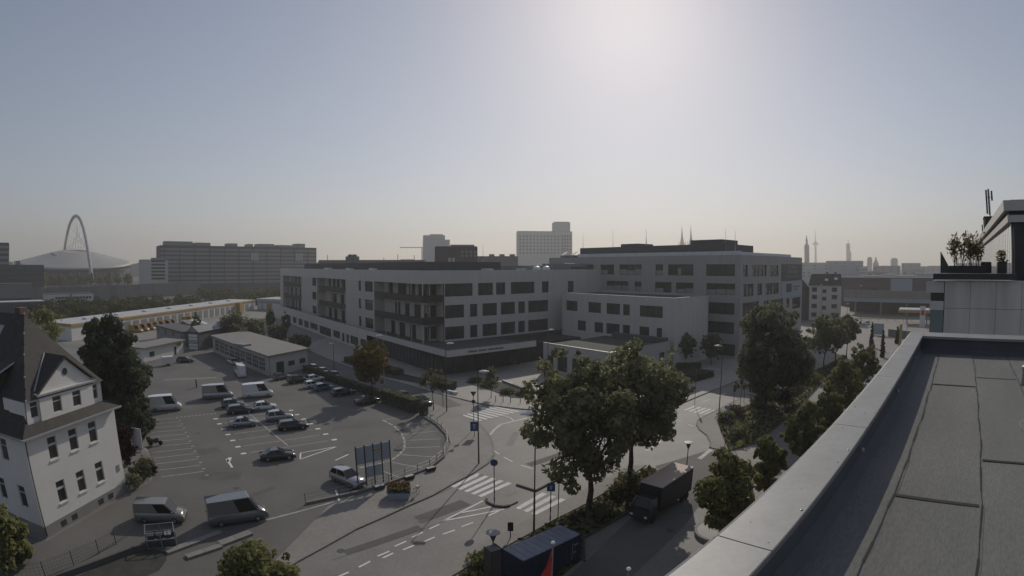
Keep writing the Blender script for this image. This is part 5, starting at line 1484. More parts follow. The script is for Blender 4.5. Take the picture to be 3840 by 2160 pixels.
b = MB(); b.box(2.05, -1.285, 0.6, 2.1, -1.262, 2.2); b.build('stencil', M['blue_roof'], t)

# parked motorcycle in the bays
t = thing('motorcycle', 'dark motorcycle parked across an empty bay beside the lilac banner', 'motorcycle', (-47.3, 55.8, 0.01), R(35))
for x in (-0.72, 0.72):
    w = MB().lathe([(0.22, -0.06), (0.31, -0.05), (0.33, 0), (0.31, 0.05), (0.22, 0.06)], 14).build('wheel', M['tyre'], t, (x, 0, 0.33)); w.rotation_euler = (math.pi / 2, 0, 0)
b = MB(); b.loft([[(-0.9, -0.12, 0.75), (-0.9, 0.12, 0.75), (-0.9, 0.1, 0.92), (-0.9, -0.1, 0.92)], [(-0.1, -0.2, 0.35), (-0.1, 0.2, 0.35), (-0.1, 0.16, 0.9), (-0.1, -0.16, 0.9)], [(0.5, -0.16, 0.5), (0.5, 0.16, 0.5), (0.45, 0.12, 1.05), (0.45, -0.12, 1.05)]]); b.build('body', CARMAT['black'], t)
b = MB(); b.tube((0.45, -0.38, 1.1), (0.45, 0.38, 1.1), 0.03, n=6); b.tube((0.72, 0, 0.33), (0.45, 0, 1.1), 0.05, n=6); b.build('handlebar', M['steel'], t)
b = MB(); b.box(-1.05, -0.2, 0.93, -0.65, 0.2, 1.25); b.build('top_box', CARMAT['silver'], t)

# small covered trailer
t = thing('trailer', 'small white covered trailer in front of the white hut', 'trailer', (-82.6, 105.9, 0.01), R(55))
b = MB(); b.box(-1.5, -0.8, 0.5, 1.5, 0.8, 2.2); b.build('cover', M['white'], t)
b = MB(); b.tube((1.5, 0, 0.5), (2.7, 0, 0.45), 0.06, n=6); b.build('drawbar', M['steel'], t)
for sy in (-1, 1):
    w = MB().lathe([(0.3, -0.1), (0.3, 0.1)], 12).build('wheel', M['tyre'], t, (0, sy * 0.85, 0.3)); w.rotation_euler = (math.pi / 2, 0, 0)

# ------------------------------------------------------------------ street lamps and signs
LCACHE = {}


def street_lamp(x, y, h, hd, label, arm=0.5, z=0.12, col='pole'):
    key = (round(h, 1), round(arm, 1), col)
    if key not in LCACHE:
        LCACHE[key] = (MB().tube((0, 0, 0), (0, 0, h * 0.35), 0.10, 0.085, 10).tube((0, 0, h * 0.35), (0, 0, h - 0.15), 0.07, 0.05, 8).mesh('pole', M[col]),
                       MB().tube((0, 0, h - 0.16), (arm, 0, h - 0.05), 0.045, n=6).mesh('arm', M[col]),
                       MB().loft([[(arm - 0.35, -0.10, h - 0.10), (arm - 0.35, 0.10, h - 0.10), (arm - 0.35, 0.08, h + 0.02), (arm - 0.35, -0.08, h + 0.02)],
                                  [(arm + 0.1, -0.22, h - 0.11), (arm + 0.1, 0.22, h - 0.11), (arm + 0.1, 0.17, h + 0.13), (arm + 0.1, -0.17, h + 0.13)],
                                  [(arm + 0.85, -0.16, h - 0.08), (arm + 0.85, 0.16, h - 0.08), (arm + 0.85, 0.1, h + 0.04), (arm + 0.85, -0.1, h + 0.04)]]).mesh('lamp_head', M['lampglass'], True))
    t = thing('street_lamp', label, 'street lamp', (x, y, z), R(hd), 'street lamps round the junction')
    for n_, me in zip(('pole', 'arm', 'lamp_head'), LCACHE[key]): inst(n_, me, t)
    return t


street_lamp(2.2, 42.6, 11.6, 200, 'tall street lamp on the kerb behind the navy container, nearest of all lamps')
street_lamp(-3.7, 60.0, 11.6, 0, 'tall street lamp at the left kerb of the junction near the blue sign')
street_lamp(33.0, 75.4, 11.6, 165, 'tall street lamp at the tip of the grass wedge')
street_lamp(-10.3, 83.1, 11.4, 20, 'tall street lamp beside the mouth of the side street')
street_lamp(-24.3, 97.6, 10.6, 200, 'street lamp standing in front of the yellow tree', col='pole_l')
street_lamp(7.5, 100.5, 11.5, 30, 'street lamp on the plaza in front of the annex')
street_lamp(38.5, 117, 10.5, 120, 'street lamp beside the blank end wall of the side wing')
street_lamp(-39.8, 112.4, 6.5, 220, 'short street lamp by the white cars in the side street', 0.2)
street_lamp(-42.0, 150, 9, 200, 'far street lamp in front of the office ground floor windows', 0.3)
street_lamp(-63.4, 72.2, 7.0, 0, 'pale lamp post in front of the dark conifer', 0.1, 0.0, 'pole_l')
street_lamp(139, 183, 8.5, 0, 'lamp with a round white head on the far road', 0.1, 0.0)
street_lamp(152.5, 190, 15.5, 90, 'very tall floodlight post in front of the bridge', 0.2, 0.0)
street_lamp(134, 196, 16, 90, 'tall post left of the floodlight in front of the bridge', 0.1, 0.0)


def bowl_lamp(x, y, h, label):
    t = thing('bowl_lamp', label, 'lamp', (x, y, 0.1), 0, 'bowl lamps beside the driveway')
    b = MB(); b.tube((0, 0, 0), (0, 0, h - 0.75), 0.06, 0.05, 8); b.build('pole', M['pole'], t)
    b = MB(); b.lathe([(0.07, h - 0.75), (0.22, h - 0.35), (0.24, h - 0.2), (0.10, h - 0.15)], 14); b.build('bowl', M['pole'], t)
    b = MB(); b.lathe([(0.52, h - 0.04), (0.50, h), (0.2, h + 0.05)], 16); b.build('reflector', M['zincdull'], t)


bowl_lamp(18.9, 50.6, 5.35, 'bowl lamp on the driveway behind the dark box truck')
bowl_lamp(-1.15, 33.4, 5.2, 'bowl lamp directly behind the dark square shaft')
t = thing('dark_shaft', 'tall dark square shaft at the left end of the navy container', 'shaft', (-1.12, 31.9, 0.1), R(35))
b = MB(); b.box(-0.42, -0.42, 0, 0.42, 0.42, 4.75); b.build('shaft', M['frame'], t)
for sx in (-1, 1):
    b = MB(); b.box(sx * 0.43 - 0.02, -0.46, 0, sx * 0.43 + 0.02, 0.46, 4.8); b.build('corner_board', M['dark'], t)


def sign_post(x, y, h, label, plates, z=0.12, striped=False, name='road_sign'):
    t = thing(name, label, 'road sign', (x, y, z), math.atan2(x, y) * -1.0)
    b = MB(); b.tube((0, 0, 0), (0, 0, h), 0.045, n=8); b.build('post', M['pole'], t)
    if striped:
        for k in range(3):
            b = MB(); b.tube((0, 0, 0.3 + k * 0.9), (0, 0, 0.75 + k * 0.9), 0.07, n=8); b.build('band', M['sign_blue'], t)
    for shape, zc, w, hh, m in plates:
        b = MB()
        if shape == 'rect': b.box(-w / 2, -0.09, zc - hh / 2, w / 2, -0.05, zc + hh / 2)
        elif shape == 'tri': b.poly([(-w / 2, -0.07, zc + hh / 2), (w / 2, -0.07, zc + hh / 2), (0, -0.07, zc - hh / 2)]); b.poly([(-w / 2, -0.05, zc + hh / 2), (w / 2, -0.05, zc + hh / 2), (0, -0.05, zc - hh / 2)])
        else: b.lathe([(w / 2, -0.02), (w / 2, 0.02)], 16)
        o = b.build('plate', M[m], t)
        if shape == 'disc': o.location = (0, -0.07, zc); o.rotation_euler = (math.pi / 2, 0, 0)
        if m == 'sign_blue' and hh > 0.5:
            b = MB(); b.box(-w * 0.12, -0.098, zc - hh * 0.25, w * 0.12, -0.0905, zc + hh * 0.1); b.box(-w * 0.2, -0.098, zc + hh * 0.12, w * 0.2, -0.0905, zc + hh * 0.26); b.build('symbol', M['sign_face'], o)
    return t


sign_post(-1.5, 48.75, 5.0, 'sign post with a blue round sign and blue bands on the traffic island nose', [('disc', 4.6, 0.75, 0, 'sign_blue')], striped=True)
sign_post(3.8, 44.5, 4.2, 'blue square sign on a banded post beside the near crossing', [('rect', 3.75, 0.75, 0.8, 'sign_blue')], striped=True)
sign_post(4.65, 45.8, 4.6, 'dark traffic signal on a thin post beside the near crossing', [('rect', 4.1, 0.45, 1.1, 'pole')], name='traffic_light')
sign_post(-5.2, 73.6, 5.8, 'give way sign seen from behind over a round plate at the far crossing', [('tri', 5.4, 0.9, 0.8, 'pole'), ('disc', 4.3, 0.6, 0, 'pole')])
sign_post(-4.9, 70.3, 2.2, 'blue information sign board on the left pavement', [('rect', 1.55, 1.1, 1.4, 'sign_blue')])
sign_post(28.6, 62.4, 5.6, 'give way sign above a blue plate at the driveway mouth', [('tri', 5.2, 0.9, 0.8, 'sign_face'), ('rect', 4.2, 0.6, 0.7, 'sign_blue')])
sign_post(31.9, 83.8, 6.5, 'slim signal post at the far crossing on the shaded side', [('rect', 5.4, 0.35, 1.2, 'pole')], name='traffic_light')
sign_post(36.4, 77.3, 4.8, 'leaning dark traffic signal at the grass wedge', [('rect', 4.2, 0.4, 1.2, 'pole')], name='traffic_light')
sign_post(39.1, 80.3, 4.8, 'second dark traffic signal at the grass wedge', [('rect', 4.4, 0.5, 0.8, 'pole')], name='traffic_light')
sign_post(41.2, 83.2, 6.2, 'thin bare post behind the two traffic signals', [('rect', 6.0, 0.3, 0.3, 'pole')])
sign_post(39.5, 77.0, 3.2, 'street name post with a pale plate on the grass wedge', [('rect', 3.0, 1.6, 0.3, 'sign_face')])
sign_post(5.9, 84.6, 7.2, 'dark signal post at the plaza corner beside the big trees', [('rect', 6.2, 0.4, 1.0, 'pole'), ('rect', 4.6, 0.35, 0.7, 'pole')], name='traffic_light')
sign_post(-11.2, 85.4, 3.4, 'short post with a small sign at the mouth of the side street', [('rect', 3.0, 0.5, 0.5, 'pole')])
sign_post(0.1, 41.6, 1.7, 'small dark parcel box post beside the container', [('rect', 1.2, 0.5, 0.9, 'navy_blk')])

# four panel information board
t = thing('information_board', 'tall information board of four pale panels on five posts by the yard fence', 'sign board', (-14.7, 52.5, 0.12), math.atan2(54.0 - 51.0, -13.1 + 16.4))
for i in range(5):
    b = MB(); b.box(-2.1 + i * 1.05 - 0.06, -0.06, 0, -2.1 + i * 1.05 + 0.06, 0.06, 4.85); b.build('post', M['pole'], t)
for i in range(4):
    x0 = -2.1 + i * 1.05 + 0.08
    b = MB(); b.box(x0, -0.03, 2.7, x0 + 0.89, 0.03, 4.7); o = b.build('panel', M['sign_face'], t)
    for k in range(5):
        b = MB(); b.box(x0 + 0.08, -0.045, 2.95 + k * 0.34, x0 + 0.08 + (0.5, 0.7, 0.4, 0.65, 0.55)[(k + i) % 5], -0.0305, 3.0 + k * 0.34); b.build('text_line', M['zincdull'], o)
    if i == 2:
        b = MB(); b.box(x0, -0.05, 3.9, x0 + 0.89, -0.031, 4.12); b.build('yellow_strip', M['yellow'], o)
b = MB(); b.box(-1.0, -0.03, 1.0, 0.9, 0.03, 2.3); b.build('lower_panel', M['sign_face'], t)

# low wall and rail round the curved bays
WALLP = [(-20.5, 46.0), (-14.7, 51.2), (-11.8, 54.9), (-9.4, 58.1), (-8.2, 61.9), (-8.2, 67.0), (-9.0, 71.1), (-10.8, 75.4), (-13.6, 79.7)]
t = thing('yard_fence', 'low kerb wall with thin posts and rails curving round the bays', 'fence', (WALLP[0][0], WALLP[0][1], 0.0))
for a_, c_ in zip(WALLP, WALLP[1:]):
    a_, c_ = Vector(a_) - Vector(WALLP[0]), Vector(c_) - Vector(WALLP[0])
    b = MB(); b.bar(a_, c_, 0.22, 0, 0.28); b.build('kerb_wall', M['kerb'], t)
    for zz in (0.75, 1.15):
        b = MB(); b.tube((a_.x, a_.y, zz), (c_.x, c_.y, zz), 0.02, n=5); b.build('rail', M['steel'], t)
    for k in (0.0, 0.5):
        p = a_.lerp(c_, k)
        b = MB(); b.tube((p.x, p.y, 0.2), (p.x, p.y, 1.25), 0.035, n=6); b.build('post', M['pole'], t)
for x, y, lab in ((-9.15, 57.2, 'dark flower box on the pavement, nearest the curve of the yard wall'), (-11.2, 54.4, 'dark flower box on the pavement in the middle of the yard wall'), (-13.9, 51.2, 'dark flower box on the pavement below the information board')):
    t = thing('flower_box', lab, 'flower box', (x, y, 0.12), R(45), 'flower boxes along the yard wall')
    b = MB(); b.loft([[(-0.55, -0.2, 0), (0.55, -0.2, 0), (0.55, 0.2, 0), (-0.55, 0.2, 0)], [(-0.65, -0.27, 0.42), (0.65, -0.27, 0.42), (0.65, 0.27, 0.42), (-0.65, 0.27, 0.42)]]); b.build('box', M['soil'], t)
    b = MB(); b.box(-0.55, -0.18, 0.422, 0.55, 0.18, 0.46); b.build('planting', M['far_a'], t)

# bollards and bicycle stands on the plaza
for i, (x, y) in enumerate(((-2.4, 89.7), (-1.1, 89.4), (0.2, 89.0), (1.9, 88.8), (3.6, 89.3), (5.5, 89.9), (7.3, 90.1))):
    t = thing('bollard', 'thin steel bollard on the plaza edge, number %d counted from the left' % (i + 1), 'bollard', (x, y, 0.12), 0, 'steel bollards on the plaza edge')
    t['label'] = ('leftmost', 'second', 'third', 'middle', 'fifth', 'sixth', 'rightmost')[i] + ' in the row of seven thin steel bollards along the plaza edge'
    b = MB(); b.tube((0, 0, 0), (0, 0, 1.05), 0.06, n=8); b.build('tube', M['pole'], t)
    b = MB(); b.lathe([(0.085, 1.05), (0.085, 1.12), (0.03, 1.16)], 8); b.build('cap', M['steel'], t)
t = thing('plaza_bench', 'long pale stone bench edge along the triangular planting bed', 'bench', (1.3, 100.2, 0.12), math.atan2(94.4 - 105.3, 4.3 + 1.9))
for i in range(6):
    b = MB(); b.box(-6 + i * 2.02, 0.1, 0, -4.02 + i * 2.02, 0.65, 0.5); b.build('stone', M['tan'] if i > 1 else M['zincdull'], t)
for i, (x, y, lab) in enumerate(((-10.7, 95.4, 'pale bench slab under the thin pale tree'), (-15.8, 99.5, 'pale upright stele by the yellow tree'))):
    t = thing('stone_block', lab, 'stone block', (x, y, 0.12), R(-40))
    b = MB(); b.box(-1.2 if i == 0 else -0.35, -0.3, 0, 1.2 if i == 0 else 0.35, 0.3, 0.5 if i == 0 else 2.2); b.build('block', M['zinc'], t)
    b = MB(); b.box(-0.3, -0.32, 0.02, 0.3, -0.301, 0.3); b.build('plate', M['zincdull'], t)
t = thing('barrier_fence', 'row of short white barrier boards beside the dark hedge on the right', 'barrier', (44.8, 108.6, 0.12), R(-12))
for i in range(8):
    if i == 5: continue
    b = MB(); b.box(-2.4 + i * 0.6, -0.04, 0.1, -2.05 + i * 0.6, 0.04, 1.15); b.build('board', M['far_a'], t)
b = MB(); b.box(-2.5, 0.045, 0.5, 2.6, 0.09, 0.6); b.build('rail', M['far_b'], t)

# flag poles in front of our building
for k, (a_, e_, d_, lab) in enumerate(((5.3, -30.5, 25.5, 'flag pole with a hanging red flag at the bottom edge'), (14.8, -33.1, 23.0, 'bare flag pole with only its ball top showing at the bottom edge'))):
    p = AZ(a_, d_)
    h = EZ(e_, d_)
    t = thing('flag_pole', lab, 'flag pole', (p.x, p.y, 0), 0)
    b = MB(); b.tube((0, 0, 0), (0, 0, h), 0.07, 0.05, 10); b.build('pole', M['tan'], t)
    b = MB(); b.lathe([(0.03, 0), (0.12, 0.05), (0.13, 0.1), (0.08, 0.17), (0.01, 0.2)], 10, c=(0, 0, h)); b.build('ball', M['lampglass'], t)
    if k == 0:
        f = MB()
        n = 8
        for i in range(n):
            for j in range(n):
                def fp(i, j):
                    u, v_ = i / n, j / n
                    dx = -(0.06 + 1.25 * u * (0.12 + 0.88 * v_))
                    return (dx, 0.12 * math.sin(5 * u + 3 * v_) * u, h - 0.35 - 2.9 * v_ - 0.75 * u)
                f.poly([fp(i, j), fp(i + 1, j), fp(i + 1, j + 1), fp(i, j + 1)])
        o = f.build('flag', M['red'], None, (p.x, p.y, 0), smooth=True)
        tag(o, 'red flag hanging limply from the near flag pole', 'flag')

# lilac banner, white oval sign, house front bits
p = AZ(-42.6, 66.0)
t = thing('banner', 'lilac banner on a pale frame between the white house and the bays', 'banner', (-44.9, 49.2, 0), R(6))
zt, zb = EZ(-16.35, 66.6), EZ(-18.3, 66.6)
b = MB(); b.box(-0.75, -0.03, zb, 0.75, 0.03, zt); b.build('cloth', M['lilac'], t)
b = MB(); b.box(-0.75, -0.05, zt, 0.82, 0.05, zt + 0.12); b.build('top_bar', M['far_a'], t)
b = MB(); b.box(0.76, -0.05, 0, 0.84, 0.05, zt); b.build('post', M['far_a'], t)
for k in range(5):
    b = MB(); b.box(-0.4 + k * 0.2, -0.04, zb + 0.4, -0.31 + k * 0.2, -0.031, zt - 0.3); b.build('print', M['sign_face'], t)
t = thing('oval_sign', 'white leaf shaped sign standing below the lilac banner', 'sign', (-43.2, 48.6, 0), R(20))
b = MB()
b.loft([[(0.02 * s_, -0.03, 0.1), (0.02 * s_ + 0.3, -0.03, 0.1), (0.02 * s_ + 0.3, 0.03, 0.1), (0.02 * s_, 0.03, 0.1)] for s_ in (1,)] + [[(-w_, -0.03, z_), (w_, -0.03, z_), (w_, 0.03, z_), (-w_, 0.03, z_)] for w_, z_ in ((0.42, 0.6), (0.5, 1.3), (0.4, 2.0), (0.12, 2.45))])
b.build('leaf', M['white'], t)
b = MB(); b.tube((0, 0.06, 0), (0, 0.06, 1.5), 0.03, n=5); b.build('stake', M['steel'], t)
t = thing('slim_post', 'slim marker post with an orange top left of the silver van', 'post', (-61.8, 88.4, 0), 0)
b = MB(); b.tube((0, 0, 0), (0, 0, 1.2), 0.16, n=8); b.build('post', M['pole'], t)
b = MB(); b.lathe([(0.22, 1.2), (0.24, 1.6), (0.1, 1.75)], 10); b.build('top', M['yellow'], t)

# flower planter with bicycle
t = thing('planter', 'blue grey planter full of orange and green plants on the pavement', 'planter', (-11.4, 49.6, 0.12), R(10))
b = MB(); b.loft([[(-1.0, -0.7, 0), (1.0, -0.7, 0), (1.0, 0.7, 0), (-1.0, 0.7, 0)], [(-1.2, -0.85, 0.75), (1.2, -0.85, 0.75), (1.2, 0.85, 0.75), (-1.2, 0.85, 0.75)]]); b.build('tub', M['sign_face'], t)
planter = t
t = thing('bicycle', 'pale bicycle leaning at the right side of the planter', 'bicycle', (-9.75, 49.9, 0.12), R(70))
for x in (-0.52, 0.52):
    b = MB()
    for i in range(18):
        a0, a1 = 2 * math.pi * i / 18, 2 * math.pi * (i + 1) / 18
        b.tube((x + 0.34 * math.cos(a0), 0, 0.34 + 0.34 * math.sin(a0)), (x + 0.34 * math.cos(a1), 0, 0.34 + 0.34 * math.sin(a1)), 0.02, n=4, cap=False)
    b.build('wheel', M['tyre'], t)
b = MB()
for p0, p1 in (((-0.52, 0, 0.34), (-0.18, 0, 0.85)), ((-0.18, 0, 0.3), (-0.18, 0, 0.95)), ((-0.18, 0, 0.85), (0.36, 0, 0.85)), ((-0.18, 0, 0.3), (0.36, 0, 0.8)), ((-0.52, 0, 0.34), (-0.18, 0, 0.3)), ((0.52, 0, 0.34), (0.34, 0, 1.0)), ((0.34, -0.28, 1.02), (0.34, 0.28, 1.02))):
    b.tube(p0, p1, 0.025, n=5)
b.build('frame', M['lampglass'], t)
b = MB(); b.box(-0.3, -0.07, 0.95, -0.05, 0.07, 1.0); b.build('saddle', M['dark'], t)
b = MB(); b.box(0.42, -0.18, 0.8, 0.75, 0.18, 1.05); b.build('basket', M['far_a'], t)

# front yard of the white house: mesh fence, bin cage, low strips
FP = [(-38.5, 20.5), (-35.9, 23.6), (-34.9, 26.4), (-34.2, 29.2), (-33.9, 31.4), (-33.8, 34.2)]
t = thing('mesh_fence', 'thin wire mesh fence in front of the white house at the lower left', 'fence', (FP[0][0], FP[0][1], 0))
wire = mat('fence_mesh', (0.10, 0.11, 0.10), 0.8)
for a_, c_ in zip(FP, FP[1:]):
    a_, c_ = Vector(a_) - Vector(FP[0]), Vector(c_) - Vector(FP[0])
    b = MB(); b.tube((a_.x, a_.y, 0), (a_.x, a_.y, 1.4), 0.05, n=6); b.build('post', M['pole'], t)
    b = MB()
    for zz in (0.3, 0.6, 0.9, 1.2, 1.36): b.tube((a_.x, a_.y, zz), (c_.x, c_.y, zz), 0.012, n=3, cap=False)
    for k in range(10):
        p = a_.lerp(c_, k / 10)
        b.tube((p.x, p.y, 0.1), (p.x, p.y, 1.36), 0.01, n=3, cap=False)
    tag(b.build('wire_mesh', wire, t), kind='stuff')
t = thing('bin_cage', 'pale framed wire cage with bins beside the mesh fence', 'cage', (-30.0, 33.6, 0), R(38))
for x in (-1.35, 0, 1.35):
    for y in (-0.9, 0.9):
        b = MB(); b.box(x - 0.05, y - 0.05, 0, x + 0.05, y + 0.05, 1.6); b.build('post', M['steel'], t)
for z in (0.1, 0.85, 1.55):
    for y in (-0.9, 0.9):
        b = MB(); b.box(-1.35, y - 0.03, z, 1.35, y + 0.03, z + 0.06); b.build('rail', M['steel'], t)
    for x in (-1.35, 1.35):
        b = MB(); b.box(x - 0.03, -0.86, z, x + 0.03, 0.86, z + 0.06); b.build('rail', M['steel'], t)
for y in (-0.9, 0.9):
    b = MB(); b.box(-1.3, y - 0.02, 0.16, 1.3, y + 0.02, 0.84); b.build('mesh_panel', M['frame'], t)
for i, x in enumerate((-0.9, -0.1, 0.7)):
    tt = thing('wheeled_bin', ('left', 'middle', 'right')[i] + ' of three grey wheeled bins inside the wire cage', 'bin', Vector((-30.0, 33.6, 0)) + Matrix.Rotation(R(38), 3, 'Z') @ Vector((x, 0, 0)), R(38), 'wheeled bins in the cage')
    b = MB(); b.loft([[(-0.24, -0.28, 0.05), (0.24, -0.28, 0.05), (0.24, 0.28, 0.05), (-0.24, 0.28, 0.05)], [(-0.3, -0.36, 1.0), (0.3, -0.36, 1.0), (0.3, 0.36, 1.0), (-0.3, 0.36, 1.0)]]); b.build('tub', M['concrete_d'], tt)
    b = MB(); b.box(-0.32, -0.4, 1.0, 0.32, 0.38, 1.08); b.build('lid', M['far_b'] if i == 2 else M['frame'], tt)
for i, (a_, c_, w, lab) in enumerate((((-28.6, 32.3), (-25.9, 37.7), 0.7, 'long low pale concrete strip beside the bin cage'), ((-26.5, 32.4), (-24.6, 35.4), 0.7, 'short low pale concrete strip at the lower left'), ((-24.9, 35.6), (-23.2, 38.6), 0.9, 'pale concrete strip behind the bush at the bottom edge'))):
    a_, c_ = Vector(a_), Vector(c_)
    t = thing('concrete_strip', lab, 'concrete strip', (a_.x, a_.y, 0.0), math.atan2(c_.y - a_.y, c_.x - a_.x))
    n = max(2, int((c_ - a_).length / 1.2)); q = (c_ - a_).length / n
    for k in range(n):
        b = MB(); b.box(k * q, -w / 2, 0, k * q + q - 0.03, w / 2, 0.22); b.build('slab', M['kerb'], t)
sheet('bed_or_shade_patch', [(-33.6, 24.5), (-33.0, 27.0), (-31.9, 31.6), (-30.2, 32.4), (-28.8, 32.4), (-28.0, 31.4), (-27.6, 29.6), (-28.6, 27), (-32, 22)], 0.014, M['soil'], 'dark bare bed beside the wire mesh fence')  # shade of a sunken ramp put into the dark colour of a flat sheet
t = thing('ramp_wall', 'low dark coping wall along the bare bed at the lower left', 'wall', (-35.0, 22.5, 0), 0)
b = MB(); b.bar((0, 0), (3.5, 8.6), 0.25, 0, 0.55); b.build('coping', M['concrete_d'], t)
b = MB(); b.bar((3.5, 8.62), (4.4, 10.0), 0.25, 0, 0.55); b.build('coping', M['concrete_d'], t)
t = thing('gravel_disc', 'round pale stone disc bed beside the driveway next to our parapet', 'stone bed', (18.6, 40.0, 0.0), 0)
b = MB(); b.lathe([(2.1, 0), (2.1, 0.35), (1.9, 0.36)], 28); b.build('edge', M['tan'], t)
b = MB(); b.lathe([(1.85, 0.362), (1.2, 0.42), (0.2, 0.45)], 28); b.build('gravel', M['facade3'], t)

# far right: road furniture before the bridge
t = thing('advert_totem', 'white petrol station price totem with a red square on the far right', 'totem', (163, 160, 0), R(-45))
b = MB(); b.box(-1.2, -0.3, 0, 1.2, 0.3, 8.2); b.build('pylon', M['white'], t)
b = MB(); b.box(-0.8, -0.36, 4.6, 0.8, -0.301, 6.6); b.build('price_panel', M['red'], t)
t = thing('petrol_canopy', 'flat petrol station canopy with a yellow edge on the far right', 'canopy', (172, 166, 0), R(-45))
b = MB(); b.box(-13, -5, 5.0, 16, 7, 5.9); b.build('edge', M['yellow'], t)
b = MB(); b.box(-12.8, -4.8, 5.902, 15.8, 6.8, 6.3); b.build('roof', M['far_a'], t)
for x in (-9, 0, 9):
    b = MB(); b.box(x - 0.3, -0.3, 0, x + 0.3, 0.3, 5.0); b.build('column', M['far_b'], t)
t = thing('advert_wall', 'pale blank advertising wall beside the far road', 'advert wall', (127.6, 148.5, 0), R(-55))
b = MB(); b.box(-2.4, -0.2, 0.3, 2.4, 0.2, 4.2); b.build('board', M['sign_face'], t)
for x in (-2, 2):
    b = MB(); b.box(x - 0.12, -0.1, 0, x + 0.12, 0.1, 0.3); b.build('leg', M['steel'], t)
t = thing('long_wall', 'grey boundary wall in front of the far forecourt', 'wall', (129, 144, 0), R(-74))
for k in range(5):
    b = MB(); b.box(k * 4.1, -0.15, 0, k * 4.1 + 4.0, 0.15, 2.6); b.build('wall_panel', M['concrete'], t)
for i, (a_, e0) in enumerate(((43.35, -5.7), (43.9, -5.4))):
    p = AZ(a_, 150)
    t = thing('beach_flag', ('orange tall narrow advertising flag' if i == 0 else 'white thin flag post right of the orange flag') + ' on the far forecourt', 'flag', (p.x, p.y, 0), 0)
    b = MB(); b.tube((0, 0, 0), (0, 0, EZ(e0, 150)), 0.09, n=6); b.build('pole', M['far_a'], t)
    if i == 0:
        b = MB(); b.box(-1.0, -0.04, 2.5, -0.1, 0.04, EZ(e0, 150) - 0.3); b.build('cloth', M['yellow'], t)
t = thing('road_rail', 'pale guard rail along the far road under the bridge', 'guard rail', (150, 196, 0), R(-38))
for k in range(14):
    b = MB(); b.box(k * 4 - 6, -0.06, 0, k * 4 - 5.85, 0.06, 1.1); b.build('post', M['pole'], t)
b = MB(); b.box(-6, -0.12, 0.9, 50, -0.061, 1.15); b.build('rail', M['yellow'], t)
sheet('far_road', [(100, 128), (128, 165), (150, 192), (215, 190), (205, 168), (162, 150), (126, 122), (95, 108), (84, 118)], 0.0125, M['paving'], 'pale far road and forecourt before the bridge')

# ------------------------------------------------------------------ vegetation: crowns are made of thousands of small leaf faces
def leaf_mesh(name, pts, nrm, size, m, seed, aspect=1.5):
    """one quad leaf per point, loosely facing nrm"""
    r = np.random.RandomState(seed)
    n = len(pts)
    d = nrm + r.normal(0, 0.55, (n, 3))
    d /= np.linalg.norm(d, axis=1, keepdims=True) + 1e-9
    a = np.cross(d, r.normal(0, 1, (n, 3)))
    a /= np.linalg.norm(a, axis=1, keepdims=True) + 1e-9
    b = np.cross(d, a)
    s = size * r.uniform(0.45, 1.55, (n, 1))
    a, b = a * s * aspect * 0.5, b * s * 0.5
    V = np.empty((n, 4, 3))
    V[:, 0] = pts - a
    V[:, 1] = pts - b * 0.9 + a * 0.1
    V[:, 2] = pts + a
    V[:, 3] = pts + b * 0.9 + a * 0.1
    me = bpy.data.meshes.new(name)
    me.vertices.add(n * 4)
    me.vertices.foreach_set('co', V.reshape(-1))
    me.loops.add(n * 4)
    me.loops.foreach_set('vertex_index', np.arange(n * 4, dtype=np.int32))
    me.polygons.add(n)
    me.polygons.foreach_set('loop_start', np.arange(0, n * 4, 4, dtype=np.int32))
    me.polygons.foreach_set('loop_total', np.full(n, 4, dtype=np.int32))
    me.materials.append(m)
    me.polygons.foreach_set('use_smooth', np.ones(n, dtype=bool))
    me.update(calc_edges=True)
    vn = nrm / (np.linalg.norm(nrm, axis=1, keepdims=True) + 1e-9)
    vn = vn + r.normal(0, 0.28, (n, 3))     # leaves shade like the soft mass they form
    vn /= np.linalg.norm(vn, axis=1, keepdims=True) + 1e-9
    me.normals_split_custom_set_from_vertices(np.repeat(vn, 4, axis=0).tolist())
    return me


def blob_points(blobs, n, seed, shell=0.55):
    r = np.random.RandomState(seed)
    w = np.array([b[3] ** 2 for b in blobs])
    idx = r.choice(len(blobs), n, p=w / w.sum())
    B = np.array([(b[0], b[1], b[2]) for b in blobs])[idx]
    rad = np.array([b[3] for b in blobs])[idx][:, None]
    flat = np.array([b[4] if len(b) > 4 else 0.85 for b in blobs])[idx]
    d = r.normal(0, 1, (n, 3))
    d /= np.linalg.norm(d, axis=1, keepdims=True)
    k = (shell + (1 - shell) * r.uniform(0, 1, (n, 1)) ** 0.6) * r.uniform(0.85, 1.12, (n, 1))
    o = d * rad * k
    o[:, 2] *= flat
    nn = d.copy()
    nn[:, 2] += 0.35
    return B + o, nn


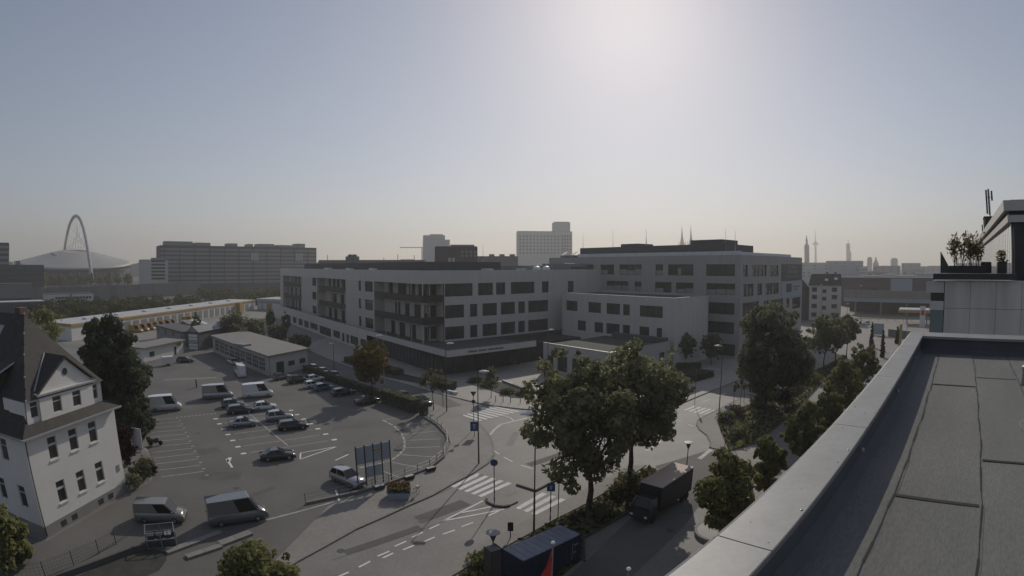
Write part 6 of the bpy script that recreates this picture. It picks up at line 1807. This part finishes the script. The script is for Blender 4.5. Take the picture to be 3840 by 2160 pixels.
def crown_blobs(kind, rx, rz, seed):
    """kind round, tall, cone, open; crown centred on the origin with half sizes rx, rz"""
    r = random.Random(seed)
    out = []
    if kind == 'cone':
        n = 46
        for i in range(n):
            t = (i + 0.5) / n
            z = -rz + 2 * rz * t
            rr = rx * (1 - t) ** 0.8 * (0.95 if t > 0.12 else 0.75)
            for k in range(max(1, int(5 * (1 - t) + 1))):
                a = r.uniform(0, 6.283)
                q = rr * r.uniform(0.45, 0.95)
                out.append((q * math.cos(a), q * math.sin(a), z + r.uniform(-0.3, 0.3), max(0.28, rx * 0.30 * (1 - t * 0.75)) * r.uniform(0.8, 1.2), 0.55))
        return out
    n = {'round': 46, 'tall': 34, 'open': 22}[kind]
    for i in range(n):
        d = Vector((r.gauss(0, 1), r.gauss(0, 1), r.gauss(0, 1))).normalized()
        q = r.uniform(0.45, 0.9)
        sh = 1.0
        if kind == 'tall': sh = 1.0 - 0.45 * max(0, d.z) - 0.25 * max(0, -d.z)
        out.append((d.x * rx * q * sh, d.y * rx * q * sh, d.z * rz * q, rx * r.uniform(0.20, 0.36) * (0.8 if kind == 'open' else 1.0), r.uniform(0.7, 1.0)))
    for i in range(26 if kind == 'round' else 14):   # ragged sprays beyond the main outline
        d = Vector((r.gauss(0, 1), r.gauss(0, 1), r.gauss(0, 0.9))).normalized()
        q = r.uniform(0.92, 1.14)
        out.append((d.x * rx * q * (0.8 if kind == 'tall' else 1), d.y * rx * q * (0.8 if kind == 'tall' else 1), d.z * rz * q, rx * r.uniform(0.08, 0.17), r.uniform(0.7, 1.2)))
    if kind == 'round':
        out.append((0, 0, 0, rx * 0.62, rz / rx * 0.95))
    return out


def trunk_mesh(h, r0, spread, top, seed, limbs=6, m='bark'):
    r = random.Random(seed)
    b = MB()
    x = y = 0.0
    p = Vector((0, 0, -0.1))
    n = 4
    for i in range(n):
        q = Vector((r.uniform(-0.12, 0.12) * (i + 1) * 0.5, r.uniform(-0.12, 0.12) * (i + 1) * 0.5, h * (i + 1) / n))
        b.tube(p, q, r0 * (1.25 if i == 0 else 1 - 0.12 * i), r0 * (1 - 0.12 * (i + 1)), 9)
        p = q
    for i in range(limbs):
        a = 6.283 * i / limbs + r.uniform(-0.4, 0.4)
        s = Vector((p.x, p.y, h * r.uniform(0.8, 1.0)))
        mid = s + Vector((math.cos(a) * spread * 0.45, math.sin(a) * spread * 0.45, (top - h) * r.uniform(0.3, 0.5)))
        e = mid + Vector((math.cos(a + r.uniform(-.5, .5)) * spread * 0.4, math.sin(a + r.uniform(-.5, .5)) * spread * 0.4, (top - h) * r.uniform(0.25, 0.45)))
        b.tube(s, mid, r0 * 0.5, r0 * 0.3, 6)
        b.tube(mid, e, r0 * 0.3, r0 * 0.1, 5)
        for k in range(2):
            f = mid + Vector((r.uniform(-1, 1) * spread * 0.4, r.uniform(-1, 1) * spread * 0.4, (top - h) * r.uniform(0.15, 0.4)))
            b.tube(mid, f, r0 * 0.2, r0 * 0.07, 4)
    return b.mesh('trunk', M[m], True)


def tree(x, y, zc, rx, rz, leafm, label, kind='round', leaf=0.3, n=7000, trunk_h=None, trunk_r=None, group=None, name='broadleaf_tree', z=0.0, seed=None, off=(0, 0), cat='tree', extra=None):
    seed = rnd.randrange(10 ** 6) if seed is None else seed
    t = thing(name, label, cat, (x, y, z), 0, group)
    blobs = crown_blobs(kind, rx, rz, seed)
    if extra: blobs += extra
    n = int(n * 0.62)
    pts, nn = blob_points(blobs, n, seed)
    pts = pts + np.array([off[0], off[1], zc - z])
    keep = pts[:, 2] > 0.15
    inst('crown', leaf_mesh('crown', pts[keep], nn[keep], leaf, M[leafm], seed), t)
    th = (zc - rz * 0.55) if trunk_h is None else trunk_h
    inst('trunk', trunk_mesh(max(0.4, th - z), trunk_r or max(0.07, rx * 0.045), rx * 0.75, zc + rz * 0.5 - z, seed, 6 if kind != 'cone' else 0), t)
    return t


GP = 'big plane trees on the verge'
tree(7.7, 46.2, 10.0, 4.9, 5.9, 'leaf_plane', 'left of the two big plane trees, nearer the crossing', leaf=0.34, n=23000, trunk_h=5.0, trunk_r=0.36, group=GP, name='plane_tree', z=0.1, seed=11, off=(-1.2, 0.2),
     extra=[(1.6, 0, -5.4, 1.3), (0.8, -0.3, -4.0, 1.6), (-2.2, 0.5, 2.5, 1.8)])
tree(13.2, 53.2, 10.0, 5.9, 5.5, 'leaf_plane', 'right of the two big plane trees, behind the dark box truck', leaf=0.34, n=28000, trunk_h=5.2, trunk_r=0.36, group=GP, name='plane_tree', z=0.1, seed=23, off=(0.2, 0.6),
     extra=[(4.2, 1, -4.6, 1.3), (3.4, 0.4, -3.2, 1.7), (-0.8, 0, 3.6, 2.4)])
tree(-25.3, 91.6, 6.8, 3.4, 4.0, 'leaf_yel', 'yellowing tree at the hedge between the yard and the side street', leaf=0.30, n=11000, trunk_r=0.16, seed=5)
tree(-12.6, 83.8, 5.5, 2.1, 1.8, 'leaf_pale', 'thin pale street tree on the pavement at the side street', 'open', leaf=0.20, n=1700, trunk_h=3.4, trunk_r=0.08, z=0.12, seed=6)
tree(-3.3, 92.6, 3.9, 1.35, 2.2, 'leaf_dark', 'small young tree on the plaza beside the planting bed', 'tall', leaf=0.22, n=1900, trunk_h=2.4, trunk_r=0.07, z=0.2, seed=7)
GR = 'big dark trees right of the junction'
tree(42.6, 77.6, 9.7, 5.9, 8.3, 'leaf_dark', 'huge dark street tree at the far side of the grass wedge', leaf=0.38, n=30000, trunk_h=3.6, trunk_r=0.38, z=0.16, seed=31, name='street_tree', group=GR, extra=[(-3.4, 0.5, -2.6, 2.2), (-3.8, 0, 0.5, 1.8), (0.6, 0, 6.4, 2.4)])
tree(49.8, 82.2, 7.4, 4.8, 6.0, 'leaf_dark', 'lower dark tree leaning against the right side of the huge street tree', leaf=0.36, n=18000, trunk_h=3.2, trunk_r=0.22, z=0.16, seed=32, name='street_tree', group=GR)
GW = 'trees in a row towards the bridge'
tree(72.0, 103.0, 8.2, 4.0, 4.0, 'leaf_plane', 'first tree of the row towards the bridge, nearest the huge street tree', leaf=0.40, n=12000, trunk_h=4.0, trunk_r=0.2, seed=41, name='street_tree', group=GW, z=0.1)
tree(78.6, 107.5, 8.3, 3.7, 3.9, 'leaf_plane', 'second tree of the row towards the bridge', leaf=0.40, n=10000, trunk_h=4.2, trunk_r=0.2, seed=42, name='street_tree', group=GW, z=0.1)
tree(87.5, 114.4, 7.8, 3.4, 3.6, 'leaf_dark', 'third tree of the row towards the bridge, in front of the apartment house corner', leaf=0.40, n=8000, trunk_h=4.0, trunk_r=0.18, seed=43, name='street_tree', group=GW, z=0.1)
tree(42.0, 120.0, 4.8, 2.9, 3.2, 'leaf_dark', 'small dark tree in front of the blank end wall', leaf=0.34, n=7500, trunk_h=2.2, trunk_r=0.1, seed=44, name='street_tree', z=0.12)
tree(49.2, 119.0, 4.7, 2.7, 3.2, 'leaf_dark', 'small dark tree at the right end of the blank end wall', leaf=0.34, n=7500, trunk_h=2.2, trunk_r=0.1, seed=45, name='street_tree', z=0.12)
GY = 'young trees along our building'
YT = [(25.9, 41.5, 6.0, 2.35, 3.9, 'first'), (29.9, 50.8, 5.0, 1.65, 3.1, 'second'), (33.5, 62, 5.0, 2.15, 3.3, 'third'), (35.9, 72.5, 4.7, 2.15, 3.0, 'fourth'), (37.5, 84, 5.9, 3.0, 3.7, 'fifth'), (39.5, 100.5, 6.4, 2.8, 3.7, 'sixth')]
for a_, d_, zc, rx, rz, w in YT:
    p = AZ(a_, d_)
    tree(p.x, p.y, zc, rx * 1.22, rz * 1.05, 'leaf_young', w + ' young leafy tree along our parapet, counted from the bottom of the view', 'tall', leaf=0.30, n=9500, trunk_h=2.0, trunk_r=0.09, group=GY, name='young_tree')
tree(-59.8, 61.5, 8.7, 6.2, 8.6, 'leaf_con', 'tall dark conifer standing behind the white house', 'tall', leaf=0.42, n=36000, trunk_h=13.0, trunk_r=0.3, name='conifer', seed=51, extra=[(1.5, 0, 6.6, 1.5), (0.8, 0, 4.6, 2.6), (-2.4, 0, 3.2, 2.2), (3.2, 0, 1.6, 2.4), (2.0, 0.5, -2, 3.4), (-2.5, 0, -2, 3.2), (1, 0, -5.5, 3.6)])
tree(-54.6, 60.2, 5.6, 3.6, 5.6, 'leaf_con', 'lower dark conifer hugging the right side of the tall conifer', 'cone', leaf=0.40, n=12000, trunk_h=10, trunk_r=0.2, name='conifer', seed=52)
tree(-48.5, 53.5, 3.6, 2.0, 3.4, 'leaf_con', 'dark evergreen bush between the conifer and the lilac banner', 'tall', leaf=0.3, n=4500, name='evergreen_bush', cat='shrub', seed=53)
tree(-46.4, 48.2, 2.6, 1.7, 2.8, 'leaf_red', 'dark red leaved shrub beside the white house wall', 'round', leaf=0.26, n=3800, name='red_shrub', cat='shrub', seed=54)
for x, y, zc, rx, rz, lm, lab in ((-40.3, 42.3, 1.0, 1.1, 1.1, 'leaf_dark', 'round clipped bush at the foot of the white house corner'), (-41.4, 45.2, 0.9, 1.6, 1.0, 'leaf_con', 'low spreading dark bush between the house and the bays'),
                                 (-42.5, 47.0, 0.9, 1.3, 1.0, 'leaf_pale', 'low pale shrub under the white leaf shaped sign'), (-41.2, 47.3, 0.5, 0.7, 0.6, 'leaf_red', 'tiny red shrub at the end of the bays'),
                                 (33.4, 73.6, 0.9, 1.5, 0.9, 'leaf_young', 'bushy shrub at the pointed tip of the grass wedge'), (36.2, 76.4, 0.8, 1.6, 0.9, 'leaf_pale', 'pale shrub near the leaning signal on the grass wedge'),
                                 (31.8, 64.5, 1.0, 1.6, 1.1, 'leaf_dark', 'dark shrub at the lower end of the grass wedge'), (33.4, 67.5, 0.8, 1.4, 0.9, 'leaf_young', 'light shrub in the middle of the grass wedge'),
                                 (48.5, 83.4, 1.0, 2.4, 1.1, 'leaf_red', 'reddish ground shrub under the huge street tree'), (43.0, 79.8, 1.3, 2.2, 1.5, 'leaf_dark', 'dark thicket round the trunk of the huge street tree'), (62, 92.8, 1.1, 2.4, 1.3, 'leaf_young', 'light bush near the end of the foot path'),
                                 (13.0, 52.0, 0.9, 1.6, 1.0, 'leaf_dark', 'scrubby bush round the right plane tree trunk'), (11.8, 50.2, 0.7, 1.5, 0.8, 'leaf_pale', 'dry pale bush on the verge between the plane trees'), (8.6, 45.8, 0.6, 1.2, 0.7, 'leaf_dark', 'low bush at the foot of the left plane tree'),
                                 (-2.0, 37.2, 0.5, 1.5, 0.5, 'leaf_young', 'low green plants left of the navy container'),
                                 (-0.5, 95.8, 0.6, 1.5, 0.5, 'leaf_dark', 'low planting in the near point of the planting bed'), (-4.2, 101.6, 0.7, 1.9, 0.6, 'leaf_dark', 'dense planting in the middle of the planting bed'), (-7.0, 105.6, 0.6, 1.5, 0.5, 'leaf_dark', 'planting at the far corner of the planting bed'), (2.4, 94.4, 0.5, 1.3, 0.4, 'leaf_pale', 'pale planting along the stone bench edge')):
    tree(x, y, zc, rx, rz, lm, lab, 'round', leaf=0.2, n=int(700 * rx * rx), name='shrub', cat='shrub', trunk_h=0.4, trunk_r=0.05)
for i, (a_, e_, d_, rx, lm, kd, lab) in enumerate(((-51.2, -4.0, 150, 5.0, 'leaf_young', 'round', 'yellow green tree behind the roof of the white house'), (-53.0, -4.6, 130, 4, 'leaf_plane', 'round', 'green tree touching the roof ridge of the white house'), (-34.5, -4.6, 165, 3.4, 'leaf_dark', 'cone', 'small dark conifer in front of the yellow vans'),
                                               (-30.6, -4.7, 170, 5.0, 'leaf_dark', 'round', 'round dark tree behind the workshop roof'), (-28.2, -5.4, 165, 3.6, 'leaf_plane', 'round', 'green tree at the right end of the depot yard'), (-26.3, -4.6, 200, 2.2, 'leaf_dark', 'tall', 'slim dark tree in the pale depot yard'),
                                               (-24.6, -4.9, 190, 2.0, 'leaf_plane', 'tall', 'slim green tree beside the far office corner'), (-25.6, -6.2, 160, 3.2, 'leaf_dark', 'round', 'low dark tree behind the workshop end'), (-23.2, -7.2, 150, 3.0, 'leaf_dark', 'round', 'dark tree at the far end of the hedge'))):
    p = AZ(a_, d_)
    top = EZ(e_, d_)
    rz = top * 0.42 if kd != 'tall' else top * 0.46
    tree(p.x, p.y, top - rz, rx, rz, lm, lab, kd, leaf=0.5, n=3600, trunk_r=0.15, name='broadleaf_tree' if kd != 'cone' else 'conifer')
tree(-17.5, 28.9, 2.2, 3.0, 2.5, 'leaf_young', 'bushy tree top at the bottom edge in front of the yard entrance', 'round', leaf=0.24, n=15000, trunk_h=1.4, trunk_r=0.1, seed=71)
tree(-39.6, 22.8, 2.8, 2.4, 3.0, 'leaf_young', 'leafy tree cut by the left edge of the view in front of the white house', 'round', leaf=0.24, n=14000, trunk_h=1.2, trunk_r=0.1, seed=72)
for i, (a_, d_, top) in enumerate(((40.05, 166, 7.2), (41.35, 148.5, 7.0), (42.9, 176, 5.2))):
    p = AZ(a_, d_)
    tree(p.x, p.y, top * 0.52, 0.9, top * 0.5, 'leaf_cypress', ('left', 'middle', 'right')[i] + ' of three slim dark columnar cypresses on the far forecourt', 'cone', leaf=0.3, n=2600, trunk_h=2, name='cypress', trunk_r=0.1, group='slim cypresses on the forecourt')
for i in range(11):                        # pale yellow trees before the arena
    a_ = -52.2 + i * 1.02 + rnd.uniform(-0.2, 0.2)
    p = AZ(a_, 640 + rnd.uniform(-20, 20))
    tree(p.x, p.y, 9.5, 6.2, 6.5, 'leaf_far', 'pale yellow tree in the row before the arena, %s' % ('leftmost of all', 'second from the left', 'third from the left', 'fourth from the left', 'fifth from the left', 'in the very middle', 'fifth from the right', 'fourth from the right', 'third from the right', 'second from the right', 'rightmost of all')[i], 'round', leaf=1.5, n=700, trunk_r=0.4, group='pale yellow trees before the arena', name='broadleaf_tree')


def hedge(name, p0, p1, w, h, lm, label, z=0.0, cat='hedge', topm=None):
    p0, p1 = Vector(p0), Vector(p1)
    L = (p1 - p0).length
    t = thing(name, label, cat, (p0.x, p0.y, z), math.atan2(p1.y - p0.y, p1.x - p0.x))
    r = np.random.RandomState(int(L * 100) % 9999)
    n = int((L * w + 2 * L * h + 2 * w * h) * 38)
    u = r.uniform(0, L, n); v_ = r.uniform(-w / 2, w / 2, n); zz = r.uniform(0.05, h, n)
    side = r.choice(3, n, p=[0.4, 0.3, 0.3])
    nn = np.zeros((n, 3))
    top = side == 0
    zz[top] = h; nn[top, 2] = 1
    for k, s in ((1, -1), (2, 1)):
        q = side == k
        v_[q] = s * w / 2; nn[q, 1] = s
    pts = np.stack([u, v_, zz], 1) + r.normal(0, 0.05, (n, 3))
    inst('foliage', leaf_mesh('foliage', pts, nn, 0.17, M[lm], 3), t)
    b = MB(); b.box(0.05, -w / 2 + 0.06, 0, L - 0.05, w / 2 - 0.06, h - 0.08); b.build('stems', M['soil'], t)
    return t


hedge('hedge', (-46.5, 110.8), (-22.9, 90.3), 1.1, 1.5, 'leaf_dark', 'long low dark hedge between the shaded car row and the side street')
hedge('hedge', (-22.2, 88.6), (-15.2, 82.0), 1.5, 2.3, 'leaf_dark', 'tall clipped hedge block at the end of the shaded car row')
hedge('hedge', (-14.3, 81.3), (-13.3, 80.3), 1.0, 2.1, 'leaf_dark', 'short clipped hedge cube beside the pavement')
hedge('hedge', (36.6, 103.5), (42.5, 107.6), 6.0, 1.3, 'leaf_con', 'broad dark hedge block beside the white barrier boards', 0.12)
hedge('hedge', (38.5, 114.8), (44.5, 114.2), 1.6, 1.4, 'leaf_con', 'dark hedge under the blank end wall', 0.12)
hedge('hedge', (-17.2, 103.0), (-11.0, 98.2), 2.6, 1.3, 'leaf_con', 'dark low hedge in front of the glazed ground floor', 0.2)
hedge('hedge', (-40.5, 125.2), (-24.0, 110.6), 2.4, 1.2, 'leaf_dark', 'long hedge in the planting bed along the side street', 0.2)

# flowers in the planter
r = np.random.RandomState(4)
pts = np.stack([r.uniform(-1.2, 1.2, 900), r.uniform(-0.85, 0.85, 900), 0.75 + r.uniform(0, 0.55, 900)], 1)
nn = np.tile(np.array([0, 0, 1.0]), (900, 1))
inst('plants', leaf_mesh('plants', pts, nn, 0.16, M['leaf_dark'], 5), planter)
pts = np.stack([r.uniform(-1.1, 1.1, 420), r.uniform(-0.2, 0.85, 420), 1.1 + r.uniform(0, 0.35, 420)], 1)
inst('flowers', leaf_mesh('flowers', pts, np.tile(np.array([0, 0, 1.0]), (420, 1)), 0.14, M['flower'], 6), planter)

# bamboo tub and planter boxes on the terrace
t = thing('bamboo_clump', 'tall dry bamboo clump in the planter on the terrace', 'plant', roof_local(28.0, -0.55, H - 0.33), TR)
b = MB(); b.box(-0.5, -1.0, 0, 0.5, 1.0, 0.35); b.build('tub', M['dark'], t)
b = MB()
pts = []
for i in range(60):
    x, y = rnd.uniform(-0.4, 0.4), rnd.uniform(-0.75, 0.75)
    hh = rnd.uniform(1.0, 1.95)
    lx, ly_ = rnd.uniform(-0.2, 0.2), rnd.uniform(-0.3, 0.3) + y * 0.12
    b.tube((x, y, 0.3), (x + lx, y + ly_, hh), 0.012, 0.006, 3, cap=False)
    for k in range(15):
        q = rnd.uniform(0.3, 1.0) ** 0.6
        pts.append((x + lx * q + rnd.gauss(0, 0.05), y + ly_ * q + rnd.gauss(0, 0.07), 0.3 + (hh - 0.3) * q + rnd.gauss(0, 0.05)))
tag(b.build('canes', M['bark'], t), kind='stuff')
pts = np.array(pts)
inst('leaves', leaf_mesh('leaves', pts, np.tile(np.array([0, 0, 0.3]), (len(pts), 1)), 0.085, M['bamboo'], 8, 2.4), t)
t = thing('wind_screen', 'triangular glass wind screen left of the bamboo on the terrace', 'screen', roof_local(28.3, 0.75, H - 0.33), TR)
b = MB(); b.poly([(0, 0.14, 0), (0, -0.42, 0), (0, -0.38, 0.15), (0, 0.12, 1.0)]); b.poly([(0.03, 0.14, 0), (0.03, -0.42, 0), (0.03, -0.38, 0.15), (0.03, 0.12, 1.0)]); b.build('pane', M['pane2'], t)
b = MB(); b.tube((0.0, 0.15, 0), (0.0, 0.15, 1.02), 0.025, n=6); b.build('post', M['frame'], t)
for k, (s_, y, w) in enumerate(((28.2, -1.55, 0.55), (27.6, -2.35, 0.5))):
    t = thing('planter_box', ('left' if k == 0 else 'right') + ' of the two dark planter boxes before the penthouse glass', 'planter', roof_local(s_, y, H - 0.33), TR, 'planter boxes on the terrace')
    b = MB(); b.box(-w / 2, -w / 2, 0, w / 2, w / 2, 0.5); b.build('box', M['dark'], t)
    b = MB(); b.box(-w / 2 + 0.03, -w / 2 + 0.03, 0.5, w / 2 - 0.03, w / 2 - 0.03, 0.53); b.build('soil', M['soil'], t)
    if k:
        r = np.random.RandomState(3)
        pts = np.stack([r.normal(0, 0.12, 220), r.normal(0, 0.12, 220), 0.5 + r.uniform(0, 0.55, 220)], 1)
        inst('leaves', leaf_mesh('leaves', pts, np.tile(np.array([0, 0, 0.3]), (220, 1)), 0.07, M['bamboo'], 8, 2.2), t)

# scrub between the depot and the railway wall, one mass
r = np.random.RandomState(12)
bl = []
for i in range(520):
    a_ = r.uniform(-54, -20.5)
    d_ = r.uniform(235, 365) if a_ < -34 else r.uniform(300, 480)
    x, y = d_ * math.sin(R(a_)), d_ * math.cos(R(a_))
    if -160 < x < -110 and 110 < y < 290: continue
    if -178 < x < -112 and y < 292: continue
    rr = r.uniform(2.0, 4.6)
    bl.append((x, y, rr * 0.55, rr, 0.8))
pts, nn = blob_points(bl, 42000, 9, 0.7)
k = pts[:, 2] > 0.1
o = inst('scrub', leaf_mesh('scrub', pts[k], nn[k], 1.0, M['leaf_scrub'], 10))
tag(o, 'rough green scrub filling the ground before the railway wall', 'scrub', None, 'stuff')
# grass tufts on the verges
def tufts(poly, n, seed, label):
    r = np.random.RandomState(seed)
    P = np.array(poly)
    lo, hi = P.min(0), P.max(0)
    out = []
    while len(out) < n:
        q = r.uniform(lo, hi)
        c = False
        j = len(P) - 1
        for i in range(len(P)):
            if (P[i, 1] > q[1]) != (P[j, 1] > q[1]) and q[0] < (P[j, 0] - P[i, 0]) * (q[1] - P[i, 1]) / (P[j, 1] - P[i, 1]) + P[i, 0]: c = not c
            j = i
        if c: out.append((q[0], q[1], 0.16 + r.uniform(0.02, 0.16)))
    pts = np.array(out)
    nn = np.tile(np.array([0, 0, 0.6]), (n, 1))
    o = inst('grass_tufts', leaf_mesh('grass_tufts', pts, nn, 0.26, M['leaf_scrub'] if seed % 2 else M['leaf_pale'], seed, 2.0))
    tag(o, label, 'grass', None, 'stuff')


tufts(VERGE, 1300, 3, 'green grass and weeds on the verge under the plane trees')
tufts(VERGE, 1300, 4, 'dry straw coloured grass on the verge under the plane trees')
tufts(WEDGE, 2200, 5, 'green grass and weeds on the long grass wedge')
tufts(WEDGE, 1800, 6, 'dry straw coloured grass on the long grass wedge')

# ------------------------------------------------------------------ air
hz = MB().box(-4700, -4700, -1.0, 4700, 4700, 280)
m = bpy.data.materials.new('haze')
m.use_nodes = True
m.node_tree.nodes.clear()
out = m.node_tree.nodes.new('ShaderNodeOutputMaterial')
pv = m.node_tree.nodes.new('ShaderNodeVolumePrincipled')
pv.inputs['Color'].default_value = (0.95, 0.925, 0.895, 1)
pv.inputs['Density'].default_value = 0.00034
pv.inputs['Anisotropy'].default_value = 0.35
m.node_tree.links.new(pv.outputs[0], out.inputs['Volume'])
o = hz.build('haze', m)
tag(o, 'thin pale summer haze lying over the city', None, None, 'stuff')
